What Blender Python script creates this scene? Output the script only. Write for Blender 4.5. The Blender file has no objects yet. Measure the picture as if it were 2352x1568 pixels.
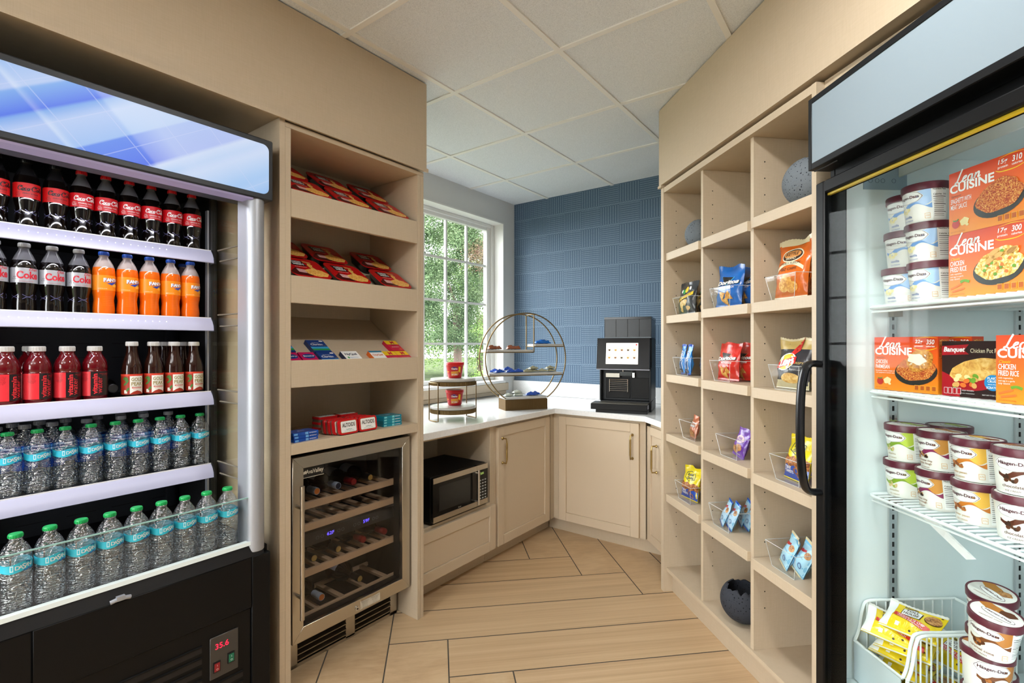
import bpy, bmesh, math, random
from math import sin, cos, pi, radians, sqrt, atan2
from mathutils import Vector, Matrix, Euler

SC = bpy.context.scene
COL = SC.collection
R3 = random.Random(7)

# ------------------------------------------------------------ camera, world, light, exposure
CAM_H = 1.32
cam_d = bpy.data.cameras.new('camera')
cam = bpy.data.objects.new('camera', cam_d)
COL.objects.link(cam)
cam.location = (0, 0, CAM_H)
cam.rotation_euler = (radians(90), 0, radians(36.6))
cam_d.sensor_width = 36.0
cam_d.lens = 36.0 * 1150.0 / 2352.0
cam_d.shift_y = 6.0 / 2352.0
cam_d.clip_start = 0.02
cam_d.clip_end = 200
SC.camera = cam

SC.view_settings.view_transform = 'Standard'
SC.view_settings.look = 'None'
SC.view_settings.gamma = 1.0
SC.view_settings.use_curve_mapping = False
SC.view_settings.exposure = 0.64
SC.cycles.use_denoising = True
SC.cycles.max_bounces = 14
SC.cycles.transparent_max_bounces = 24
SC.cycles.caustics_reflective = False
SC.cycles.caustics_refractive = False
SC.cycles.sample_clamp_indirect = 6.0

world = bpy.data.worlds.new('overcast_sky')
SC.world = world
world.use_nodes = True
bg = world.node_tree.nodes['Background']
bg.inputs['Color'].default_value = (0.97, 0.97, 1.0, 1)
bg.inputs['Strength'].default_value = 8.5


def area_light(name, loc, rot, sx, sy, power, color=(1, 1, 1), spread=180):
    d = bpy.data.lights.new(name, 'AREA')
    d.shape = 'RECTANGLE'
    d.size, d.size_y = sx, sy
    d.energy = power
    d.color = color
    d.spread = radians(spread)
    o = bpy.data.objects.new(name, d)
    o.location = loc
    o.rotation_euler = rot
    COL.objects.link(o)
    return o

CEIL = 2.577
WARM = (1.0, 0.985, 0.965)
# unseen ceiling troffers, added behind the camera as fill light
FILL_TROFFERS = [(-1.424, -0.9, 8), (-0.205, -0.9, 5), (-2.034, -2.1, 18), (-0.815, -2.1, 10)]
for tx, ty, pw in FILL_TROFFERS:
    area_light('fill_troffer_light', (tx, ty, CEIL - 0.02), (0, 0, 0), 0.58, 0.58, pw, WARM)
# recessed downlight over the aisle, above the frame
DOWN = (-0.205, 0.93)
dl = area_light('downlight', (DOWN[0], DOWN[1], CEIL - 0.004), (0, 0, 0), 0.2, 0.2, 15, WARM)
dl.data.shape = 'DISK'
# unseen suspended uplight, added to brighten the ceiling
for ux, uy, pw in ((-0.8, -1.5, 20),):
    area_light('fill_uplight', (ux, uy, 2.02), (radians(180), 0, 0), 1.2, 0.12, pw, WARM)
# the window opening guides sampling of the sky outside
pl = area_light('window_portal', (-2.86, 2.72, 1.68), (0, radians(-90), 0), 1.45, 1.6, 1)
pl.data.cycles.is_portal = True
pl = area_light('window_portal', (-1.5, -3.3, 1.33), (radians(-90), 0, 0), 2.3, 2.3, 1)  # portal of the window added behind the camera
pl.data.cycles.is_portal = True

# ------------------------------------------------------------ helpers: colour and materials


def lin(h):
    h = h.lstrip('#')
    out = []
    for i in (0, 2, 4):
        c = int(h[i:i + 2], 16) / 255.0
        out.append(c / 12.92 if c <= 0.04045 else ((c + 0.055) / 1.055) ** 2.4)
    return (out[0], out[1], out[2], 1.0)

MATS = {}


def mat(name, color='#888888', rough=0.5, metal=0.0, spec=0.5, emit=None, estr=0.0, coat=0.0, alpha=1.0):
    if name in MATS:
        return MATS[name]
    m = bpy.data.materials.new(name)
    m.use_nodes = True
    b = m.node_tree.nodes['Principled BSDF']
    b.inputs['Base Color'].default_value = lin(color)
    b.inputs['Roughness'].default_value = rough
    b.inputs['Metallic'].default_value = metal
    b.inputs['Specular IOR Level'].default_value = spec
    b.inputs['Coat Weight'].default_value = coat
    if emit:
        b.inputs['Emission Color'].default_value = lin(emit)
        b.inputs['Emission Strength'].default_value = estr
    MATS[name] = m
    return m


class NT:
    """tiny wrapper for writing node graphs"""
    def __init__(self, m):
        self.m = m
        self.t = m.node_tree
        self.n = m.node_tree.nodes
        self.b = self.n.get('Principled BSDF')

    def link(self, a, b):
        self.t.links.new(a, b)

    def node(self, typ, **kw):
        n = self.n.new(typ)
        for k, v in kw.items():
            setattr(n, k, v)
        return n

    def coord(self, kind='Object'):
        return self.node('ShaderNodeTexCoord').outputs[kind]

    def math(self, op, a, b=None, c=None):
        n = self.node('ShaderNodeMath', operation=op)
        for i, v in enumerate((a, b, c)):
            if v is None:
                continue
            if isinstance(v, (int, float)):
                n.inputs[i].default_value = v
            else:
                self.link(v, n.inputs[i])
        return n.outputs[0]

    def mapping(self, vec, scale=(1, 1, 1), rot=(0, 0, 0), loc=(0, 0, 0)):
        n = self.node('ShaderNodeMapping')
        n.inputs['Scale'].default_value = scale
        n.inputs['Rotation'].default_value = rot
        n.inputs['Location'].default_value = loc
        self.link(vec, n.inputs['Vector'])
        return n.outputs[0]

    def noise(self, vec, scale=5, detail=3, rough=0.5, dist=0.0):
        n = self.node('ShaderNodeTexNoise')
        n.inputs['Scale'].default_value = scale
        n.inputs['Detail'].default_value = detail
        n.inputs['Roughness'].default_value = rough
        n.inputs['Distortion'].default_value = dist
        if vec is not None:
            self.link(vec, n.inputs['Vector'])
        return n.outputs[0]

    def voronoi(self, vec, scale=5, feature='F1', out='Distance', rnd=1.0):
        n = self.node('ShaderNodeTexVoronoi', feature=feature)
        n.inputs['Scale'].default_value = scale
        n.inputs['Randomness'].default_value = rnd
        self.link(vec, n.inputs['Vector'])
        return n.outputs[out]

    def ramp(self, fac, stops, interp='LINEAR'):
        n = self.node('ShaderNodeValToRGB')
        cr = n.color_ramp
        cr.interpolation = interp
        while len(cr.elements) < len(stops):
            cr.elements.new(0.5)
        for e, (p, c) in zip(cr.elements, stops):
            e.position = p
            e.color = lin(c) if isinstance(c, str) else c
        self.link(fac, n.inputs[0])
        return n.outputs[0]

    def mix(self, fac, a, b, blend='MIX'):
        n = self.node('ShaderNodeMix', data_type='RGBA', blend_type=blend)
        for s, v in ((n.inputs[0], fac), (n.inputs[6], a), (n.inputs[7], b)):
            if isinstance(v, (int, float)):
                s.default_value = v
            elif isinstance(v, str):
                s.default_value = lin(v)
            elif isinstance(v, tuple):
                s.default_value = v
            else:
                self.link(v, s)
        return n.outputs[2]

    def base(self, c):
        self.link(c, self.b.inputs['Base Color'])

    def bump(self, h, strength=0.2, dist=0.01):
        n = self.node('ShaderNodeBump')
        n.inputs['Strength'].default_value = strength
        n.inputs['Distance'].default_value = dist
        self.link(h, n.inputs['Height'])
        self.link(n.outputs[0], self.b.inputs['Normal'])


def glass_mat(name, color=(1, 1, 1, 1), ior=1.33, rough=0.0):
    if name in MATS:
        return MATS[name]
    m = mat(name)
    t = m.node_tree
    out = t.nodes['Material Output']
    g = t.nodes.new('ShaderNodeBsdfGlass')
    g.inputs['Color'].default_value = color
    g.inputs['IOR'].default_value = ior
    g.inputs['Roughness'].default_value = rough
    t.links.new(g.outputs[0], out.inputs['Surface'])
    return m


def pane_mat(name, tint=(1, 1, 1, 1), ior=1.5, gloss=1.0, rough=0.0):
    """thin clear sheet: transparent with Fresnel reflection"""
    if name in MATS:
        return MATS[name]
    m = mat(name)
    t = m.node_tree
    out = t.nodes['Material Output']
    tr = t.nodes.new('ShaderNodeBsdfTransparent')
    tr.inputs['Color'].default_value = tint
    gl = t.nodes.new('ShaderNodeBsdfGlossy')
    gl.inputs['Roughness'].default_value = rough
    fr = t.nodes.new('ShaderNodeLayerWeight')
    f0 = ((ior - 1) / (ior + 1)) ** 2
    pw = t.nodes.new('ShaderNodeMath')
    pw.operation = 'POWER'
    pw.inputs[1].default_value = 5.0
    mu = t.nodes.new('ShaderNodeMath')
    mu.operation = 'MULTIPLY_ADD'
    mu.inputs[1].default_value = (1 - f0) * gloss
    mu.inputs[2].default_value = f0 * gloss
    mx = t.nodes.new('ShaderNodeMixShader')
    t.links.new(fr.outputs['Facing'], pw.inputs[0])
    t.links.new(pw.outputs[0], mu.inputs[0])
    t.links.new(mu.outputs[0], mx.inputs[0])
    t.links.new(tr.outputs[0], mx.inputs[1])
    t.links.new(gl.outputs[0], mx.inputs[2])
    t.links.new(mx.outputs[0], out.inputs['Surface'])
    return m

# ------------------------------------------------------------ helpers: meshes


class MB:
    """collects geometry; build() links it as ONE mesh object"""
    def __init__(self):
        self.V = []
        self.F = []
        self.M = []
        self.mats = []

    def mi(self, m):
        if m not in self.mats:
            self.mats.append(m)
        return self.mats.index(m)

    def add(self, verts, faces, m):
        o = len(self.V)
        k = self.mi(m)
        self.V.extend([tuple(v) for v in verts])
        for f in faces:
            self.F.append(tuple(i + o for i in f))
            self.M.append(k)

    def box(self, x0, y0, z0, x1, y1, z1, m):
        v = [(x0, y0, z0), (x1, y0, z0), (x1, y1, z0), (x0, y1, z0),
             (x0, y0, z1), (x1, y0, z1), (x1, y1, z1), (x0, y1, z1)]
        f = [(0, 3, 2, 1), (4, 5, 6, 7), (0, 1, 5, 4), (1, 2, 6, 5), (2, 3, 7, 6), (3, 0, 4, 7)]
        self.add(v, f, m)

    def prism(self, poly, z0, z1, m, axis='z'):
        n = len(poly)
        def P(a, b, c):
            return (a, b, c) if axis == 'z' else ((c, a, b) if axis == 'x' else (a, c, b))
        v = [P(a, b, z0) for a, b in poly] + [P(a, b, z1) for a, b in poly]
        f = [tuple(range(n - 1, -1, -1)), tuple(range(n, 2 * n))]
        f += [(i, (i + 1) % n, n + (i + 1) % n, n + i) for i in range(n)]
        self.add(v, f, m)

    def lathe(self, prof, m, n=24, cx=0, cy=0, ax='z', o=(0, 0, 0), closed_caps=True):
        """prof: [(r, z)] or [(r, z, mat)] where mat colours the band that starts there"""
        rows = []
        V = []
        for p in prof:
            r, z = p[0], p[1]
            row = []
            for i in range(n):
                a = 2 * pi * i / n
                x, y = r * cos(a), r * sin(a)
                if ax == 'z':
                    q = (cx + x, cy + y, z)
                elif ax == 'y':
                    q = (o[0] + x, o[1] + z, o[2] + y)
                else:
                    q = (o[0] + z, o[1] + x, o[2] + y)
                row.append(len(V))
                V.append(q)
            rows.append(row)
        base = len(self.V)
        self.V.extend(V)
        for j in range(len(rows) - 1):
            mm = prof[j][2] if len(prof[j]) > 2 else m
            k = self.mi(mm)
            for i in range(n):
                i2 = (i + 1) % n
                self.F.append((base + rows[j][i], base + rows[j][i2], base + rows[j + 1][i2], base + rows[j + 1][i]))
                self.M.append(k)
        if closed_caps:
            self.F.append(tuple(base + i for i in reversed(rows[0])))
            self.M.append(self.mi(prof[0][2] if len(prof[0]) > 2 else m))
            self.F.append(tuple(base + i for i in rows[-1]))
            self.M.append(self.mi(prof[-1][2] if len(prof[-1]) > 2 else m))

    def tube(self, pts, r, m, n=8, closed=False):
        pts = [Vector(p) for p in pts]
        N = len(pts)
        up = None
        rows = []
        for i, p in enumerate(pts):
            if closed:
                t = pts[(i + 1) % N] - pts[i - 1]
            else:
                t = pts[min(i + 1, N - 1)] - pts[max(i - 1, 0)]
            t.normalize()
            if up is None:
                a = Vector((0, 0, 1)) if abs(t.z) < 0.9 else Vector((1, 0, 0))
                up = (a - t * a.dot(t)).normalized()
            else:
                up = up - t * up.dot(t)
                if up.length < 1e-6:
                    a = Vector((0, 0, 1)) if abs(t.z) < 0.9 else Vector((1, 0, 0))
                    up = a - t * a.dot(t)
                up.normalize()
            s = t.cross(up)
            rows.append([p + (up * cos(2 * pi * k / n) + s * sin(2 * pi * k / n)) * r for k in range(n)])
        V = [v for row in rows for v in row]
        F = []
        for i in range(N if closed else N - 1):
            j = (i + 1) % N
            for k in range(n):
                k2 = (k + 1) % n
                F.append((i * n + k, i * n + k2, j * n + k2, j * n + k))
        if not closed:
            F.append(tuple(reversed(range(n))))
            F.append(tuple((N - 1) * n + k for k in range(n)))
        self.add(V, F, m)

    def grid(self, fn, nu, nv, m, closed_u=False):
        V = [fn(i / nu, j / nv) for j in range(nv + 1) for i in range(nu + 1)]
        F = []
        for j in range(nv):
            for i in range(nu):
                a = j * (nu + 1) + i
                F.append((a, a + 1, a + nu + 2, a + nu + 1))
        self.add(V, F, m)

    def build(self, name, parent=None, bevel=0.0, seg=1, loc=None, rot=None, sharp=32, sub=0):
        me = bpy.data.meshes.new(name)
        me.from_pydata(self.V, [], self.F)
        for m in self.mats:
            me.materials.append(m)
        me.polygons.foreach_set('material_index', self.M)
        me.polygons.foreach_set('use_smooth', [True] * len(self.F))
        bm = bmesh.new()
        bm.from_mesh(me)
        bmesh.ops.recalc_face_normals(bm, faces=bm.faces)
        bm.to_mesh(me)
        bm.free()
        me.set_sharp_from_angle(angle=radians(sharp))
        me.update()
        o = bpy.data.objects.new(name, me)
        COL.objects.link(o)
        if parent is not None:
            o.parent = parent
        if loc is not None:
            o.location = loc
        if rot is not None:
            o.rotation_euler = rot
        if bevel:
            b = o.modifiers.new('bevel', 'BEVEL')
            b.width = bevel
            b.segments = seg
            b.limit_method = 'ANGLE'
            b.angle_limit = radians(40)
        return o


def tag(o, label, cat, group=None):
    o['label'] = label
    o['category'] = cat
    if group:
        o['group'] = group
    return o


def struct(o):
    o['kind'] = 'structure'
    return o


class Frame:
    def __init__(self, ox, oy, deg):
        self.o = (ox, oy)
        self.a = radians(deg)

    def w(self, x, y, z=0):
        c, s = cos(self.a), sin(self.a)
        return Vector((self.o[0] + c * x - s * y, self.o[1] + s * x + c * y, z))

WORLD = Frame(0, 0, 0)
FL = Frame(-1.79, 0, 90)            # left run: x along the run, y into the wall
S2 = sqrt(0.5)
FR = Frame((-2.555 + 1.19) * S2, (2.555 + 1.19) * S2, -45)   # right shelf run
FF = Frame(-0.162, 1.717, -50.36)   # glass door freezer


def thing(name, label, cat, frame, x=0, y=0, z=0, rz=0, rx=0, ry=0, group=None):
    o = bpy.data.objects.new(name, None)
    o.empty_display_size = 0.05
    COL.objects.link(o)
    o.location = frame.w(x, y, z)
    o.rotation_euler = (radians(rx), radians(ry), frame.a + radians(rz))
    return tag(o, label, cat, group)


def dup(root, frame, x, y, z, rz=0, rx=0, ry=0, label=None, group=None):
    r = root.copy()
    COL.objects.link(r)
    r.location = frame.w(x, y, z)
    r.rotation_euler = (radians(rx), radians(ry), frame.a + radians(rz))
    if label:
        r['label'] = label
    if group:
        r['group'] = group
    for ch in list(root.children):
        c = ch.copy()
        COL.objects.link(c)
        c.parent = r
        for g in list(ch.children):
            d = g.copy()
            COL.objects.link(d)
            d.parent = c
    return r

ORD = ['first', 'second', 'third', 'fourth', 'fifth', 'sixth', 'seventh', 'eighth', 'ninth', 'tenth', 'eleventh', 'twelfth']

# ------------------------------------------------------------ helpers: printed art on surfaces
_TX = {}


def text2d(s, bold=0.0, shear=0.0):
    k = (s, bold, shear)
    if k in _TX:
        return _TX[k]
    cu = bpy.data.curves.new('t', 'FONT')
    cu.body = s
    cu.offset = bold
    cu.shear = shear
    cu.resolution_u = 3
    o = bpy.data.objects.new('t', cu)
    me = bpy.data.meshes.new_from_object(o)
    vs = [(v.co.x, v.co.y) for v in me.vertices]
    fs = [tuple(p.vertices) for p in me.polygons]
    bpy.data.objects.remove(o)
    bpy.data.curves.remove(cu)
    bpy.data.meshes.remove(me)
    if vs:
        x0 = min(v[0] for v in vs)
        x1 = max(v[0] for v in vs)
        y0 = min(v[1] for v in vs)
        y1 = max(v[1] for v in vs)
    else:
        x0 = x1 = y0 = y1 = 0
    _TX[k] = (vs, fs, x0, x1, y0, y1)
    return _TX[k]


def flat(o, ux, uy, n):
    o, ux, uy, n = Vector(o), Vector(ux), Vector(uy), Vector(n)
    return lambda u, v, d=0.0: o + ux * u + uy * v + n * d


def cyl(rf, th0=-90.0, cx=0, cy=0):
    """rf(v) radius at height v; u is arc length measured at that radius"""
    t0 = radians(th0)
    def S(u, v, d=0.0):
        r = rf(v)
        a = t0 + u / r
        return Vector((cx + (r + d) * cos(a), cy + (r + d) * sin(a), v))
    return S


def d_text(mb, S, s, u, v, h=None, w=None, m=None, off=0.0006, bold=0.0, shear=0.0, rot=0.0, anchor='c', hmax=None):
    """text with its bounding box centred (or left anchored) at u, v; h = height, w = width"""
    vs, fs, x0, x1, y0, y1 = text2d(s, bold, shear)
    if not vs or x1 - x0 < 1e-6:
        return
    W, H = x1 - x0, y1 - y0
    if h and w:
        sx, sy = w / W, h / H
    elif w:
        sx = sy = w / W
        if hmax and H * sy > hmax:
            sx = sy = hmax / H
    else:
        sx = sy = h / H
    c, sn = cos(rot), sin(rot)
    out = []
    for x, y in vs:
        a = (x - (x0 + W / 2 if anchor == 'c' else x0)) * sx
        b = (y - (y0 + H / 2)) * sy
        out.append(S(u + a * c - b * sn, v + a * sn + b * c, off))
    mb.add(out, fs, m)


def d_rect(mb, S, u0, v0, u1, v1, m, off=0.0003, nu=8, nv=1):
    mb.grid(lambda a, b: S(u0 + (u1 - u0) * a, v0 + (v1 - v0) * b, off), nu, nv, m)


def d_band(mb, S, lo, hi, u0, u1, m, off=0.0003, nu=16, nv=1):
    """strip between two curves lo(u), hi(u)"""
    def fn(a, b):
        u = u0 + (u1 - u0) * a
        return S(u, lo(u) + (hi(u) - lo(u)) * b, off)
    mb.grid(fn, nu, nv, m)


def d_ell(mb, S, u, v, ru, rv, m, off=0.0004, n=20, rings=2, rot=0.0, wob=0.0, k=5):
    c, s = cos(rot), sin(rot)
    V = [S(u, v, off)]
    F = []
    for j in range(1, rings + 1):
        for i in range(n):
            a = 2 * pi * i / n
            q = j / rings * (1 + wob * sin(k * a + 1.3))
            x, y = ru * q * cos(a), rv * q * sin(a)
            V.append(S(u + x * c - y * s, v + x * s + y * c, off))
    for i in range(n):
        F.append((0, 1 + i, 1 + (i + 1) % n))
    for j in range(1, rings):
        for i in range(n):
            a, b = 1 + (j - 1) * n + i, 1 + (j - 1) * n + (i + 1) % n
            F.append((a, a + n, b + n, b))
    mb.add(V, F, m)


def d_poly(mb, S, pts, m, off=0.0004):
    """filled outline, cut fine enough to follow a curved surface"""
    bm = bmesh.new()
    vs = [bm.verts.new((a, b, 0)) for a, b in pts]
    bm.faces.new(vs)
    bmesh.ops.triangulate(bm, faces=bm.faces[:])
    if (S(pts[0][0], pts[0][1]) + S(pts[1][0], pts[1][1]) - 2 * S((pts[0][0] + pts[1][0]) / 2, (pts[0][1] + pts[1][1]) / 2)).length > 1e-6 or len({round(S(a, b).y, 5) for a, b in pts}) > 2:
        ext = max(max(p[0] for p in pts) - min(p[0] for p in pts), max(p[1] for p in pts) - min(p[1] for p in pts))
        for k in range(4):
            es = [e for e in bm.edges if e.calc_length() > ext / 9]
            if not es:
                break
            bmesh.ops.subdivide_edges(bm, edges=es, cuts=1)
            bmesh.ops.triangulate(bm, faces=[f for f in bm.faces if len(f.verts) > 3])
    bm.verts.index_update()
    mb.add([S(v.co.x, v.co.y, off) for v in bm.verts], [tuple(v.index for v in f.verts) for f in bm.faces], m)
    bm.free()


def catmull(pts, k=5):
    if len(pts) < 3:
        return pts
    out = []
    P = [pts[0]] + list(pts) + [pts[-1]]
    for i in range(1, len(P) - 2):
        p0, p1, p2, p3 = P[i - 1], P[i], P[i + 1], P[i + 2]
        for j in range(k):
            t = j / k
            out.append(tuple(0.5 * ((2 * p1[d]) + (-p0[d] + p2[d]) * t + (2 * p0[d] - 5 * p1[d] + 4 * p2[d] - p3[d]) * t * t
                                    + (-p0[d] + 3 * p1[d] - 3 * p2[d] + p3[d]) * t ** 3) for d in range(len(p1))))
    out.append(tuple(pts[-1]))
    return out


def d_stroke(mb, S, pts, w, m, off=0.0006, smooth=True, taper=0.0):
    p = catmull(pts) if smooth else list(pts)
    n = len(p)
    V, F = [], []
    for i in range(n):
        a, b = p[max(i - 1, 0)], p[min(i + 1, n - 1)]
        dx, dy = b[0] - a[0], b[1] - a[1]
        L = max(sqrt(dx * dx + dy * dy), 1e-9)
        nx, ny = -dy / L, dx / L
        ww = w * (1 - taper * abs(2 * i / (n - 1) - 1)) / 2
        ww *= 0.75 + 0.5 * abs(dy) / L
        V.append(S(p[i][0] + nx * ww, p[i][1] + ny * ww, off))
        V.append(S(p[i][0] - nx * ww, p[i][1] - ny * ww, off))
    for i in range(n - 1):
        F.append((2 * i, 2 * i + 1, 2 * i + 3, 2 * i + 2))
    mb.add(V, F, m)


def arc(cx, cy, rx, ry, a0, a1, n=9):
    return [(cx + rx * cos(radians(a0 + (a1 - a0) * i / n)), cy + ry * sin(radians(a0 + (a1 - a0) * i / n))) for i in range(n + 1)]

# cursive lettering as strokes, x height 1, roughly
SCRIPT = {
    'cola': ([arc(0.95, 1.05, 0.8, 1.1, 40, 320) + [(2.0, -0.25), (3.4, -0.38), (4.6, -0.18)],
              [(0.95, 1.3), (1.15, 1.75), (1.5, 1.95), (1.62, 1.6), (1.3, 1.35)],
              arc(2.15, 0.48, 0.36, 0.5, 0, 370), arc(3.1, 0.48, 0.36, 0.5, 50, 320),
              arc(4.05, 0.48, 0.38, 0.5, 20, 380), [(4.45, 1.0), (4.42, 0.2), (4.75, 0.08)],
              [(4.75, 0.85), (5.2, 0.95)],
              arc(6.2, 1.05, 0.95, 1.15, 35, 320), [(6.2, 1.45), (6.45, 1.95), (6.8, 2.0), (6.8, 1.55), (6.5, 1.4)],
              [(6.8, 1.95), (7.6, 2.2), (8.5, 1.9), (8.9, 1.2)],
              arc(7.65, 0.48, 0.36, 0.5, 0, 370),
              [(8.2, 0.3), (8.6, 1.4), (8.68, 2.0), (8.45, 1.9), (8.38, 0.4), (8.7, 0.05)],
              arc(9.35, 0.48, 0.38, 0.5, 20, 380), [(9.75, 1.0), (9.72, 0.2), (10.1, 0.08)]], 10.2, 2.2),
    'lean': ([[(1.0, 2.3), (0.75, 1.5), (0.45, 0.35), (0.1, 0.05), (0.35, 0.3), (1.0, 0.02), (1.4, 0.3)],
              [(1.5, 0.45), (1.95, 0.65), (2.0, 0.95), (1.7, 0.95), (1.5, 0.5), (1.65, 0.05), (2.2, 0.25)],
              arc(2.8, 0.45, 0.38, 0.5, 30, 390), [(3.15, 0.95), (3.1, 0.2), (3.45, 0.1)],
              [(3.75, 0.95), (3.65, 0.0), (3.75, 0.5), (4.15, 0.95), (4.35, 0.7), (4.3, 0.1), (4.7, 0.25)]], 4.7, 2.3),
    'lays': ([[(0.7, 2.1), (0.5, 1.2), (0.25, 0.2), (0.05, 0.15), (0.4, 0.15), (1.1, 0.1), (1.35, 0.35)],
              arc(1.75, 0.55, 0.35, 0.48, 30, 390), [(2.1, 1.0), (2.05, 0.2), (2.3, 0.15)],
              [(2.45, 1.0), (2.5, 0.35), (2.8, 0.2), (3.05, 0.5)], [(3.15, 1.0), (3.0, 0.0), (2.75, -0.65), (2.45, -0.4)],
              [(3.45, 1.6), (3.4, 1.3)],
              [(4.0, 0.9), (3.7, 0.95), (3.65, 0.65), (3.95, 0.4), (3.85, 0.05), (3.5, 0.1)]], 4.1, 2.1),
}


def d_script(mb, S, key, u, v, w, m, off=0.0006, thick=0.2, shear=0.25, rot=0.0):
    strokes, W, H = SCRIPT[key]
    k = w / W
    c, s = cos(rot), sin(rot)
    for st in strokes:
        pts = []
        for x, y in st:
            a, b = (x + shear * y - W / 2) * k, (y - H / 2 + 0.2) * k
            pts.append((u + a * c - b * s, v + a * s + b * c))
        d_stroke(mb, S, pts, thick * k, m, off)
# ------------------------------------------------------------ materials of the room


def mk_laminate(name, base, dark):
    m = mat(name, base, 0.48, spec=0.35)
    n = NT(m)
    co = n.coord('Object')
    a = n.noise(n.mapping(co, (420, 420, 14)), 1.0, 3, 0.6)
    b = n.noise(n.mapping(co, (30, 30, 260)), 1.0, 2, 0.5)
    f = n.math('ADD', n.math('MULTIPLY', a, 0.6), n.math('MULTIPLY', b, 0.4))
    n.base(n.ramp(f, [(0.3, dark), (0.7, base)]))
    n.bump(f, 0.05, 0.002)
    return m

LAM = mk_laminate('beige_laminate', '#cab9a1', '#c1b096')
DOORM = mat('beige_painted_door', '#ccbaa1', 0.42, spec=0.4)
WHITEP = mat('white_paint', '#e6e6e3', 0.6)
GREYW = mat('grey_wall_paint', '#dadbd9', 0.75)
HOLE = mat('shelf_pin_hole', '#15110e', 0.9)


def mk_floor():
    m = mat('wood_look_plank_tile', '#c9a678', 0.38, spec=0.4)
    n = NT(m)
    uv = n.node('ShaderNodeUVMap').outputs[0]
    at = n.node('ShaderNodeAttribute', attribute_name='plank')
    off = n.node('ShaderNodeVectorMath', operation='ADD')
    n.link(uv, off.inputs[0])
    n.link(at.outputs['Color'], off.inputs[1])
    v = off.outputs[0]
    g1 = n.noise(n.mapping(v, (1.1, 9, 1)), 1.0, 5, 0.6, 0.5)
    g2 = n.noise(n.mapping(v, (2.2, 75, 1)), 1.0, 4, 0.65, 0.4)
    blot = n.noise(n.mapping(v, (1.5, 3.5, 1)), 1.0, 2, 0.5, 0.8)
    f = n.math('ADD', n.math('MULTIPLY', g1, 0.62), n.math('MULTIPLY', g2, 0.38))
    c = n.ramp(f, [(0.30, '#9f8462'), (0.45, '#b79974'), (0.56, '#c5a983'), (0.72, '#d1ba98')])
    c = n.mix(n.math('MULTIPLY', blot, 0.35), c, '#c4a07a')
    sep = n.node('ShaderNodeSeparateColor')
    n.link(at.outputs['Color'], sep.inputs[0])
    c = n.mix(n.math('MULTIPLY', sep.outputs[2], 0.22), c, '#dcc4a2')
    n.base(c)
    n.bump(g2, 0.06, 0.002)
    return m

FLOOR = mk_floor()
GROUT = mat('grey_grout', '#4f4a42', 0.9)


def mk_wallpaper():
    m = mat('blue_dash_wallpaper', '#4d6884', 0.6, spec=0.3)
    n = NT(m)
    sp = n.node('ShaderNodeSeparateXYZ')
    n.link(n.coord('Object'), sp.inputs[0])
    x = n.math('ADD', sp.outputs[0], 10.909)
    z = n.math('ADD', sp.outputs[2], 3.936)
    BW, BH = 0.168, 0.1593
    bx = n.math('DIVIDE', x, BW)
    bz = n.math('DIVIDE', z, BH)
    ix, iz = n.math('FLOOR', bx), n.math('FLOOR', bz)
    fx = n.math('SUBTRACT', bx, ix)
    fz = n.math('SUBTRACT', bz, iz)
    par = n.math('MODULO', n.math('ADD', n.math('ADD', ix, iz), 1.0), 2.0)

    def dash(nx, nz, lx, lz, slant):
        gz = n.math('MULTIPLY', fz, nz)
        cz = n.math('SUBTRACT', n.math('FRACT', gz), 0.5)
        gx = n.math('ADD', n.math('MULTIPLY', fx, nx), n.math('MULTIPLY', cz, slant))
        cx = n.math('SUBTRACT', n.math('FRACT', gx), 0.5)
        a = n.math('LESS_THAN', n.math('ABSOLUTE', cx), lx)
        b = n.math('LESS_THAN', n.math('ABSOLUTE', cz), lz)
        return n.math('MULTIPLY', a, b)
    A = dash(8, 16, 0.25, 0.21, 0.5)
    B = dash(16, 10, 0.20, 0.29, 0.55)
    Cc = dash(18, 9, 0.2, 0.4, -0.9)
    pat = n.math('ADD', n.math('MULTIPLY', A, n.math('SUBTRACT', 1.0, par)), n.math('MULTIPLY', B, par))
    top = n.math('GREATER_THAN', fz, 8.0 / 9.0)
    pat = n.math('ADD', n.math('MULTIPLY', pat, n.math('SUBTRACT', 1.0, top)), n.math('MULTIPLY', Cc, top))
    n.base(n.mix(pat, '#455c73', '#879db1'))
    return m

WALLP = mk_wallpaper()


def mk_tile():
    m = mat('ceiling_tile', '#e4e3df', 0.9, spec=0.1)
    n = NT(m)
    co = n.coord('Object')
    v = n.noise(co, 380, 3, 0.7)
    n.base(n.ramp(v, [(0.36, '#ccd1d6'), (0.5, '#e1e6eb'), (0.7, '#edf1f5')]))
    n.bump(v, 0.15, 0.003)
    return m

TILE = mk_tile()
TBAR = mat('white_grid_bar', '#e9e8e4', 0.5)


def mk_quartz():
    m = mat('white_quartz', '#eceded', 0.12, spec=0.5)
    n = NT(m)
    n.base(n.ramp(n.noise(n.coord('Object'), 90, 4, 0.6), [(0.35, '#e6e8e9'), (0.55, '#eeefef')]))
    return m

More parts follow.
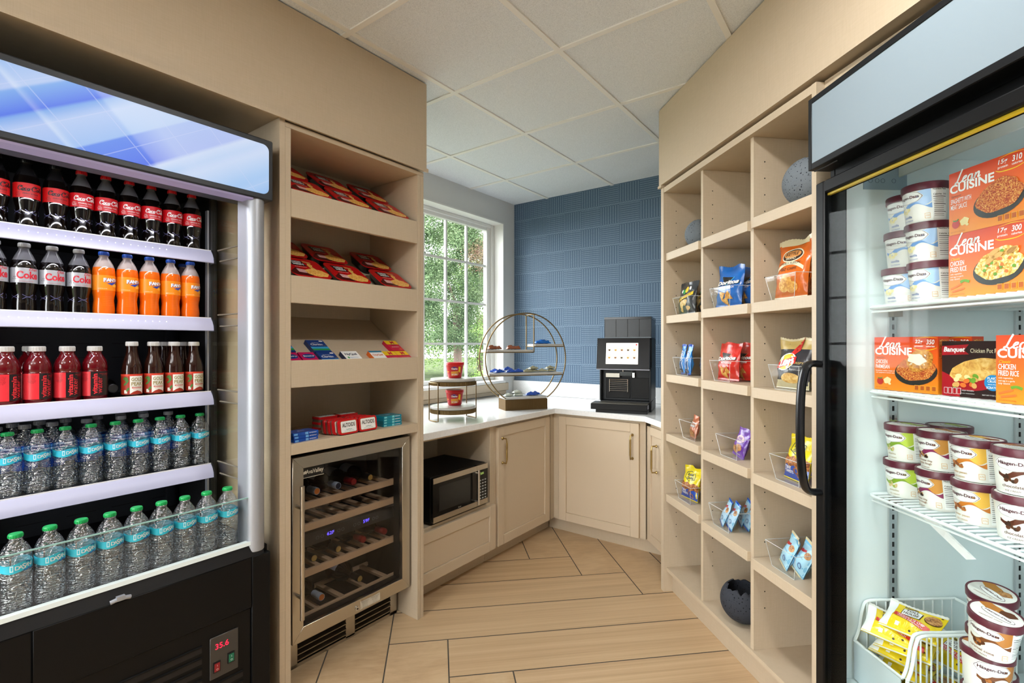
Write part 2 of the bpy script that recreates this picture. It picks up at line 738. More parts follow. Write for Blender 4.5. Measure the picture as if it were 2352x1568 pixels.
QUARTZ = mk_quartz()
BLACKP = mat('black_powder_coat', '#08090b', 0.45, spec=0.22)
BLACKG = mat('black_gloss', '#060709', 0.16, spec=0.35)
BLACKM = mat('black_matte', '#0d0d0f', 0.6)
CHAR = mat('charcoal_plastic', '#15181c', 0.45, spec=0.3)
DKGREY = mat('dark_grey_liner', '#26282d', 0.55)
ALU = mat('brushed_aluminium', '#a9adb5', 0.45, metal=0.5)
STEEL = mat('brushed_steel', '#c3bdb2', 0.3, metal=1.0)
CHROME = mat('chrome', '#d6d6d6', 0.15, metal=1.0)
BRASS = mat('satin_brass', '#a8905e', 0.3, metal=1.0)
BRONZE = mat('antique_brass', '#7c6846', 0.42, metal=0.85)
WHITE = mat('white_plastic', '#efefef', 0.4)
PANE = pane_mat('clear_pane', (0.97, 0.99, 0.98, 1))
ACRYL = pane_mat('clear_acrylic', (0.985, 0.99, 0.99, 1), 1.49, 0.8, 0.02)

# ------------------------------------------------------------ the room: floor, ceiling, walls, window
tF, nF = Vector((-S2, S2, 0)), Vector((S2, S2, 0))


def build_floor():
    W, L = 0.2567, 6 * 0.2567
    G = 0.0028
    V, F, UV, PC = [], [], [], []
    rnd = random.Random(3)

    def plank(n0, n1, t0, t1, along_n):
        cx, cy = (n0 + n1) / 2, (t0 + t1) / 2
        w = nF * cx + tF * cy
        if not (-4.3 < w.x < 3.9 and -4.6 < w.y < 5.1):
            return
        q = [(n0 + G, t0 + G), (n1 - G, t0 + G), (n1 - G, t1 - G), (n0 + G, t1 - G)]
        b = len(V)
        for a, c in q:
            p = nF * a + tF * c
            V.append((p.x, p.y, 0.0))
        F.append((b, b + 1, b + 2, b + 3))
        UV.append([((a, c) if along_n else (c, a)) for a, c in q])
        PC.append((rnd.random() * 20, rnd.random() * 20, rnd.random()))
    for i in range(-3, 4):
        for k in range(-26, 27):
            n0 = 0.043 - W * k + 2 * L * i
            t0 = 2.0 + W * k
            plank(n0, n0 + L, t0, t0 + W, True)
            c0 = 0.043 + L - W * k + 2 * L * i
            plank(c0, c0 + W, t0, t0 + L, False)
    b = len(V)
    V.extend([(-2.9, -3.4, -0.0015), (3.2, -3.4, -0.0015), (3.2, 3.9, -0.0015), (-2.9, 3.9, -0.0015)])
    F.append((b, b + 1, b + 2, b + 3))
    UV.append([(0, 0)] * 4)
    PC.append((0, 0, 0))
    me = bpy.data.meshes.new('floor')
    me.from_pydata(V, [], F)
    me.materials.append(FLOOR)
    me.materials.append(GROUT)
    me.polygons[-1].material_index = 1
    uvl = me.uv_layers.new(name='UVMap')
    ca = me.attributes.new('plank', 'FLOAT_COLOR', 'CORNER')
    i = 0
    for u, c in zip(UV, PC):
        for q in u:
            uvl.data[i].uv = q
            ca.data[i].color = (c[0], c[1], c[2], 1)
            i += 1
    # trim to the room
    bm = bmesh.new()
    bm.from_mesh(me)
    for co, no in (((-2.694, 0, 0), (-1, 0, 0)), ((3.0, 0, 0), (1, 0, 0)), ((0, 3.661, 0), (0, 1, 0)), ((0, -3.2, 0), (0, -1, 0))):
        bmesh.ops.bisect_plane(bm, geom=bm.verts[:] + bm.edges[:] + bm.faces[:], plane_co=co, plane_no=no, clear_outer=True)
    bm.to_mesh(me)
    bm.free()
    o = bpy.data.objects.new('floor', me)
    COL.objects.link(o)
    struct(o)

build_floor()

# ceiling tiles and grid
P = 0.6096
GX0, GY0 = -1.729 - 2 * P, 1.235 - 8 * P
cm = MB()
gb = MB()
for i in range(0, 11):
    for j in range(0, 13):
        x0, y0 = GX0 + i * P, GY0 + j * P
        a0, a1 = max(x0 + 0.012, -2.694), min(x0 + P - 0.012, 3.0)
        b0, b1 = max(y0 + 0.012, -3.2), min(y0 + P - 0.012, 3.661)
        if a1 <= a0 or b1 <= b0:
            continue
        cm.box(a0, b0, CEIL + 0.006, a1, b1, CEIL + 0.02, TILE)
for i in range(0, 12):
    x = GX0 + i * P
    if -2.69 < x < 3.0:
        gb.box(x - 0.012, -3.2, CEIL, x + 0.012, 3.661, CEIL + 0.03, TBAR)
for j in range(0, 14):
    y = GY0 + j * P
    if -3.2 < y < 3.66:
        gb.box(-2.694, y - 0.012, CEIL + 0.0003, 3.0, y + 0.012, CEIL + 0.03, TBAR)
cm.box(-2.694, -3.2, CEIL + 0.03, 3.0, 3.661, CEIL + 0.06, TBAR)
struct(cm.build('ceiling'))
struct(gb.build('trim_1'))

# walls
WX, WY = -2.694, 3.661
w = MB()
y0, y1, z0, z1 = 1.45, 3.505, 0.985, 2.388
w.box(WX - 0.16, -3.3, 0, WX, y0, CEIL + 0.06, GREYW)
w.box(WX - 0.16, y1, 0, WX, WY + 0.1, CEIL + 0.06, GREYW)
w.box(WX - 0.16, y0, 0, WX, y1, z0, GREYW)
w.box(WX - 0.16, y0, z1, WX, y1, CEIL + 0.06, GREYW)
struct(w.build('wall_left'))
w = MB()
w.box(WX, WY, 0, 3.1, WY + 0.1, CEIL + 0.06, WALLP)
struct(w.build('wall_back'))
w = MB()
w.box(WX, -3.3, 0, -2.65, -3.2, CEIL + 0.06, GREYW)
w.box(-0.35, -3.3, 0, 3.1, -3.2, CEIL + 0.06, GREYW)
w.box(-2.65, -3.3, 0, -0.35, -3.2, 0.18, GREYW)  # opening made for the added window
w.box(-2.65, -3.3, 2.48, -0.35, -3.2, CEIL + 0.06, GREYW)
struct(w.build('wall_front'))
w = MB()
w.box(3.0, -3.2, 0, 3.1, WY, CEIL + 0.06, mat('low_bounce_wall_paint', '#5a6470', 0.8))  # unseen wall, given a dark colour to cut bounce onto the left run
struct(w.build('wall_right'))
# reveal lining and window frame
w = MB()
w.box(WX - 0.155, y1 - 0.012, z0, WX + 0.004, y1, z1, WHITEP)
w.box(WX - 0.155, y0, z0, WX + 0.004, y0 + 0.012, z1, WHITEP)
w.box(WX - 0.155, y0 + 0.012, z1 - 0.012, WX + 0.004, y1 - 0.012, z1, WHITEP)
struct(w.build('trim_2'))
w = MB()
w.box(WX - 0.155, y0 + 0.012, z0 - 0.003, WX + 0.035, y1 - 0.012, z0 + 0.018, WHITEP)
w.box(WX + 0.0005, y0, z0 - 0.07, WX + 0.03, y1 + 0.035, z0 - 0.003, LAM)
w.box(WX + 0.0005, y0, z0 - 0.105, WX + 0.014, y1 + 0.02, z0 - 0.072, LAM)
struct(w.build('trim_3', bevel=0.004))
win = bpy.data.objects.new('window_1', None)
COL.objects.link(win)
struct(win)
fx0, fx1 = WX - 0.155, WX - 0.112
iy0, iy1, iz0, iz1 = y0 + 0.012, y1 - 0.012, z0 + 0.018, z1 - 0.012
gy0, gy1, gz0, gz1 = iy0 + 0.09, 3.408, 1.035, 2.318
m = MB()
m.box(fx0, iy0, iz0, fx1, gy0, iz1, WHITEP)
m.box(fx0, gy1, iz0, fx1, iy1, iz1, WHITEP)
m.box(fx0, gy0, iz0, fx1, gy1, gz0, WHITEP)
m.box(fx0, gy0, gz1, fx1, gy1, iz1, WHITEP)
m.box(fx1, gy1 + 0.045, iz0, fx1 + 0.014, iy1, iz1, WHITEP)
m.box(fx1, iy0, iz1 - 0.03, fx1 + 0.014, gy1 + 0.045, iz1, WHITEP)
m.build('window_frame', win, bevel=0.004)
m = MB()
for yy in (3.165, 2.917, 2.67, 2.42, 2.17, 1.92, 1.67):
    m.box(fx0 + 0.005, yy - 0.009, gz0, fx0 + 0.026, yy + 0.009, gz1, WHITEP)
for zz in (2.008, 1.668, 1.323):
    m.box(fx0 + 0.004, gy0, zz - 0.009, fx0 + 0.027, gy1, zz + 0.009, WHITEP)
m.build('window_muntins', win)
m = MB()
m.box(fx0 + 0.014, gy0, gz0, fx0 + 0.017, gy1, gz1, PANE)
m.build('window_pane', win)

win = bpy.data.objects.new('added_window_2', None)  # unseen window, added to light the right run from behind the camera
COL.objects.link(win)
struct(win)
m = MB()
for bx in ((-2.65, 0.18, -2.59, 2.48), (-0.41, 0.18, -0.35, 2.48), (-2.59, 0.18, -0.41, 0.24), (-2.59, 2.42, -0.41, 2.48), (-1.52, 0.24, -1.48, 2.42)):
    m.box(bx[0], -3.28, bx[1], bx[2], -3.23, bx[3], WHITEP)
m.build('window_frame', win)
m = MB()
m.box(-2.59, -3.262, 0.24, -0.41, -3.259, 2.42, PANE)
m.build('window_pane', win)

# housings for the added fill troffers
for i, (tx, ty, pw) in enumerate(FILL_TROFFERS):
    m = MB()
    a = 0.3
    for bx in ((-a, -a, a, -a + 0.01), (-a, a - 0.01, a, a), (-a, -a + 0.01, -a + 0.01, a - 0.01), (a - 0.01, -a + 0.01, a, a - 0.01)):
        m.box(tx + bx[0], ty + bx[1], CEIL - 0.022, tx + bx[2], ty + bx[3], CEIL, WHITE)
    o = m.build('fill_light_frame')
    tag(o, ['added square fill light frame nearest the drinks cooler', 'added square fill light frame in the middle of the room behind the viewer',
            'added square fill light frame in the far left room corner behind the viewer', 'added square fill light frame near the far wall behind the viewer'][i], 'ceiling light', 'added square fill lights')

m = MB()
ux, uy = -0.8, -1.5  # invented fitting that carries the added uplight
m.box(ux - 0.62, uy - 0.08, 1.985, ux + 0.62, uy + 0.08, 2.015, WHITE)
for q in (-0.5, 0.5):
    m.tube([(ux + q, uy, 2.015), (ux + q, uy, CEIL)], 0.003, CHROME, 6)
tag(m.build('fill_pendant'), 'long white suspended fill light fitting added behind the viewer', 'lamp')

m = MB()
m.lathe([(0.102, CEIL - 0.006), (0.118, CEIL - 0.006), (0.120, CEIL), (0.102, CEIL)], WHITE, 32, cx=DOWN[0], cy=DOWN[1], closed_caps=False)
tag(m.build('downlight_ring'), 'round white downlight ring in the ceiling above the viewer', 'ceiling light')

# ------------------------------------------------------------ soffits over the two runs
m = MB()
m.box(-0.62, -0.012, 2.158, 1.700, 0.903, CEIL - 0.001, LAM)
m.box(-0.62, -0.02, 2.150, 1.705, -0.012, 2.166, LAM)
o = m.build('trim_4', loc=FL.w(0, 0, 0), rot=(0, 0, FL.a))
struct(o)
m = MB()
m.box(-0.004, -0.010, 2.170, 3.2, 0.66, CEIL - 0.001, LAM)
m.box(-0.010, -0.014, 2.157, 0.03, 0.66, 2.170, LAM)
o = m.build('trim_5', loc=FR.w(0, 0, 0), rot=(0, 0, FR.a))
struct(o)
m = MB()
m.box(1.1215, 0.030, 2.135, 2.6, 0.655, 2.158, LAM)
o = m.build('trim_7', loc=FR.w(0, 0, 0), rot=(0, 0, FR.a))
struct(o)
# wall behind the shelf run and the freezer
m = MB()
m.box(0.03, 0.66, 0, 3.4, 0.70, CEIL, GREYW)
o = m.build('wall_diagonal', loc=FR.w(0, 0, 0), rot=(0, 0, FR.a))
struct(o)
# beige panels that frame the cooler niche
m = MB()
m.box(0.972, 0, 0, 0.993, 0.903, 2.157, LAM)
o = m.build('trim_6', loc=FL.w(0, 0, 0), rot=(0, 0, FL.a))
struct(o)
# ------------------------------------------------------------ open drinks cooler
X0, X1 = -0.42, 0.927


def mk_header_art():
    m = mat('backlit_blue_graphic', '#9cc4f2', 0.35, spec=0.12)
    n = NT(m)
    co = n.coord('Object')
    sp = n.node('ShaderNodeSeparateXYZ')
    n.link(co, sp.inputs[0])
    X, Z = sp.outputs[0], sp.outputs[2]

    def lin2(nx, nz, lo, hi):
        v = n.math('ADD', n.math('MULTIPLY', X, nx), n.math('MULTIPLY', Z, nz))
        return n.math('DIVIDE', n.math('SUBTRACT', v, lo), hi - lo)
    c1 = lin2(-0.53, 0.85, 1.08, 1.80)
    c2 = lin2(0.75, 0.66, 1.0, 2.05)
    main = n.ramp(c1, [(0.0, '#86b6f0'), (0.07, '#c4dbf9'), (0.10, '#9cc6f5'), (0.20, '#cfe0fa'), (0.235, '#a9cdf6'), (0.27, '#e2ebfd'), (0.285, '#3d55ec'), (0.40, '#5c84f0'), (0.405, '#b5d2f7'), (0.50, '#d6e4fb'),
                       (0.54, '#8db9f1'), (0.55, '#4d66ee'), (0.62, '#8fbcf3'), (0.63, '#dbe7fc'), (0.72, '#b4d2f7'), (0.85, '#7eb0ee'), (1.0, '#d3e2fb')])
    cross = n.ramp(c2, [(0.0, '#c8dcf9'), (0.20, '#9cc2f3'), (0.21, '#dce8fc'), (0.33, '#a8cbf5'), (0.34, '#7fa8ef'), (0.47, '#6f98ee'), (0.475, '#dfeafd'), (0.49, '#86aef0'), (0.62, '#7fa6ef'), (0.63, '#cfe0fa'), (0.8, '#b3d1f7'), (1.0, '#dae6fc')])
    x = n.mix(0.32, main, cross)
    mask = n.ramp(c2, [(0.0, '#555555'), (0.30, '#333333'), (0.36, '#000000'), (0.62, '#000000'), (0.70, '#cccccc'), (1.0, '#cccccc')])
    light = n.ramp(c1, [(0.0, '#8ebcf1'), (0.12, '#b9d6f8'), (0.2, '#d9e5fb'), (0.6, '#d2e1fa'), (1.0, '#b5d2f7')])
    x = n.mix(mask, x, light)
    lines = n.math('LESS_THAN', n.math('ABSOLUTE', n.math('SUBTRACT', n.math('FRACT', n.math('MULTIPLY', c1, 7.0)), 0.5)), 0.012)
    lines2 = n.math('LESS_THAN', n.math('ABSOLUTE', n.math('SUBTRACT', n.math('FRACT', n.math('MULTIPLY', c2, 9.0)), 0.5)), 0.012)
    x = n.mix(n.math('MULTIPLY', n.math('MAXIMUM', lines, lines2), 0.4), x, '#d5defc')
    n.base('#20242c') if False else None
    n.b.inputs['Base Color'].default_value = lin('#303a50')
    n.link(x, n.b.inputs['Emission Color'])
    n.b.inputs['Emission Strength'].default_value = 0.57
    return m

HART = mk_header_art()
LED = mat('lit_led_diffuser', '#a9a9bd', 0.4, emit='#d0d0f0', estr=0.14)
LEDDOT = mat('led_point', '#ffffff', 0.3, emit='#ffffff', estr=2.0)
UNDER = mat('lit_canopy_diffuser', '#968fb2', 0.4, emit='#9a94c4', estr=0.16)

mer = thing('drinks_cooler', 'tall black open-front drinks cooler with a lit blue header, filled with bottles', 'cooler', FL, 0, 0, 0)
m = MB()
m.box(X0, 0.0, 0.0, X1, 0.80, 0.40, BLACKP)
m.box(X0, 0.0, 0.40, X1, 0.80, 0.600, BLACKP)
m.box(X0, 0.72, 0.60, X1, 0.80, 2.0, BLACKP)
m.box(X0, 0.40, 0.60, X0 + 0.02, 0.72, 2.0, BLACKP)
m.box(0.897, 0.40, 0.60, X1, 0.72, 1.935, BLACKM)
m.box(X0, 0.12, 1.935, X1, 0.80, 2.0, BLACKP)
m.build('cabinet_body', mer, bevel=0.004)
m = MB()   # front apron with the recessed control bay
m.box(X0, -0.020, 0.0, 0.30, -0.001, 0.578, BLACKP)
m.box(0.30, -0.020, 0.40, 0.862, -0.001, 0.578, BLACKP)
m.box(0.862, -0.020, 0.0, X1, -0.001, 0.578, BLACKP)
m.box(0.30, -0.012, 0.0, 0.862, -0.001, 0.40, BLACKP)
m.build('front_panel', mer, bevel=0.003)
for k in range(7):
    for (a, b) in ((0.36, 0.705), (0.735, 0.835)):
        z = 0.328 - 0.036 * k
        if a > 0.7 and z > 0.205:
            continue
        m = MB()
        m.box(a, -0.0122, z - 0.011, b, -0.0115, z + 0.011, BLACKM)
        m.tube([(a, -0.013, z + 0.010), (b, -0.013, z + 0.010)], 0.004, BLACKP, 6)
        m.build('louvre', mer)
m = MB()
m.box(0.728, -0.016, 0.214, 0.818, -0.0121, 0.352, mat('control_plate', '#4a4846', 0.3, metal=0.4))
cp = m.build('control_panel', mer, bevel=0.002)
RED7 = mat('red_led_digits', '#ff2040', 0.4, emit='#ff1030', estr=2.2)
m = MB()
S = flat((0.745, -0.0162, 0.318), (1, 0, 0), (0, 0, 1), (0, -1, 0))
d_text(m, S, '35.6', 0.02, 0.0, h=0.018, m=RED7, off=0.0004)
m.build('display', cp)
for nm, x, z, c, e in (('red_switch', 0.748, 0.252, '#5a1216', '#a01820'), ('green_switch', 0.793, 0.262, '#0f4a34', '#0f6a4a')):
    m = MB()
    m.box(x - 0.011, -0.0195, z - 0.017, x + 0.011, -0.016, z + 0.017, BLACKM)
    m.box(x - 0.008, -0.0215, z - 0.013, x + 0.008, -0.0195, z + 0.013, mat(nm, c, 0.3, emit=e, estr=0.25))
    S = flat((x, -0.0215, z), (1, 0, 0), (0, 0, 1), (0, -1, 0))
    d_text(m, S, 'I', 0, 0.006, h=0.006, m=WHITE)
    d_text(m, S, 'O', 0, -0.006, h=0.006, m=WHITE)
    m.build('rocker_switch', cp)['label'] = nm.replace('_', ' ')
m = MB()
m.tube([(0.462, -0.022, 0.583), (0.474, -0.024, 0.586), (0.498, -0.024, 0.586), (0.510, -0.022, 0.583)], 0.006, ALU, 8)
m.box(0.476, -0.03, 0.584, 0.496, -0.018, 0.595, ALU)
m.build('latch', mer)
m = MB()   # deck with its sloping sill and the white lit strip
m.box(X0, 0.03, 0.600, 0.897, 0.72, 0.615, BLACKM)
m.prism([(-0.02, 0.578), (-0.004, 0.615), (0.03, 0.615), (0.03, 0.578)], X0, 0.905, mat('dark_sill', '#1a1a1c', 0.35, metal=0.3), axis='x')
m.build('deck', mer)
m = MB()
m.box(X0, -0.010, 0.616, 0.866, 0.010, 0.629, mat('lit_sill_strip', '#d4dcda', 0.3, emit='#dfe9e6', estr=0.18))
m.build('light_strip', mer)
m = MB()
m.box(X0, -0.002, 0.630, 0.868, 0.003, 0.782, pane_mat('cooler_front_glass', (0.97, 0.985, 0.98, 1), 1.5, 0.3))
m.box(X0, -0.003, 0.780, 0.868, 0.004, 0.783, mat('green_glass_edge', '#8fb8b0', 0.2))
m.build('front_glass', mer)
m = MB()
m.box(0.900, 0.06, 0.615, 0.905, 0.40, 1.90, pane_mat('cooler_side_glass', (0.92, 0.92, 0.88, 1), 1.5, 0.45))
m.build('side_glass', mer)
for zz in (1.655, 1.400, 1.105, 0.822):
    m = MB()
    m.tube([(0.8985, 0.09, zz + 0.035), (0.8985, 0.33, zz + 0.035)], 0.003, mat('clear_shelf_clip', '#756e60', 0.6), 6)
    m.tube([(0.8985, 0.11, zz - 0.01), (0.8985, 0.31, zz - 0.01)], 0.003, MATS['clear_shelf_clip'], 6)
    m.build('glass_clip', mer)
m = MB()
for i in range(13):
    a = pi * i / 12
pts = [(0.885 + 0.031 * cos(pi + pi * i / 12), 0.012 + 0.034 * sin(pi + pi * i / 12)) for i in range(13)] + [(0.916, 0.07), (0.854, 0.07)]
m.prism(pts, 0.590, 1.835, ALU)
m.build('post', mer, bevel=0.002)
# header
m = MB()
m.box(X0, -0.028, 1.832, X1 + 0.006, 0.12, 2.047, mat('dark_header_frame', '#23282f', 0.45))
hd = m.build('header', mer, bevel=0.004)
m = MB()


def rrect(x0, y0, x1, y1, r, n=6):
    out = []
    for cx, cy, a0 in ((x1 - r, y0 + r, -90), (x1 - r, y1 - r, 0), (x0 + r, y1 - r, 90), (x0 + r, y0 + r, 180)):
        out += [(cx + r * cos(radians(a0 + 90 * i / n)), cy + r * sin(radians(a0 + 90 * i / n))) for i in range(n + 1)]
    return out
m.prism(rrect(X0 + 0.016, 1.851, 0.916, 2.026, 0.022), -0.0305, -0.0275, HART, axis='y')
m.build('sign_panel', hd)
m = MB()
m.prism([(-0.022, 1.8315), (0.034, 1.8315), (0.034, 1.824), (-0.018, 1.826)], X0 + 0.02, 0.866, UNDER, axis='x')
m.build('canopy_light', mer)
m = MB()
m.box(X0 + 0.02, 0.715, 0.615, 0.897, 0.7195, 1.934, DKGREY)
for zz in [0.66 + 0.055 * k for k in range(21)]:
    for k in range(9):
        x = X0 + 0.1 + 0.14 * k + (0.03 if int(zz * 100) % 2 else 0)
        m.box(x, 0.7145, zz, x + 0.09, 0.715, zz + 0.004, BLACKM)
m.build('back_panel', mer)
m = MB()
for x in (0.845, 0.30):
    m.box(x, 0.690, 0.62, x + 0.03, 0.714, 1.86, DKGREY)
m.box(0.890, 0.405, 0.62, 0.8968, 0.425, 1.86, ALU)
m.build('shelf_rail', mer)
SHELF_Z = (1.690, 1.422, 1.130, 0.842)
for zs in SHELF_Z:
    m = MB()
    m.box(X0 + 0.02, 0.368, zs - 0.022, 0.889, 0.712, zs - 0.004, BLACKM)
    sh = m.build('shelf', mer)
    m = MB()
    prof = [(0.372, zs), (0.366, zs + 0.001), (0.352, zs - 0.014), (0.343, zs - 0.030), (0.340, zs - 0.048), (0.345, zs - 0.050), (0.372, zs - 0.020)]
    m.prism(prof, X0 + 0.02, 0.888, LED, axis='x')
    m.prism([(0.366, zs + 0.001), (0.372, zs + 0.001), (0.372, zs + 0.004), (0.366, zs + 0.004)], X0 + 0.02, 0.888, WHITE, axis='x')
    ls = m.build('light_strip', sh)
    if zs > 1.3:
        m = MB()
        for k in range(26):
            x = 0.20 + 0.022 * k
            if x < 0.74:
                m.lathe([(0.0012, 0), (0.0014, 0.0006), (0.0001, 0.001)], LEDDOT, 6, ax='y', o=(x, 0.3492 - 0.0008, zs - 0.0185))
        m.build('led_row', sh)
    m = MB()
    m.prism([(0.374, zs + 0.004), (0.362, zs + 0.003), (0.348, zs - 0.014), (0.338, zs - 0.032), (0.335, zs - 0.052), (0.374, zs - 0.055)], 0.888, 0.893, BLACKM, axis='x')
    m.build('end_cap', sh)
    lt = area_light('cooler_shelf_led', FL.w(0.3, 0.40, zs - 0.03), (radians(-38), 0, FL.a), 1.1, 0.02, 0.28, (0.93, 0.93, 1.0))
area_light('cooler_canopy_led', FL.w(0.25, 0.045, 1.822), (radians(24), 0, FL.a), 1.1, 0.03, 3.0, (0.92, 0.92, 1.0))

# ------------------------------------------------------------ bottles
WATERG = pane_mat('clear_water_bottle', (0.90, 0.93, 0.95, 1), 2.9, 1.0, 0.04)
_n = NT(WATERG)
_g = [q for q in _n.n if q.type == 'BSDF_GLOSSY'][0]
_b = _n.node('ShaderNodeBump')
_b.inputs['Strength'].default_value = 1.0
_b.inputs['Distance'].default_value = 0.012
_co = _n.coord('Object')
_h1 = _n.math('ABSOLUTE', _n.math('SUBTRACT', _n.noise(_n.mapping(_co, (16, 16, 110)), 1.0, 1, 0.4, 1.2), 0.5))
_h2 = _n.math('ABSOLUTE', _n.math('SUBTRACT', _n.noise(_n.mapping(_co, (38, 38, 24)), 1.0, 1, 0.4, 0.8), 0.5))
_n.link(_n.math('ADD', _h1, _n.math('MULTIPLY', _h2, 1.2)), _b.inputs['Height'])
_n.link(_b.outputs[0], _g.inputs['Normal'])
COLA = mat('dark_cola', '#0b0605', 0.07, spec=0.6, coat=0.3)
COLANECK = mat('clear_neck_over_dark', '#5c5c60', 0.12, spec=0.6)
ORANGE = mat('orange_soda', '#e8660c', 0.08, spec=0.5, emit='#c04400', estr=0.0)
ORNECK = mat('clear_neck_over_grey', '#a89a94', 0.12, spec=0.6)
REDW = mat('dark_red_drink', '#5c0710', 0.06, spec=0.6)
TEA = mat('dark_tea', '#2a120c', 0.06, spec=0.6)
SHADOWRED = '#d3181f'


def bottle_colours(nm, color, rough=0.3):
    return mat(nm, color, rough)

CAPR = mat('red_cap', '#d6202a', 0.35)
CAPK = mat('black_cap', '#16171a', 0.35)
CAPS = mat('silver_cap', '#b4b6b4', 0.4)
CAPB = mat('blue_cap', '#2456b8', 0.35)
CAPW = mat('white_cap', '#e6e6e6', 0.4)
CAPG = mat('green_cap', '#17a455', 0.35)
CAPGR = mat('grey_cap', '#8d8f93', 0.4)
L_RED = mat('red_label', '#d0101c', 0.35)
L_ORR = mat('orange_red_label', '#cf1a1c', 0.35)
INKW = mat('white_ink', '#f2f2f0', 0.4)
INKK = mat('black_ink', '#131313', 0.4)


def capmesh(m, r, z0, z1, cm_, ridges=True):
    n = 36
    prof = [(r * 0.98, z0), (r, z0 + 0.001), (r, z1 - 0.002), (r * 0.93, z1)]
    m.lathe(prof, cm_, n)
    if ridges:
        for k in range(20):
            a = 2 * pi * k / 20
            x, y = r * cos(a), r * sin(a)
            m.box(x - 0.0006, y - 0.0006, z0 + 0.001, x + 0.0006, y + 0.0006, z1 - 0.003, cm_)


def start_bottle(name, label, cat, group, x, y, z, rz=0):
    return thing(name, label, cat, FL, x, y, z, rz=rz, group=group)


def make_cola(kind, x, y, z, label, group, rz):
    t = start_bottle('cola_bottle', label, 'bottle', group, x, y, z, rz)
    r = 0.0325
    body = MB()
    neck = COLANECK if kind != 'zero' else mat('dark_clear_neck', '#1c1c1f', 0.1, spec=0.6)
    prof = [(0.012, 0.002, COLA), (0.024, 0.0, COLA), (0.029, 0.006, COLA), (0.0295, 0.02, COLA), (0.0285, 0.035, COLA), (0.0268, 0.05, COLA), (0.0275, 0.063, COLA),
            (0.0315, 0.080, COLA), (r, 0.092, COLA), (r, 0.142, COLA), (0.0318, 0.152, COLA), (0.0285, 0.166, neck), (0.0225, 0.181, neck), (0.0165, 0.194, neck),
            (0.0128, 0.202, neck), (0.0128, 0.206, neck), (0.0142, 0.2065, neck), (0.0142, 0.209, neck), (0.0115, 0.21, neck)]
    body.lathe(prof, COLA, 32)
    # the embossed waves around the waist
    S = cyl(lambda v: 0.0275, -90)
    emb = mat('pale_moulding_line', '#6a6a9a', 0.15)
    for k in range(5):
        u0 = (k - 2) * 0.0345 + 0.004
        d_stroke(body, S, [(u0 - 0.013, 0.058), (u0 - 0.004, 0.0515), (u0 + 0.004, 0.0515), (u0 + 0.013, 0.058)], 0.0011, emb, 0.0012)
        d_stroke(body, S, [(u0 - 0.013, 0.043), (u0 - 0.004, 0.0485), (u0 + 0.004, 0.0485), (u0 + 0.013, 0.043)], 0.0011, emb, 0.0012)
    body.build('bottle_body', t)
    c = MB()
    capmesh(c, 0.0148, 0.2095, 0.222, {'classic': CAPR, 'zero': CAPK, 'diet': CAPS}[kind])
    c.build('cap', t)
    lb = MB()
    if kind == 'diet':
        S = cyl(lambda v: r + 0.0004, -90)
        lbm = mat('silver_label', '#b9bcc2', 0.3, metal=0.45)
        z0, z1 = 0.094, 0.141
        lb.lathe([(r + 0.0004, z0), (r + 0.0004, z1)], lbm, 40, closed_caps=False)
        rd = mat('red_ink', '#c3182c', 0.4)
        d_text(lb, S, 'Coke', 0.003, 0.1185, h=0.024, w=0.054, m=rd, bold=0.035)
        d_text(lb, S, 'Diet', 0.017, 0.1365, h=0.009, m=rd, shear=0.3, bold=0.01)
        d_text(lb, S, 'NO SUGAR NO CALORIES', 0.0, 0.0985, w=0.035, m=rd)
        d_text(lb, S, '16.9', -0.028, 0.112, h=0.004, m=INKK)
        d_text(lb, S, 'FL OZ', -0.028, 0.106, h=0.004, m=INKK)
    else:
        S = cyl(lambda v: r + 0.0004, -90)
        ink = INKW if kind == 'classic' else INKK
        z0, z1 = 0.094, 0.141
        lb.lathe([(r + 0.0004, z0), (r + 0.0004, z1)], L_RED if kind == 'classic' else L_ORR, 40, closed_caps=False)
        d_script(lb, S, 'cola', 0.004, 0.1235, 0.066, ink, thick=0.34)
        d_text(lb, S, 'ORIGINAL TASTE' if kind == 'classic' else 'ZERO SUGAR', 0.004, 0.1075, w=0.040, m=ink, bold=0.015)
        d_text(lb, S, 'Delicious & Refreshing', 0.004, 0.0995, w=0.034, m=ink)
        for q, s_ in enumerate(('16.9', 'FL OZ', '500ml')):
            d_text(lb, S, s_, -0.0275, 0.1095 - 0.0048 * q, h=0.0036, m=ink)
    lb.build('label', t)
    return t


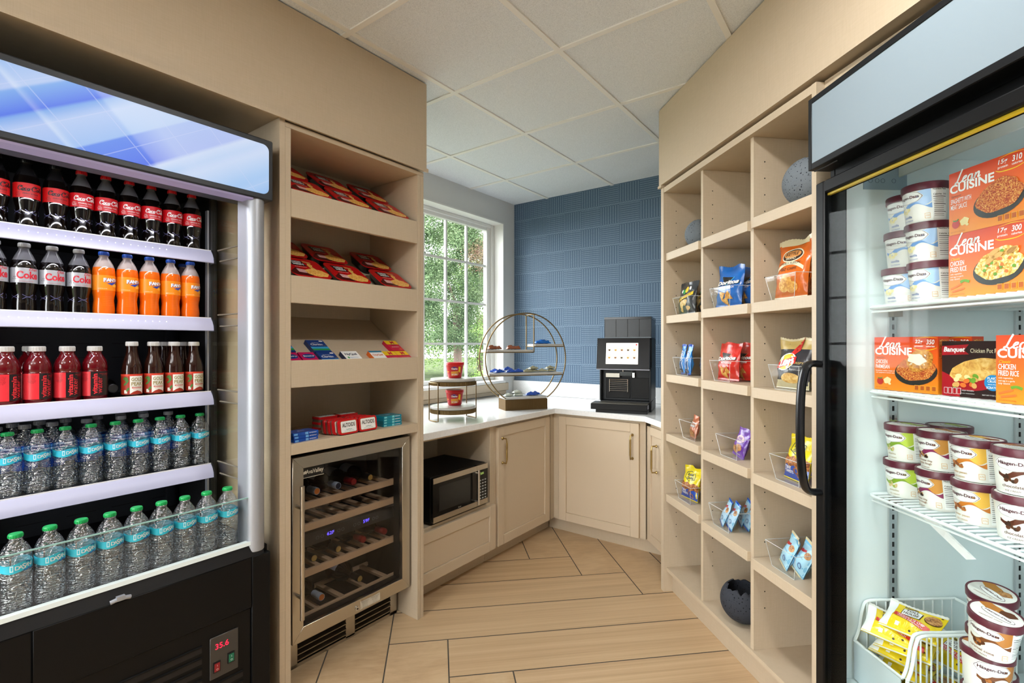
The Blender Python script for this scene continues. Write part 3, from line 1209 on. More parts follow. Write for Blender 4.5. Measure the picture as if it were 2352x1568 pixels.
def make_orange(x, y, z, label, group, rz):
    t = start_bottle('orange_soda_bottle', label, 'bottle', group, x, y, z, rz)
    r = 0.0325
    b = MB()
    prof = [(0.012, 0.002), (0.025, 0.0), (0.0305, 0.006), (0.0315, 0.022), (0.030, 0.04), (0.0285, 0.055), (0.030, 0.068), (0.0322, 0.078), (r, 0.085), (r, 0.145),
            (0.0318, 0.158), (0.0302, 0.168, ORNECK), (0.0262, 0.180, ORNECK), (0.020, 0.193, ORNECK), (0.0135, 0.203, ORNECK), (0.0128, 0.208, ORNECK), (0.0142, 0.2085, ORNECK),
            (0.0142, 0.211, ORNECK), (0.0115, 0.212, ORNECK)]
    b.lathe(prof, ORANGE, 32)
    S = cyl(lambda v: 0.0305, -90)
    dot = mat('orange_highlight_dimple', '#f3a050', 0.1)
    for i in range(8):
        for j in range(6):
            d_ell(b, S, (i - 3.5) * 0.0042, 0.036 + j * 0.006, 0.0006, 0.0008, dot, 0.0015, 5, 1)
    b.build('bottle_body', t)
    c = MB()
    capmesh(c, 0.0148, 0.2115, 0.224, CAPB)
    c.build('cap', t)
    lb = MB()
    S = cyl(lambda v: r + 0.0004, -90)
    lb.lathe([(r + 0.0004, 0.088), (r + 0.0004, 0.140)], mat('bright_orange_label', '#f08a10', 0.35), 40, closed_caps=False)
    d_poly(lb, S, [(-0.006, 0.112), (0.030, 0.120), (0.036, 0.131), (0.028, 0.126), (0.012, 0.106)], mat('deep_blue_ink', '#1c3fa8', 0.4), 0.0004)
    d_ell(lb, S, 0.024, 0.106, 0.013, 0.006, mat('orange_slice', '#f7b338', 0.4), 0.0005, 14)
    d_poly(lb, S, [(0.022, 0.112), (0.027, 0.116), (0.031, 0.112), (0.026, 0.109)], mat('leaf_green_ink', '#2f9a48', 0.4), 0.0006)
    blue = MATS['deep_blue_ink']
    for k, ch in enumerate('FANTA'):
        u = -0.011 + 0.0098 * k
        d_text(lb, S, ch, u + 0.0005, 0.1232 + 0.0004 * k, h=0.0142 - 0.0008 * k, m=blue, off=0.0006, bold=0.09)
        d_text(lb, S, ch, u, 0.1238 + 0.0004 * k, h=0.013 - 0.0008 * k, m=INKW, off=0.0009, bold=0.045)
    d_text(lb, S, 'naturally flavored soda', -0.018, 0.0935, w=0.026, m=INKW)
    lb.build('label', t)
    return t


def make_vitamin(x, y, z, label, group, rz):
    t = start_bottle('red_drink_bottle', label, 'bottle', group, x, y, z, rz)
    r = 0.0355
    b = MB()
    prof = [(0.012, 0.002), (0.029, 0.0), (0.0335, 0.005), (0.0345, 0.012), (r, 0.016), (r, 0.100), (0.0338, 0.104), (r, 0.109), (0.0352, 0.116), (0.0335, 0.128), (0.0292, 0.142),
            (0.0232, 0.153), (0.0195, 0.160), (0.0185, 0.166), (0.0198, 0.1665), (0.0198, 0.169), (0.0165, 0.17)]
    b.lathe(prof, REDW, 32)
    b.build('bottle_body', t)
    c = MB()
    capmesh(c, 0.0205, 0.1695, 0.186, CAPW)
    c.build('cap', t)
    lb = MB()
    S = cyl(lambda v: r + 0.0004, -90)
    lb.lathe([(r + 0.0004, 0.017), (r + 0.0004, 0.099)], mat('coral_red_label', '#e2303a', 0.35), 40, closed_caps=False)
    d_rect(lb, S, -0.012, 0.017, 0.062, 0.099, mat('dark_label_panel', '#1a1416', 0.35), 0.0003, 16)
    red = MATS['coral_red_label']
    d_text(lb, S, 'vitamin', 0.000, 0.057, h=0.0135, w=0.070, m=red, off=0.0006, bold=0.03, rot=pi / 2)
    d_text(lb, S, 'water', 0.0135, 0.052, w=0.056, h=0.0125, m=red, off=0.0006, rot=pi / 2)
    for q in range(7):
        d_text(lb, S, ['vitamins to help you', 'feel ready to work', 'hard all day and', 'play all evening', 'and then have', 'a little more', 'every day'][q], -0.030, 0.092 - 0.004 * q, h=0.0026, m=INKK, off=0.0005)
    d_text(lb, S, 'nutrient enhanced', 0.028, 0.092, h=0.003, m=red, off=0.0006)
    d_text(lb, S, 'water beverage', 0.028, 0.087, h=0.003, m=red, off=0.0006)
    lb.build('label', t)
    return t


def make_tea(x, y, z, label, group, rz):
    t = start_bottle('tea_bottle', label, 'bottle', group, x, y, z, rz)
    r = 0.0315
    b = MB()
    prof = [(0.012, 0.002), (0.026, 0.0), (0.030, 0.005), (r, 0.010), (r, 0.096), (0.0305, 0.108), (0.0275, 0.124), (0.0225, 0.142), (0.0185, 0.158), (0.0165, 0.172), (0.016, 0.182), (0.0175, 0.183),
            (0.0175, 0.186), (0.015, 0.187)]
    b.lathe(prof, TEA, 32)
    b.build('bottle_body', t)
    c = MB()
    capmesh(c, 0.0185, 0.1865, 0.202, CAPW)
    c.build('cap', t)
    lb = MB()
    S = cyl(lambda v: r + 0.0004, -90)
    lb.lathe([(r + 0.0004, 0.012), (r + 0.0004, 0.085)], mat('brick_red_label', '#a8301c', 0.4), 40, closed_caps=False)
    d_rect(lb, S, -0.05, 0.0775, 0.05, 0.085, mat('tomato_red_ink', '#d6402a', 0.4), 0.0003, 16)
    wp = mat('cream_white_paper', '#efece2', 0.5)
    d_poly(lb, S, [(-0.004, 0.078), (-0.004, 0.014), (0.007, 0.022), (0.018, 0.026), (0.018, 0.078)], wp, 0.0003)
    d_poly(lb, S, [(0.018, 0.078), (0.018, 0.026), (0.030, 0.022), (0.040, 0.014), (0.040, 0.078)], wp, 0.0003)
    gold = mat('gold_ink', '#9c8a3c', 0.35, metal=0.2)
    d_text(lb, S, 'GOLD', 0.018, 0.066, h=0.0125, w=0.035, m=gold, bold=0.02)
    d_text(lb, S, 'PEAK', 0.018, 0.050, h=0.0125, w=0.035, m=gold, bold=0.02)
    d_text(lb, S, 'REAL BREWED TEA', 0.018, 0.041, w=0.034, m=gold)
    d_rect(lb, S, 0.002, 0.034, 0.034, 0.038, MATS['tomato_red_ink'], 0.0005, 8)
    d_text(lb, S, 'UNSWEETENED', 0.018, 0.036, w=0.026, m=wp, off=0.0008)
    d_text(lb, S, 'TEA BLACK TEA', 0.018, 0.031, w=0.026, m=MATS['tomato_red_ink'])
    lg = mat('tea_leaf_green', '#3f7a2c', 0.5)
    for u, v in ((-0.014, 0.066), (-0.012, 0.058), (-0.018, 0.05), (-0.010, 0.03), (0.045, 0.06), (0.046, 0.04), (-0.02, 0.07)):
        d_ell(lb, S, u, v, 0.0035, 0.008, lg, 0.0006, 10, 1, rot=0.5 * u * 100)
    d_rect(lb, S, -0.022, 0.016, -0.012, 0.028, wp, 0.0005, 3)
    lb.build('label', t)
    return t


def water_profile(r, h):
    p = [(0.010, 0.006), (0.018, 0.001), (0.0265, 0.0), (r * 0.96, 0.007), (r, 0.016)]
    z = 0.022
    while z < 0.108:
        p.append((r, z))
        p.append((r - 0.0011, z + 0.003))
        p.append((r, z + 0.006))
        z += 0.0095
    p += [(r, 0.112), (r, 0.134), (r * 0.985, 0.140), (r, 0.146), (r * 0.95, 0.156), (r * 0.80, 0.168), (r * 0.60, 0.178), (0.0135, 0.186), (0.0125, 0.191), (0.0145, 0.1915), (0.0145, 0.194), (0.0115, 0.195)]
    return p


def make_water(x, y, z, label, group, rz, rs=3):
    t = start_bottle('water_bottle', label, 'bottle', group, x, y, z, rz)
    r = 0.0322
    b = MB()
    b.lathe(water_profile(r, 0.205), WATERG, 36)
    rr = random.Random(rs)
    V = []
    for (px, py, pz) in b.V:
        a = atan2(py, px)
        k = 0.0
        if 0.012 < pz < 0.108:
            k = 0.0010 * sin(3 * a + pz * 70 + rs) + 0.0008 * sin(7 * a - pz * 160 + 2 * rs)
        if pz <= 0.012:
            k = -0.0025 * (0.5 + 0.5 * cos(5 * a)) * (px * px + py * py > 0.0002)
        if pz > 0.142 and pz < 0.18:
            k = 0.0006 * cos(14 * a)
        L = max(sqrt(px * px + py * py), 1e-6)
        V.append((px * (1 + k / L), py * (1 + k / L), pz))
    b.V = V
    b.build('bottle_body', t, sharp=60)
    c = MB()
    capmesh(c, 0.0150, 0.1945, 0.2045, CAPG, ridges=True)
    c.build('cap', t)
    lb = MB()
    S = cyl(lambda v: r + 0.0006, -90)
    aq = mat('aqua_label', '#35c3de', 0.3)
    u1 = pi * r
    lo = lambda u: 0.1105 + 0.0028 * sin(u * 90)
    hi = lambda u: 0.1325 + 0.0028 * sin(u * 90 + 0.9)
    d_band(lb, S, lo, hi, -u1, u1, aq, 0.0, 48)
    dk = mat('ocean_blue_ink', '#1a6fb8', 0.35)
    d_stroke(lb, S, [(0.006, 0.114), (0.012, 0.1115), (0.018, 0.115), (0.024, 0.112), (0.03, 0.1135)], 0.004, dk, 0.0003)
    d_stroke(lb, S, [(0.011, 0.132), (0.016, 0.134), (0.022, 0.130)], 0.003, dk, 0.0003)
    for k, ch in enumerate('DASANI'):
        d_text(lb, S, ch, -0.0065 + 0.0066 * k, 0.1215 + 0.0006 * k, h=0.010 if ch != 'S' else 0.014, m=INKW, off=0.0006, bold=0.012)
    d_rect(lb, S, -0.021, 0.113, -0.014, 0.129, mat('pale_aqua_ink', '#c8eef5', 0.4), 0.0004, 3)
    d_rect(lb, S, -0.019, 0.116, -0.016, 0.126, aq, 0.0006, 2)
    lb.build('label', t)
    return t


def make_blue_water(x, y, z, label, group, rz):
    t = start_bottle('water_bottle', label, 'bottle', group, x, y, z, rz)
    r = 0.0322
    b = MB()
    b.lathe([(0.012, 0.002), (0.028, 0.0), (r, 0.008), (r, 0.150), (r * 0.96, 0.160), (r * 0.82, 0.173), (r * 0.62, 0.184), (0.0135, 0.193), (0.0125, 0.199), (0.0145, 0.1995), (0.0145, 0.202), (0.0115, 0.203)], WATERG, 28)
    b.build('bottle_body', t, sharp=60)
    c = MB()
    capmesh(c, 0.0152, 0.2025, 0.2165, CAPGR)
    c.build('cap', t)
    lb = MB()
    S = cyl(lambda v: r + 0.0006, -90)
    lb.lathe([(r + 0.0006, 0.070), (r + 0.0006, 0.150)], mat('royal_blue_label', '#1747b0', 0.25), 36, closed_caps=False)
    lt = mat('sky_blue_ink', '#4d9ae6', 0.3)
    d_band(lb, S, lambda u: 0.140 + 0.002 * sin(u * 120), lambda u: 0.146 + 0.003 * sin(u * 90 + 1), -0.09, 0.09, lt, 0.0003, 32)
    d_band(lb, S, lambda u: 0.131 + 0.002 * sin(u * 150), lambda u: 0.1345 + 0.002 * sin(u * 100 + 2), -0.09, 0.09, mat('pale_blue_ink', '#a9d2f5', 0.3), 0.0003, 32)
    d_text(lb, S, 'AQUAFINA', 0.0, 0.112, w=0.048, m=INKW, bold=0.01)
    lb.build('label', t)
    return t

CY = 0.410
G = 'bottles on the shelves of the drinks cooler'


def row(maker, xs, y, z, labels, group, rz=3, jit=2.5, proto=None):
    first = None
    for i, x in enumerate(xs):
        a = (rz[i] if isinstance(rz, (list, tuple)) else rz) + R3.uniform(-jit, jit)
        if first is None and proto is None:
            first = maker(x, y, z, labels[i], group, a)
        else:
            dup(proto or first, FL, x, y, z, a, label=labels[i], group=group)
    return proto or first

# top shelf
row(lambda *a: make_cola('zero', *a), [0.289, 0.360, 0.430], CY, 1.687,
    ['black-capped cola bottle cut by the left edge of the photo on the top shelf', 'black-capped cola bottle second from the left on the top cooler shelf',
     'black-capped cola bottle right beside the red-capped ones on the top shelf'], 'black-capped cola bottles on the top shelf')
xs = [0.496, 0.563, 0.631, 0.699, 0.767, 0.835]
row(lambda *a: make_cola('classic', *a), xs, CY, 1.687, ['%s red-capped cola bottle from the left on the top cooler shelf' % ORD[i] for i in range(5)] +
    ['red-capped cola bottle at the right end of the top cooler shelf'], 'red-capped cola bottles on the top shelf')
# second shelf
row(lambda *a: make_cola('diet', *a), [0.286, 0.354, 0.421, 0.489], CY, 1.419,
    ['silver-label diet cola bottle cut by the left edge of the photo'] + ['%s whole silver-label diet cola bottle from the left, second cooler shelf' % ORD[i] for i in range(2)] +
    ['silver-label diet cola bottle next to the orange soda bottles'], 'silver-label diet cola bottles on the second shelf')
fa = row(make_orange, [0.557, 0.625, 0.693, 0.762, 0.830], CY, 1.419,
         ['%s orange soda bottle from the left in the front row' % ORD[i] for i in range(4)] + ['orange soda bottle at the right end of the front row'], 'orange soda bottles on the second shelf', rz=9)
row(make_orange, [0.832], CY + 0.075, 1.419, ['orange soda bottle standing behind the right end of the orange row, cap showing'], 'orange soda bottles on the second shelf', proto=fa)
# third shelf
vt = row(make_vitamin, [0.311, 0.385, 0.459, 0.532], CY, 1.127,
         ['red drink bottle with white cap cut by the left photo edge', 'second red drink bottle with white cap from the left, front row',
          'third red drink bottle with white cap from the left, front row', 'red drink bottle with white cap nearest the tea bottles'], 'red drink bottles on the third shelf', rz=[26, 14, 4, -14])
row(make_vitamin, [0.384], CY + 0.09, 1.127, ['red drink bottle standing behind the second red bottle, only its cap showing'], 'red drink bottles on the third shelf', proto=vt)
te = row(make_tea, [0.639, 0.706, 0.774, 0.843], CY, 1.127, ['%s tea bottle from the left in the front row of tea' % ORD[i] for i in range(3)] +
         ['tea bottle at the right end of the front row of tea'], 'tea bottles on the third shelf', rz=-18)
row(make_tea, [0.770, 0.836], CY + 0.085, 1.127, ['tea bottle in the back row, seen between the second and third front ones', 'tea bottle in the back row, seen between the two rightmost front ones'],
    'tea bottles on the third shelf', proto=te)
t = thing('dark_bottle', 'dark bottle lying on its side in the gap between red drinks and tea', 'bottle', FL, 0.588, 0.56, 1.127 + 0.034, rx=90)
m = MB()
m.lathe([(0.012, -0.05), (0.030, -0.048), (0.033, -0.03), (0.033, 0.05), (0.026, 0.08), (0.014, 0.10), (0.014, 0.12)], COLA, 24)
m.build('bottle_body', t)
m = MB()
m.lathe([(0.0155, 0.118), (0.0155, 0.134), (0.014, 0.135)], CAPK, 24)
m.build('cap', t)
# fourth shelf
wa = row(make_water, [0.316, 0.385, 0.454, 0.522, 0.590, 0.658, 0.727, 0.796, 0.864], CY, 0.839,
         ['%s green-capped water bottle from the left on the fourth cooler shelf' % ORD[i] for i in range(8)] + ['green-capped water bottle at the right end of the fourth cooler shelf'],
         'green-capped water bottles on the fourth shelf', rz=11)
xa = [0.300, 0.367, 0.435, 0.527, 0.626, 0.697, 0.779]
bw = row(make_blue_water, xa, CY + 0.072, 0.839, ['%s grey-capped blue-label water bottle from the left, middle row of fourth shelf' % ORD[i] for i in range(7)], 'blue-label water bottles behind the green-capped ones')
xb = [0.349, 0.416, 0.485, 0.575, 0.645, 0.717]
row(make_blue_water, xb, CY + 0.144, 0.839, ['%s grey-capped blue-label water bottle from the left, rear row of fourth shelf' % ORD[i] for i in range(6)], 'blue-label water bottles behind the green-capped ones', proto=bw)
# deck
row(make_water, [0.280, 0.348, 0.415, 0.481, 0.547, 0.613, 0.679, 0.745, 0.812], 0.052, 0.616,
    ['%s green-capped water bottle from the left behind the bottom front glass' % ORD[i] for i in range(8)] + ['green-capped water bottle at the right end of the bottom deck'],
    'green-capped water bottles on the bottom deck', proto=wa, rz=9)
# ------------------------------------------------------------ display tower over the wine cooler
tw = thing('display_cabinet', 'tall beige display cabinet with sloping lipped shelves above the wine cooler', 'cabinet', FL, 0, 0, 0)
m = MB()
m.box(0.9935, 0, 0, 1.016, 0.90, 2.130, LAM)
m.build('side_panel', tw, bevel=0.001)
m = MB()
m.box(1.653, 0, 0, 1.671, 0.90, 2.130, LAM)
m.box(1.6715, 0, 0, 1.692, 0.90, 2.130, LAM)
for zz in (1.86, 1.84, 1.02):
    pass
m.build('side_panel', tw, bevel=0.001)
m = MB()
m.box(0.9935, 0, 2.1305, 1.692, 0.90, 2.1495, LAM)
m.build('top_panel', tw, bevel=0.001)
m = MB()
m.box(1.0165, 0.358, 0.90, 1.6525, 0.372, 2.130, LAM)
m.build('back_panel', tw)
TAN = 0.66
for zb, zt in ((1.800, 1.906), (1.476, 1.580), (1.155, 1.258)):
    m = MB()
    m.box(1.0165, 0.0, zb, 1.6525, 0.018, zt, LAM)
    z0 = zb + 0.065
    m.prism([(0.018, z0), (0.357, z0 + 0.339 * TAN), (0.357, z0 + 0.339 * TAN - 0.02), (0.018, z0 - 0.02)], 1.0165, 1.6525, LAM, axis='x')
    m.build('sloped_shelf', tw, bevel=0.001)
m = MB()
m.box(1.0165, 0.0, 0.901, 1.6525, 0.357, 0.942, LAM)
m.build('shelf', tw, bevel=0.001)

# slope placement
SL = math.degrees(math.atan(TAN))
CS, SN = cos(radians(SL)), sin(radians(SL))


def slope_pos(zb, s, h=0.0):
    """distance s up the slope from the lip, height h above it -> local y, z"""
    z0 = zb + 0.065
    return 0.018 + s * CS - h * SN, z0 + s * SN + h * CS


def mk_noodles():
    m = mat('noodle_picture', '#c98a36', 0.35)
    n = NT(m)
    co = n.coord('Object')
    w = n.noise(n.mapping(co, (1, 1, 1)), 120, 3, 0.6, 2.5)
    v = n.voronoi(co, 150)
    c = n.ramp(w, [(0.30, '#7a3412'), (0.42, '#d07c28'), (0.52, '#f0b850'), (0.64, '#fbe296')])
    c = n.mix(n.ramp(v, [(0.0, '#ffffff'), (0.12, '#000000')]), c, '#b5452a')
    n.base(c)
    return m

NOOD = mk_noodles()
TRAYR = mat('red_film_lid', '#bc1216', 0.22, spec=0.6)
TRAYR2 = mat('bright_red_ink', '#d31a1c', 0.25)
DKRED = mat('maroon_ink', '#4a0c10', 0.3)
PINKL = mat('pink_white_ink', '#dcb7b4', 0.35)


def make_noodle(zb, x, s, label, group, rz=0):
    y, z = slope_pos(zb, s, 0.0)
    t = thing('noodle_tray', label, 'instant noodles', FL, x, y, z, rx=SL, rz=rz, group=group)
    w, d, h = 0.172, 0.160, 0.043
    m = MB()
    n = 10
    lo, hi = rrect(-w / 2 + 0.02, 0.018, w / 2 - 0.02, d - 0.018, 0.02, 4), rrect(-w / 2 + 0.003, 0.003, w / 2 - 0.003, d - 0.003, 0.028, 4)
    k = len(lo)
    V = [(a, b, 0.0) for a, b in lo] + [(a, b, h - 0.004) for a, b in hi]
    F = [tuple(reversed(range(k))), tuple(range(k, 2 * k))] + [(i, (i + 1) % k, k + (i + 1) % k, k + i) for i in range(k)]
    m.add(V, F, BLACKG)
    m.build('tray', t)
    m = MB()
    m.prism(rrect(-w / 2, 0.0, w / 2, d, 0.030, 5), h - 0.004, h, TRAYR)
    S = flat((0, 0, h), (1, 0, 0), (0, 1, 0), (0, 0, 1))
    d_poly(m, S, [(-0.084, 0.035), (-0.084, 0.02), (-0.07, 0.006), (0.0, 0.004), (-0.015, 0.05), (-0.05, 0.07)], DKRED, 0.0002)
    d_poly(m, S, [(-0.058, 0.135), (-0.052, 0.090), (0.012, 0.090), (0.006, 0.135)], INKK, 0.0004)
    d_text(m, S, 'CHOW', -0.022, 0.122, h=0.0145, w=0.046, m=INKW, off=0.0007, bold=0.03)
    d_text(m, S, 'MEIN', -0.020, 0.104, h=0.0145, w=0.046, m=INKW, off=0.0007, bold=0.03)
    d_poly(m, S, [(-0.016, 0.139), (-0.017, 0.133), (0.001, 0.133), (0.002, 0.139)], TRAYR2, 0.0007)
    d_poly(m, S, [(0.01, 0.138), (0.012, 0.126), (0.045, 0.120), (0.043, 0.132)], mat('tan_ribbon_ink', '#c98a4a', 0.35), 0.0004)
    d_poly(m, S, [(-0.055, 0.086), (-0.052, 0.076), (0.012, 0.074), (0.01, 0.084)], TRAYR2, 0.0005)
    d_text(m, S, 'CHICKEN FLAVOR', -0.02, 0.080, w=0.052, m=INKW, off=0.0007)
    d_poly(m, S, [(-0.052, 0.060), (-0.052, 0.032), (-0.014, 0.028), (-0.012, 0.056)], PINKL, 0.0004)
    d_text(m, S, 'STIR FRY', -0.034, 0.050, w=0.03, m=TRAYR2, off=0.0006)
    d_text(m, S, 'TASTE', -0.033, 0.040, w=0.026, m=TRAYR2, off=0.0006)
    d_ell(m, S, 0.030, 0.040, 0.050, 0.032, NOOD, 0.0005, 22, 2, wob=0.05, k=7)
    d_poly(m, S, [(0.022, 0.05), (0.018, 0.10), (0.024, 0.118), (0.036, 0.118), (0.042, 0.104), (0.034, 0.09), (0.048, 0.05)], NOOD, 0.0006)
    m.build('lid', t)
    return t

GN = 'noodle trays on the sloping shelves'
sp = None
for zb, nm in ((1.800, 'top'), (1.476, 'second')):
    for j, s in enumerate((0.010, 0.186)):
        for i, x in enumerate(((1.118, 1.312, 1.545) if j == 0 else (1.102, 1.298, 1.548)) if nm == 'second' else ((1.118, 1.316, 1.528) if j == 0 else (1.105, 1.322, 1.530))):
            lab = 'red noodle tray, %s row, %s on the %s sloping shelf' % (('front', 'rear')[j], ('at the left end', 'in the middle', 'at the right end')[i], nm)
            y, z = slope_pos(zb, s, 0.0007)
            if sp is None:
                sp = make_noodle(zb, x, s, lab, GN)
                sp.location = FL.w(x, y, z)
            else:
                dup(sp, FL, x, y, z, rz=(i - 1) * -1.5 + j, rx=SL, label=lab, group=GN)

# medicine boxes on the third sloping shelf


def make_box(name, label, cat, group, w, d, h, side, art, x, s, zb=1.155, rz=0):
    y, z = slope_pos(zb, s, 0.0005)
    t = thing(name, label, cat, FL, x, y, z, rx=SL, rz=rz, group=group)
    m = MB()
    m.box(-w / 2, 0, 0, w / 2, d, h, side)
    S = flat((0, 0, h), (1, 0, 0), (0, 1, 0), (0, 0, 1))
    art(m, S, w, d)
    m.build('carton', t)
    return t

NAVY = mat('navy_carton', '#1b3f86', 0.35)
PINK = mat('magenta_carton', '#c4185c', 0.35)
GREEN = mat('grass_green_ink', '#2f9a4a', 0.4)
CYANI = mat('aqua_blue_ink', '#3aa4d8', 0.35)
YEL = mat('yellow_ink', '#f2c81e', 0.4)
MAG = mat('crimson_carton', '#cf1240', 0.35)
ORNG = mat('orange_carton', '#d9661c', 0.4)


def art_allergy_blue(m, S, w, d):
    d_rect(m, S, -w / 2, 0, w / 2, d, NAVY, 0.0002, 2)
    d_rect(m, S, -w / 2, d * 0.12, w / 2, d * 0.26, GREEN, 0.0004, 2)
    d_rect(m, S, -w / 2, d * 0.26, w / 2, d * 0.42, CYANI, 0.0004, 2)
    d_text(m, S, 'Claritin', -0.004, d * 0.62, w=w * 0.68, m=INKW, off=0.0006, bold=0.015)
    d_text(m, S, 'Non-Drowsy', -0.004, d * 0.76, w=w * 0.4, m=INKW, off=0.0006)
    d_ell(m, S, w * 0.34, d * 0.90, w * 0.12, d * 0.05, INKW, 0.0006, 12, 1)
    d_text(m, S, '24', w * 0.38, d * 0.52, h=d * 0.10, m=mat('gold_ink', '#9c8a3c', 0.35), off=0.0006)


def art_pink(m, S, w, d):
    d_ell(m, S, 0.002, d * 0.68, w * 0.40, d * 0.18, NAVY, 0.0003, 18, 1)
    d_text(m, S, 'Benadryl', 0.002, d * 0.68, w=w * 0.66, m=INKW, off=0.0006, bold=0.015)
    d_text(m, S, 'ALLERGY', 0.002, d * 0.32, w=w * 0.62, m=INKW, off=0.0006, bold=0.01)


def art_night(m, S, w, d):
    d_rect(m, S, -w / 2, 0, w / 2, d, INKW, 0.0002, 2)
    d_text(m, S, 'NyQuil', 0.0, d * 0.72, w=w * 0.74, m=mat('midnight_ink', '#17264a', 0.4), off=0.0005, bold=0.03)
    d_text(m, S, 'vapoCOOL', 0.004, d * 0.45, w=w * 0.55, m=MATS['ocean_blue_ink'], off=0.0005)
    d_rect(m, S, -w / 2, 0, w / 2, d * 0.20, CYANI, 0.0004, 2)
    d_ell(m, S, -w * 0.30, d * 0.46, w * 0.06, d * 0.08, GREEN, 0.0005, 10, 1)


def art_day(m, S, w, d):
    d_rect(m, S, -w / 2, 0, w / 2, d, INKW, 0.0002, 2)
    d_rect(m, S, -w / 2, d * 0.86, w / 2, d, mat('teal_blue_ink', '#2a7a9a', 0.4), 0.0004, 2)
    d_text(m, S, 'DayQuil', 0.0, d * 0.62, w=w * 0.78, m=ORNG, off=0.0005, bold=0.03)
    d_rect(m, S, -w / 2, 0, w / 2, d * 0.28, CYANI, 0.0004, 2)


def art_m(m, S, w, d):
    d_rect(m, S, -w / 2, d * 0.62, w / 2, d, YEL, 0.0002, 2)
    d_text(m, S, 'M', 0.004, d * 0.81, h=d * 0.27, m=MAG, off=0.0005, bold=0.025)
    d_text(m, S, 'Motrin', 0.006, d * 0.60, w=w * 0.5, m=mat('plum_ink', '#4a1a6a', 0.4), off=0.0006)
    d_text(m, S, 'IBUPROFEN', 0.0, d * 0.36, w=w * 0.6, m=INKW, off=0.0006)
    d_ell(m, S, w * 0.3, d * 0.16, w * 0.12, d * 0.07, ORNG, 0.0005, 12, 1)

GM = 'medicine cartons on the third sloping shelf'
make_box('medicine_carton', 'navy carton edge showing at the left end, behind the magenta ones', 'medicine box', GM, 0.078, 0.088, 0.018, NAVY, art_allergy_blue, 1.010 + 0.04, 0.099)
make_box('medicine_carton', 'magenta allergy carton cut by the left cabinet side', 'medicine box', GM, 0.066, 0.088, 0.018, PINK, art_pink, 1.052, 0.006)
make_box('medicine_carton', 'whole magenta allergy carton beside the blue cartons', 'medicine box', GM, 0.068, 0.088, 0.018, PINK, art_pink, 1.125, 0.006)
b0 = make_box('medicine_carton', 'blue allergy carton with green band, upper one of the pair', 'medicine box', GM, 0.080, 0.088, 0.018, NAVY, art_allergy_blue, 1.209, 0.096)
y, z = slope_pos(1.155, 0.005, 0.0005)
dup(b0, FL, 1.212, y, z, rx=SL, label='blue allergy carton with green band, lower one of the pair', group=GM)
make_box('medicine_carton', 'white and blue cold medicine carton alone in the middle', 'medicine box', GM, 0.080, 0.088, 0.020, mat('midnight_ink', '#17264a', 0.4), art_night, 1.326, 0.006)
make_box('medicine_carton', 'white carton with orange lettering left of the yellow topped ones', 'medicine box', GM, 0.072, 0.088, 0.020, ORNG, art_day, 1.466, 0.006)
mm = make_box('medicine_carton', 'red and yellow pain reliever carton lying above the other two', 'medicine box', GM, 0.072, 0.086, 0.018, MAG, art_m, 1.614, 0.097)
for i, x in enumerate((1.541, 1.615)):
    y, z = slope_pos(1.155, 0.006, 0.0005)
    dup(mm, FL, x, y, z, rx=SL, label=('red and yellow pain reliever carton in front, next to the white carton', 'red and yellow pain reliever carton in front at the right end')[i], group=GM)

# gum packs and mint tins on the flat shelf
FZ = 0.9422


def gum(label, group, color, x, y, z, w, rz):
    t = thing('gum_pack', label, 'chewing gum', FL, x, y, z, rz=rz, group=group)
    m = MB()
    c = mat(color[0], color[1], 0.2, spec=0.7)
    m.box(-w / 2, 0, 0, w / 2, 0.072, 0.0115, c)
    S = flat((0, 0, 0.0058), (1, 0, 0), (0, 0, 1), (0, -1, 0))
    d_rect(m, S, -0.003, -0.0045, 0.010, 0.0045, mat(color[2], color[3], 0.3), 0.0003, 2)
    d_text(m, S, 'PEPPERMINT', w * 0.28, 0, w=w * 0.3, m=INKW, off=0.0003)
    d_rect(m, S, -w * 0.46, -0.004, -w * 0.32, 0.003, MATS[color[2]], 0.0003, 2)
    S2_ = flat((0, 0, 0.0115), (1, 0, 0), (0, 1, 0), (0, 0, 1))
    d_text(m, S2_, 'gum', 0, 0.036, w=0.03, m=INKW, off=0.0003)
    m.build('sleeve', t)
    return t

POS = ['bottom', 'second', 'third', 'topmost']
g0 = None
for k in range(4):
    lab = 'blue gum pack, %s of the stack at the left end of the shelf' % (POS[k])
    x, y, z = 1.092 + (0.0, 0.002, -0.002, -0.001)[k], 0.022 + 0.003 * (k % 2), FZ + 0.0122 * k
    if k == 0:
        g0 = gum(lab, 'blue gum packs', ('blue_foil_pack', '#1450b4', 'light_blue_ink', '#6fb0ea'), x, y, z, 0.108, 6)
    elif k < 3:
        dup(g0, FL, x, y, z, rz=5 - 2 * k, label=lab if k < 2 else 'blue gum pack, topmost of the stack at the left end of the shelf', group='blue gum packs')
for k in range(4):
    lab = 'teal gum pack, %s of the stack at the right end of the shelf' % POS[k]
    x, y, z = 1.530, 0.034 + 0.002 * (k % 2), FZ + 0.0122 * k
    if k == 0:
        g1 = gum(lab, 'teal gum packs', ('teal_foil_pack', '#0f8aa0', 'pale_teal_ink', '#74d2d8'), x, y, z, 0.104, -3)
    else:
        dup(g1, FL, x + 0.002 * (k % 2), y, z, rz=-3 + k, label=lab, group='teal gum packs')

TINR = mat('red_enamel', '#c4161c', 0.25, spec=0.6)
TINS = mat('tin_metal', '#a59c90', 0.3, metal=0.9)


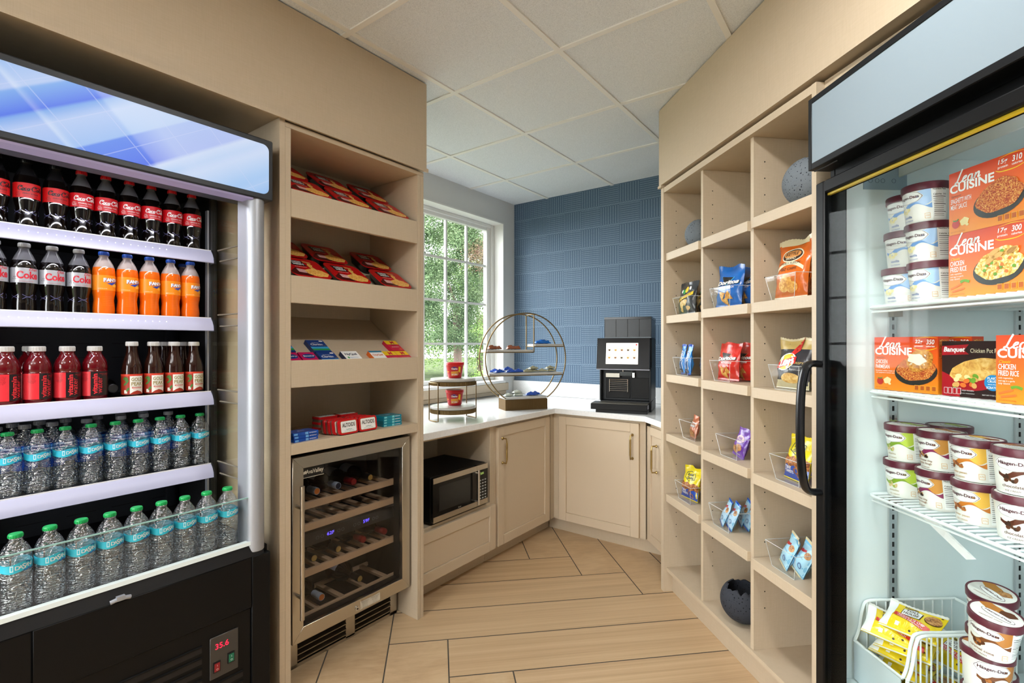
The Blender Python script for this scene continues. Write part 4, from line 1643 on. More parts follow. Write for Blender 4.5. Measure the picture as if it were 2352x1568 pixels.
def make_tin(label, group, loc, rx, rz):
    """lying flat, lid up; label runs along x, the back hinge is at +y"""
    t = thing('mint_tin', label, 'mint tin', FL, loc[0], loc[1], loc[2], rz=rz, rx=rx, group=group)
    w, d, h = 0.096, 0.062, 0.0215
    m = MB()
    m.prism(rrect(-w / 2 + 0.001, 0.001, w / 2 - 0.001, d - 0.001, 0.012, 5), 0, h * 0.62, TINS)
    m.build('base', t)
    m = MB()
    m.prism(rrect(-w / 2, 0, w / 2, d, 0.012, 5), h * 0.55, h, TINR)
    S = flat((0, 0, h), (1, 0, 0), (0, 1, 0), (0, 0, 1))
    m.add([S(a, b, 0.0004) for a, b in rrect(-w / 2 + 0.009, 0.008, w / 2 - 0.009, d - 0.008, 0.005, 3)], [tuple(range(16))], INKW)
    m.add([S(a, b, 0.0003) for a, b in rrect(-w / 2 + 0.0078, 0.0068, w / 2 - 0.0078, d - 0.0068, 0.006, 3)], [tuple(range(16))], mat('gold_ink', '#9c8a3c', 0.35))
    d_text(m, S, 'ALTOIDS', 0, d * 0.62, w=w * 0.68, h=0.0165, m=mat('dark_brown_ink', '#3a2a22', 0.4), off=0.0007, bold=0.02)
    gl = mat('mint_green_ink', '#1f8a78', 0.4)
    d_stroke(m, S, [(-0.014, d * 0.33), (-0.006, d * 0.31), (0.0, d * 0.34), (0.007, d * 0.31), (0.016, d * 0.33)], 0.0022, gl, 0.0007)
    d_text(m, S, 'CURIOUSLY STRONG MINTS', 0, d * 0.22, w=w * 0.5, m=gl, off=0.0007)
    m.build('lid', t)
    return t

# upright tins: rx=90 stands them on the long edge with the lid facing the front
GT = 'mint tins on the flat shelf'
tin0 = make_tin('front upright mint tin of the left pile, label fully visible', GT, (1.274, 0.0215 + 0.004, FZ), 82, 4)
for i, x in enumerate((1.262, 1.255, 1.249)):
    dup(tin0, FL, x, 0.0255 + 0.0225 * (i + 1), FZ, rz=4, rx=82, label='%s upright mint tin behind the front one of the left pile' % ORD[i], group=GT)
dup(tin0, FL, 1.376, 0.030, FZ, rz=2, rx=82, label='front upright mint tin of the right pile, label fully visible', group=GT)
for i, x in enumerate((1.368, 1.362, 1.356)):
    dup(tin0, FL, x, 0.030 + 0.0225 * (i + 1), FZ, rz=2, rx=82, label='%s upright mint tin behind the front one of the right pile' % ORD[i], group=GT)
for k in range(3):
    dup(tin0, FL, 1.268, 0.135, FZ + 0.0218 * k, rz=3, rx=0, label='flat mint tin behind the upright left pile, %s of its stack of three' % ('bottom', 'middle', 'top')[k], group=GT)
for k in range(3):
    dup(tin0, FL, 1.372, 0.135, FZ + 0.0218 * k, rz=2, rx=0, label='flat mint tin behind the upright right pile, %s of its stack of three' % ('bottom', 'middle', 'top')[k], group=GT)

# ------------------------------------------------------------ wine cooler
wc = thing('wine_cooler', 'stainless framed wine cooler with glass door built under the display shelves', 'wine cooler', FL, 0, 0, 0)
wx0, wx1, wz0, wz1 = 1.045, 1.640, 0.155, 0.878
DKIN = mat('black_cooler_liner', '#0c0c0e', 0.5)
m = MB()
m.box(wx0, 0.105, 0.14, wx0 + 0.02, 0.345, 0.880, DKIN)
m.box(wx1 - 0.02, 0.105, 0.14, wx1, 0.345, 0.880, DKIN)
m.box(wx0, 0.105, 0.855, wx1, 0.345, 0.880, DKIN)
m.box(wx0, 0.105, 0.14, wx1, 0.345, 0.175, DKIN)
m.box(wx0, 0.345, 0.0, wx1, 0.356, 0.880, DKIN)
m.build('cabinet_body', wc)
m = MB()
m.box(wx0 + 0.022, 0.112, 0.487, wx1 - 0.022, 0.34, 0.540, mat('zone_divider', '#17181b', 0.4))
m.build('zone_divider', wc)
m = MB()   # door frame, mitred
fw = 0.046
x0, x1, z0, z1 = wx0, wx1, wz0, wz1
yf, yb = 0.040, 0.062
for poly in ([(x0, z1), (x1, z1), (x1 - fw, z1 - fw), (x0 + fw, z1 - fw)], [(x0, z0), (x0 + fw, z0 + 0.055), (x1 - fw, z0 + 0.055), (x1, z0)],
             [(x0, z0), (x0, z1), (x0 + fw, z1 - fw), (x0 + fw, z0 + 0.055)], [(x1, z0), (x1 - fw, z0 + 0.055), (x1 - fw, z1 - fw), (x1, z1)]):
    m.prism(poly, yf, yb, STEEL, axis='y')
df = m.build('door_frame', wc, bevel=0.0012)
m = MB()
for bx in ((x0 + 0.002, z0 + 0.002, x0 + fw, z1 - 0.002), (x1 - fw, z0 + 0.002, x1 - 0.002, z1 - 0.002)):
    m.box(bx[0], yb, bx[1], bx[2], 0.103, bx[3], BLACKM)
m.box(x0 + fw, yb, z0 + 0.002, x1 - fw, 0.103, z0 + 0.055, BLACKM)
m.box(x0 + fw, yb, z1 - fw, x1 - fw, 0.103, z1 - 0.002, BLACKM)
m.build('door_gasket', wc)
m = MB()
m.box(x0 + fw, 0.052, z0 + 0.055, x1 - fw, 0.058, z1 - fw, pane_mat('smoked_door_glass', (0.86, 0.86, 0.87, 1), 1.5, 0.6))
m.build('door_glass', wc)
m = MB()
m.tube([(1.062, 0.0, 0.775), (1.062, 0.0, 0.262)], 0.0085, STEEL, 14)
for zz in (0.690, 0.345):
    m.tube([(1.062, 0.0, zz), (1.062, 0.041, zz)], 0.007, STEEL, 10)
m.build('door_handle', wc)
m = MB()
S = flat((0, 0.0515, 0), (1, 0, 0), (0, 0, 1), (0, -1, 0))
d_rect(m, S, 1.092, 0.788, 1.188, 0.828, INKK, 0.0, 1)
d_rect(m, S, 1.0925, 0.7885, 1.1875, 0.7905, mat('silver_print', '#cfc8b8', 0.3), 0.0003, 1)
d_text(m, S, 'AvaValley', 1.146, 0.809, w=0.078, h=0.022, m=MATS['silver_print'], off=0.0004, bold=0.02)
d_poly(m, S, [(1.094, 0.812), (1.108, 0.818), (1.112, 0.806), (1.094, 0.803)], MATS['silver_print'], 0.0004)
m.build('badge', wc)
m = MB()
m.lathe([(0.010, 0.0), (0.010, -0.006), (0.007, -0.007)], CHROME, 18, ax='y', o=(1.338, 0.0405, 0.178))
m.lathe([(0.004, -0.007), (0.004, -0.008)], BLACKM, 10, ax='y', o=(1.338, 0.0405, 0.178))
m.build('lock', wc)
m = MB()
S = flat((0, 0.0395, 0), (1, 0, 0), (0, 0, 1), (0, -1, 0))
d_rect(m, S, 1.355, 0.164, 1.462, 0.198, mat('silver_sticker', '#cdc6b6', 0.45), 0.0, 1)
for q in range(6):
    d_text(m, S, ['WARNING KEEP DOOR', 'closed to hold the', 'set temperature and', 'clean the vent grille', 'every three months', 'with a soft brush'][q], 1.382, 0.193 - 0.005 * q, h=0.0028, m=INKK)
    d_text(m, S, ['CAUTION DO NOT BLOCK', 'the air flow below', 'allow to stand before', 'first use upright for', 'twenty four hours or', 'as the guide shows'][q], 1.434, 0.193 - 0.005 * q, h=0.0028, m=INKK)
m.build('sticker', wc)
m = MB()
m.box(wx0, 0.135, 0.0, wx0 + 0.075, 0.15, 0.150, STEEL)
m.box(1.350, 0.135, 0.0, 1.397, 0.15, 0.150, STEEL)
m.box(1.600, 0.135, 0.0, wx1, 0.15, 0.150, STEEL)
m.box(wx0, 0.135, 0.0, wx1, 0.15, 0.014, STEEL)
m.box(wx0, 0.16, 0.0, wx1, 0.345, 0.138, BLACKM)
for (a, b) in ((wx0 + 0.075, 1.350), (1.397, 1.600)):
    for k in range(5):
        z = 0.030 + 0.024 * k
        m.prism([(0.132, z - 0.006), (0.150, z + 0.006), (0.151, z + 0.010), (0.130, z - 0.001)], a, b, STEEL, axis='x')
m.build('vent_grille', wc)
m = MB()
BLUE7 = mat('blue_led_digits', '#6a5cff', 0.4, emit='#5a48ff', estr=2.2)
S = flat((0, 0.1115, 0), (1, 0, 0), (0, 0, 1), (0, -1, 0))
for cx, s in ((1.258, '62F'), (1.442, '59F')):
    d_text(m, S, s, cx, 0.513, h=0.014, w=0.034, m=BLUE7, off=0.0004)
    for dx in (-0.062, -0.040, 0.040, 0.060):
        ring = [(cx + dx + 0.0065 * cos(a), 0.511 + 0.0065 * sin(a)) for a in [2 * pi * i / 14 for i in range(15)]]
        d_stroke(m, S, ring, 0.0012, mat('grey_touch_icon', '#7c7c84', 0.4), 0.0004, smooth=False)
m.build('temperature_display', wc)
WOODR = mat('beech_wood', '#cfae8a', 0.5)
for i, zz in enumerate((0.658, 0.568, 0.381, 0.202)):
    m = MB()
    m.box(wx0 + 0.028, 0.108, zz - 0.016, wx1 - 0.024, 0.122, zz + 0.014, WOODR)
    m.box(wx0 + 0.028, 0.325, zz - 0.012, wx1 - 0.024, 0.338, zz + 0.006, WOODR)
    for k in range(9 if i < 3 else 5):
        xx = wx0 + 0.036 + (0.062 if i < 3 else 0.12) * k
        if xx < wx1 - 0.06:
            m.box(xx, 0.122, zz - 0.010, xx + 0.024, 0.325, zz + 0.004, WOODR)
    m.build('wine_rack', wc, bevel=0.0015)


def make_wine(label, x, z, foil, end, group, big=False, paper=True):
    t = thing('wine_bottle', label, 'wine bottle', FL, x, 0.126, z, group=group)
    gl = mat('dark_wine_glass', '#0b0a0c', 0.06, spec=0.7)
    rb = 0.0375 if not big else 0.044
    m = MB()
    m.lathe([(0.0132, 0.045), (0.0145, 0.075), (0.020, 0.088), (rb * 0.85, 0.104), (rb, 0.120), (rb, 0.206), (rb * 0.8, 0.21)], gl, 26, ax='y')
    m.build('bottle_body', t)
    m = MB()
    f = mat(*foil)
    m.lathe([(0.0130, 0.002), (0.0145, 0.0), (0.0152, 0.003), (0.0152, 0.020), (0.0146, 0.022), (0.0140, 0.060)], f, 22, ax='y')
    m.lathe([(0.0148, 0.019), (0.0156, 0.020), (0.0148, 0.021)], f, 22, ax='y', closed_caps=False)
    m.lathe([(0.0125, 0.0), (0.0125, -0.0006)], mat(*end), 20, ax='y')
    m.build('foil_capsule', t)
    if paper:
        m = MB()
        def fn(a, b):
            th = radians(20 + 140 * a)
            return ((rb + 0.0006) * cos(th), 0.132 + 0.066 * b, (rb + 0.0006) * sin(th))
        m.grid(fn, 14, 1, mat('wine_paper_label', '#cfcfd2', 0.5))
        m.build('paper_label', t)
    return t

GOLDF = ('gold_foil', '#a98a48', 0.3)
REDF = ('red_foil', '#8c1a1c', 0.3)
WHF = ('white_blue_foil', '#c2cede', 0.35)
GW = 'bottles in the wine cooler'
wz = 0.658 + 0.004 + 0.0385
make_wine('wine bottle with white capsule and orange end at the left of the top rack', 1.203, wz, WHF, ('orange_disc', '#d0762c', 0.4), GW)
make_wine('wine bottle with white capsule and navy end, second on the top rack', 1.305, wz, WHF, ('navy_disc', '#1c2438', 0.3), GW)
make_wine('wine bottle with red capsule on the top rack', 1.386, wz, REDF, REDF, GW)
make_wine('wine bottle with gold capsule at the right of the top rack', 1.476, wz, ('dark_foil', '#1a1714', 0.35), GOLDF, GW)
wz = 0.381 + 0.004 + 0.0385
make_wine('wine bottle with gold end at the left of the lower zone rack', 1.190, wz, ('dark_foil', '#1a1714', 0.35), GOLDF, GW)
make_wine('wine bottle with dark capsule and gold end beside the left display', 1.306, wz, ('dark_foil', '#1a1714', 0.35), GOLDF, GW)
make_wine('wine bottle with red capsule, left one of the red pair in the lower zone', 1.438, wz, REDF, REDF, GW)
make_wine('wine bottle with red capsule at the right end of the lower zone rack', 1.560, wz, REDF, REDF, GW)
wz = 0.202 + 0.004 + 0.0455
make_wine('wine bottle with white capsule and orange end on the bottom rack', 1.225, wz - 0.006, WHF, ('orange_disc', '#d0762c', 0.4), GW, paper=False)
make_wine('large wine bottle with white label and gold end on the bottom rack', 1.418, wz, ('dark_foil', '#1a1714', 0.35), GOLDF, GW, big=True)

# ------------------------------------------------------------ base cabinets, worktop, splashback


def shaker(m, x0, z0, x1, z1, y0, y1, fr=0.057):
    """door slab with recessed panel, front face at y0"""
    m.box(x0, y0, z0, x0 + fr, y1, z1, DOORM)
    m.box(x1 - fr, y0, z0, x1, y1, z1, DOORM)
    m.box(x0 + fr, y0, z0, x1 - fr, y1, z0 + fr, DOORM)
    m.box(x0 + fr, y0, z1 - fr, x1 - fr, y1, z1, DOORM)
    m.box(x0 + fr, y0 + 0.009, z0 + fr, x1 - fr, y1, z1 - fr, DOORM)


def pull(x, z0, z1, y, parent):
    m = MB()
    m.tube([(x, y, z1 - 0.012), (x, y - 0.030, z1 - 0.012), (x, y - 0.034, z1 - 0.03), (x, y - 0.034, z0 + 0.03), (x, y - 0.030, z0 + 0.012), (x, y, z0 + 0.012)], 0.0045, BRASS, 10)
    m.tube([(x, y - 0.034, z1 - 0.035), (x, y - 0.034, z0 + 0.035)], 0.0062, BRASS, 12)
    for zz in (z0 + 0.012, z1 - 0.012):
        m.lathe([(0.009, 0.0), (0.0095, -0.003), (0.006, -0.008)], BRASS, 14, ax='y', o=(x, y, zz))
    m.build('bar_handle', parent)

cb = thing('base_cabinet', 'beige base cabinet holding the microwave in an open bay above a drawer', 'cabinet', FL, 0, 0, 0)
m = MB()
m.box(1.6935, 0.085, 0.10, 1.705, 0.83, 0.838, LAM)
m.box(2.305, 0.085, 0.10, 2.342, 0.83, 0.838, LAM)
m.box(1.705, 0.085, 0.365, 2.305, 0.83, 0.383, LAM)
m.box(1.705, 0.085, 0.822, 2.305, 0.83, 0.838, LAM)
m.box(1.705, 0.52, 0.383, 2.305, 0.535, 0.822, LAM)
m.box(1.705, 0.085, 0.10, 2.305, 0.83, 0.118, LAM)
m.box(1.6935, 0.158, 0.0, 2.342, 0.17, 0.0995, LAM)
m.build('carcass', cb, bevel=0.001)
m = MB()
shaker(m, 1.6945, 0.104, 2.338, 0.367, 0.065, 0.0845)
m.build('drawer_front', cb, bevel=0.0015)
cb = thing('base_cabinet', 'beige shaker door base cabinet between the microwave bay and the inner corner', 'cabinet', FL, 0, 0, 0)
m = MB()
m.box(2.3425, 0.085, 0.10, 2.961, 0.83, 0.838, LAM)
m.box(2.3425, 0.158, 0.0, 3.0715, 0.17, 0.0995, LAM)
m.build('carcass', cb)
m = MB()
shaker(m, 2.360, 0.104, 2.936, 0.820, 0.065, 0.0845)
d = m.build('door', cb, bevel=0.0015)
pull(2.400, 0.590, 0.762, 0.065, d)
cb = thing('base_cabinet', 'beige shaker door base cabinet under the blue wall, facing the viewer', 'cabinet', WORLD, 0, 0, 0)
m = MB()
m.box(-1.8745, 3.005, 0.10, -1.192, 3.62, 0.838, LAM)
m.box(-1.945, 3.072, 0.0, -0.95, 3.084, 0.0995, LAM)
m.box(-1.8745, 2.963, 0.10, -1.864, 3.005, 0.838, LAM)
m.build('carcass', cb)
m = MB()
shaker(m, -1.813, 0.104, -1.230, 0.822, 2.985, 3.0045)
d = m.build('door', cb, bevel=0.0015)
pull(-1.272, 0.588, 0.760, 2.985, d)
cb = thing('base_cabinet', 'narrow beige shaker door cabinet half hidden by the open shelving', 'cabinet', FR, 0, 0, 0)
m = MB()
m.box(-0.395, 0.115, 0.10, -0.006, 0.20, 0.838, LAM)
m.build('carcass', cb)
m = MB()
shaker(m, -0.402, 0.104, -0.010, 0.812, 0.095, 0.1145, fr=0.05)
d = m.build('door', cb, bevel=0.0015)
pull(-0.262, 0.545, 0.725, 0.095, d)

# worktop
ctp = [(-1.828, 1.694), (-1.828, 2.960), (-1.180, 2.960), (-0.918, 2.698), (-0.262, 3.354), (-0.262, 3.640), (-2.690, 3.640), (-2.690, 1.694)]
m = MB()
m.prism(ctp, 0.840, 0.875, QUARTZ)
tag(m.build('worktop', bevel=0.002), 'white quartz worktop turning the corner under the window and blue wall', 'worktop')
m = MB()
m.box(-2.690, 3.641, 0.8755, -0.25, 3.6605, 0.995, QUARTZ)
tag(m.build('splashback', bevel=0.0015), 'low white quartz upstand along the foot of the blue wall', 'splashback')

# microwave
mw = thing('microwave', 'black microwave with silver door trim in the open bay under the worktop', 'microwave', FL, 0, 0, 0.383)
m = MB()
m.box(1.811, 0.075, 0.012, 2.251, 0.41, 0.252, BLACKP)
for xx in (1.84, 2.22):
    for yy in (0.1, 0.38):
        m.lathe([(0.012, 0.0002), (0.012, 0.012)], BLACKM, 10, cx=xx, cy=yy)
m.build('casing', mw, bevel=0.006, seg=2)
m = MB()
x0, x1, xs_, z0, z1 = 1.811, 2.251, 2.152, 0.018, 0.250
m.prism(rrect(x0, z0, xs_ - 0.001, z1, 0.012, 4), 0.058, 0.0745, BLACKG, axis='y')
S = flat((0, 0.058, 0), (1, 0, 0), (0, 0, 1), (0, -1, 0))
for a, b in ((z0 + 0.002, z0 + 0.030), (z1 - 0.030, z1 - 0.002)):
    m.box(x0 + 0.002, 0.0555, a, xs_ - 0.001, 0.0585, b, STEEL)
d_rect(m, S, x0 + 0.045, z0 + 0.052, xs_ - 0.055, z1 - 0.052, mat('microwave_window', '#1c1f20', 0.2), 0.0004, 1)
d_text(m, S, 'Avanti', x0 + 0.20, z0 + 0.038, w=0.026, m=mat('silver_print', '#cfc8b8', 0.3), off=0.0006, shear=0.3)
m.build('door', mw)
m = MB()
m.prism(rrect(xs_ + 0.001, z0, x1, z1, 0.012, 4), 0.058, 0.0745, BLACKG, axis='y')
for a, b in ((z0 + 0.002, z0 + 0.030), (z1 - 0.030, z1 - 0.002)):
    m.box(xs_ + 0.001, 0.0555, a, x1 - 0.002, 0.0585, b, STEEL)
d_text(m, S, '5:01', 2.200, z1 - 0.052, h=0.013, m=mat('green_led_digits', '#a8c46a', 0.4, emit='#9cc25a', estr=0.8), off=0.0006)
for i in range(3):
    for j in range(7):
        d_rect(m, S, 2.178 + 0.022 * i, 0.155 - 0.017 * j, 2.192 + 0.022 * i, 0.1625 - 0.017 * j, mat('pale_key_print', '#9aa0a0', 0.5), 0.0006, 1)
m.build('control_panel', mw)
m = MB()
m.tube([(xs_ - 0.012, 0.030, 0.036), (xs_ - 0.012, 0.030, 0.232)], 0.0062, STEEL, 12)
for zz in (0.055, 0.213):
    m.tube([(xs_ - 0.012, 0.030, zz), (xs_ - 0.012, 0.058, zz)], 0.005, STEEL, 10)
m.build('door_handle', mw)

# ------------------------------------------------------------ on the worktop
CT = 0.8752
FM = Frame(-1.542, 3.021, 15.476)
cmx = thing('coffee_machine', 'tall black coffee machine with a lit touch screen on the worktop corner', 'coffee machine', FM, 0, 0, CT)
m = MB()
m.box(0.018, 0.062, 0.07, 0.352, 0.34, 0.484, CHAR)
m.box(0.018, 0.045, 0.0, 0.352, 0.34, 0.07, CHAR)
m.box(0.018, 0.020, 0.07, 0.030, 0.062, 0.29, CHAR)
m.box(0.340, 0.020, 0.07, 0.352, 0.062, 0.29, CHAR)
m.build('body', cmx, bevel=0.003)
m = MB()
m.box(0.05, 0.03, 0.484, 0.352, 0.33, 0.622, mat('smoked_hopper', '#14191e', 0.25, spec=0.35))
for k in range(5):
    x = 0.05 + 0.0755 * k
    m.box(x - 0.0015, 0.028, 0.490, x + 0.0015, 0.03, 0.618, BLACKM)
m.box(0.05, 0.028, 0.484, 0.352, 0.0305, 0.492, mat('grey_metal_strip', '#5b646c', 0.35))
m.box(0.048, 0.026, 0.608, 0.354, 0.332, 0.624, BLACKG)
m.build('bean_hopper', cmx, bevel=0.003)
m = MB()
m.prism([(-0.012, 0.280), (0.022, 0.484), (0.061, 0.484), (0.061, 0.280)], 0.003, 0.345, mat('black_screen_glass', '#060608', 0.22, spec=0.2), axis='x')
m.prism([(-0.0135, 0.276), (-0.012, 0.281), (0.061, 0.281), (0.061, 0.276)], 0.003, 0.345, mat('pale_metal_edge', '#a9aab8', 0.3), axis='x')
sc = m.build('screen_housing', cmx)
SCR = mat('lit_screen_white', '#f4f2ee', 0.2, emit='#f6f3ee', estr=0.6)


def Ssc(u, v, d=0.0):
    y = -0.012 + (v - 0.280) * (0.034 / 0.204) - 0.0006 - d
    return Vector((u, y, v))
m = MB()
d_rect(m, Ssc, 0.064, 0.314, 0.272, 0.452, SCR, 0.0, 1)
CREAM = mat('screen_cream', '#e6d5b8', 0.3, emit='#e8d7bb', estr=0.55)
for i in range(5):
    for j in range(2):
        u, v = 0.086 + 0.0405 * i, 0.413 - 0.050 * j
        d_rect(m, Ssc, u - 0.015, v - 0.016, u + 0.015, v + 0.013, CREAM, 0.0003, 1)
        cup = mat('screen_cup_%d' % ((i + j) % 3), ('#2c1a10', '#b98a2a', '#7a4a28')[(i + j) % 3], 0.4, emit=('#2c1a10', '#a97a20', '#7a4a28')[(i + j) % 3], estr=0.25)
        d_poly(m, Ssc, [(u - 0.0075, v - 0.003), (u - 0.005, v - 0.013), (u + 0.005, v - 0.013), (u + 0.0075, v - 0.003)], cup, 0.0006)
        d_rect(m, Ssc, u - 0.009, v - 0.0215, u + 0.009, v - 0.0195, mat('screen_grey_text', '#8a8580', 0.4), 0.0005, 1)
d_rect(m, Ssc, 0.256, 0.436, 0.266, 0.446, mat('screen_red', '#d01818', 0.3, emit='#d01818', estr=0.5), 0.0005, 1)
d_rect(m, Ssc, 0.163, 0.319, 0.167, 0.323, MATS['screen_red'], 0.0005, 1)
m.build('display', sc)
m = MB()
m.box(0.060, 0.020, 0.225, 0.150, 0.062, 0.252, mat('silver_trim', '#a8a398', 0.35, metal=0.6))
m.box(0.232, 0.030, 0.225, 0.246, 0.05, 0.256, CHROME)
m.box(0.150, 0.030, 0.235, 0.232, 0.062, 0.262, BLACKG)
m.tube([(0.239, 0.04, 0.262), (0.239, 0.04, 0.280)], 0.006, BLACKM, 8)
m.tube([(0.170, 0.04, 0.235), (0.170, 0.04, 0.280)], 0.004, CHROME, 8)
m.build('spout', cmx)
m = MB()
m.box(0.055, 0.056, 0.085, 0.215, 0.0615, 0.222, BLACKP)
m.box(0.222, 0.056, 0.085, 0.338, 0.0615, 0.222, BLACKP)
m.build('door', cmx, bevel=0.002)
m = MB()
for xx in (0.080, 0.200):
    m.tube([(xx, 0.045, 0.212), (xx, 0.045, 0.128), (xx - 0.006, 0.038, 0.122)], 0.0028, CHROME, 8)
for k in range(7):
    m.tube([(0.080, 0.045, 0.210 - 0.0125 * k), (0.200, 0.045, 0.210 - 0.0125 * k)], 0.0024, CHROME, 8)
m.build('cup_rack', cmx)
m = MB()
m.box(-0.022, -0.075, 0.020, 0.338, 0.045, 0.058, BLACKP)
m.box(0.010, -0.070, 0.0, 0.338, 0.045, 0.020, BLACKP)
m.box(-0.018, -0.073, 0.058, 0.338, 0.045, 0.062, mat('grey_drip_grille', '#6d6a62', 0.4, metal=0.4))
m.box(0.338, -0.060, 0.030, 0.341, -0.02, 0.056, mat('pale_metal_edge', '#a9aab8', 0.3))
m.build('drip_tray', cmx, bevel=0.002)

# two-tier round stand
FS = Frame(-2.050, 2.173, 36.6)
MARB = mat('pale_marble', '#bdbebb', 0.25)
st = thing('tiered_stand', 'two-tier round marble and brass stand near the left end of the worktop', 'display stand', FS, 0, 0, CT)
rs = 0.132
for zt in (0.244, 0.083):
    m = MB()
    m.lathe([(rs - 0.004, zt - 0.016), (rs, zt - 0.014), (rs, zt - 0.003), (rs - 0.003, zt)], MARB, 56)
    m.build('marble_disc', st)
    m = MB()
    m.lathe([(rs - 0.002, zt - 0.040), (rs + 0.001, zt - 0.040), (rs + 0.001, zt - 0.0165), (rs - 0.002, zt - 0.0165)], BRONZE, 56)
    for k in range(90):
        a = 2 * pi * k / 90
        x, y = (rs + 0.001) * cos(a), (rs + 0.001) * sin(a)
        m.tube([(x, y, zt - 0.039), (x, y, zt - 0.0175)], 0.0022, BRONZE, 5)
    m.build('fluted_rim', st)
rl = rs + 0.0075
for ang in ((195, 240), (15, 60)):
    m = MB()
    a0, a1 = radians(ang[0]), radians(ang[1])
    loop = [(rl * cos(a0), rl * sin(a0), z) for z in (0.003, 0.10, 0.222)]
    loop += [(rl * cos(a0 + (a1 - a0) * k / 8), rl * sin(a0 + (a1 - a0) * k / 8), 0.222) for k in range(1, 9)]
    loop += [(rl * cos(a1), rl * sin(a1), z) for z in (0.10, 0.003)]
    loop += [(rl * cos(a1 + (a0 - a1) * k / 8), rl * sin(a1 + (a0 - a1) * k / 8), 0.003) for k in range(1, 8)]
    m.tube(loop, 0.0032, BRONZE, 8, closed=True)
    m.build('leg_frame', st)


def make_cup(label, x, y, z):
    t = thing('cereal_cup', label, 'cereal cup', FS, x, y, z, rz=-8, group='red cereal cups on the round stand')
    red = mat('red_cup', '#c0101e', 0.3)
    rf = lambda v: 0.040 + 0.011 * min(max(v / 0.074, 0), 1)
    m = MB()
    m.lathe([(0.030, 0.001), (0.036, 0.0), (0.0398, 0.005)] + [(rf(v), v) for v in (0.008, 0.03, 0.05, 0.074)], red, 40)
    S = cyl(rf, -90)
    lav = mat('lavender_ink', '#b8a8d8', 0.4)
    d_ell(m, S, 0.010, 0.058, 0.020, 0.010, mat('deep_purple_ink', '#4a3a8a', 0.4), 0.0004, 18, 1)
    d_text(m, S, 'Cheerios', 0.010, 0.056, w=0.036, h=0.0105, m=INKW, off=0.0008, bold=0.04)
    d_poly(m, S, [(-0.012, 0.040), (-0.011, 0.012), (0.012, 0.015), (0.034, 0.020), (0.034, 0.044), (0.012, 0.042)], mat('amber_ink', '#d98a3a', 0.4), 0.0005)
    d_text(m, S, 'HONEY', 0.008, 0.034, w=0.028, h=0.008, m=mat('yellow_ink', '#f2c81e', 0.4), off=0.0009)
    d_text(m, S, 'NUT CEREAL', 0.010, 0.022, w=0.034, h=0.009, m=INKW, off=0.0009, bold=0.02)
    d_poly(m, S, [(0.036, 0.068), (0.034, 0.040), (0.046, 0.03), (0.05, 0.066)], mat('yellow_ink', '#f2c81e', 0.4), 0.0005)
    d_rect(m, S, -0.046, 0.036, -0.026, 0.0395, MATS['yellow_ink'], 0.0005, 6)
    m.build('cup', t)
    m = MB()
    m.lathe([(0.0525, 0.0745), (0.0545, 0.076), (0.0545, 0.090), (0.0525, 0.0925), (0.048, 0.0925), (0.047, 0.0905)], mat('red_lid', '#cc0f1c', 0.3), 44)
    m.build('lid', t)
make_cup('red cereal cup on the upper disc of the round stand', 0.010, 0.012, CT + 0.2443)
make_cup('red cereal cup on the lower disc of the round stand', 0.010, 0.006, CT + 0.0833)

# ring shaped stand
A0, B0 = Vector((-2.025, 2.651)), Vector((-1.857, 2.913))
FRG = Frame(A0.x, A0.y, 57.32)
rg = thing('ring_stand', 'large twin-ring brass display stand with marble shelves on a fluted base', 'display stand', FRG, 0, 0, CT)
LB, DB = 0.3111, 0.141
m = MB()
m.box(0.002, 0.002, 0.0, LB - 0.002, DB - 0.002, 0.072, mat('aged_bronze', '#6f5733', 0.5, metal=0.6))
for k in range(52):
    x = 0.004 + (LB - 0.008) * k / 51
    m.tube([(x, 0.002, 0.001), (x, 0.002, 0.071)], 0.0028, MATS['aged_bronze'], 6)
for k in range(3):
    pass
m.build('base', rg)
m = MB()
m.box(0.004, 0.003, 0.072, LB - 0.004, DB - 0.003, 0.090, MARB)
m.build('marble_slab', rg, bevel=0.003)
rc, rcz, rx_, rz_ = 0.293, 0.309, LB / 2, 0.345
for yy in (0.002, DB - 0.002):
    m = MB()
    a0 = -math.acos(0.152 / rc)
    pts = []
    st_, en = a0, pi - a0
    for k in range(73):
        a = st_ + (en - st_) * k / 72
        pts.append((rx_ + rc * cos(a), yy, rz_ + rcz * sin(a)))
    m.tube(pts, 0.0045, BRONZE, 8)
    m.build('ring', rg)


def ring_x(z, sgn):
    return rx_ + sgn * rc * sqrt(max(1 - ((z - rz_) / rcz) ** 2, 0)) - sgn * 0.004
for nm, xa_, xb_, z in (('shelf', ring_x(0.392, -1), 0.205, 0.392), ('shelf', 0.213, ring_x(0.431, 1), 0.431), ('shelf', ring_x(0.236, -1), ring_x(0.236, 1), 0.236)):
    m = MB()
    m.box(xa_ + 0.004, 0.003, z, xb_ - 0.004, DB - 0.003, z + 0.014, MARB)
    for yy in (0.002, DB - 0.002):
        m.tube([(xa_, yy, z - 0.003), (xb_, yy, z - 0.003)], 0.0035, BRONZE, 8)
    for xx in (xa_, xb_):
        m.tube([(xx, 0.002, z - 0.003), (xx, DB - 0.002, z - 0.003)], 0.0035, BRONZE, 8)
    m.build('marble_shelf', rg)
m = MB()
for yy in (0.002, DB - 0.002):
    m.tube([(0.209, yy, 0.389), (0.209, yy, rz_ + rcz * sqrt(1 - ((0.209 - rx_) / rc) ** 2))], 0.0042, BRONZE, 8)
m.tube([(0.209, 0.002, 0.648), (0.209, DB - 0.002, 0.648)], 0.0035, BRONZE, 8)
m.build('hanger_bar', rg)
# ------------------------------------------------------------ film bags


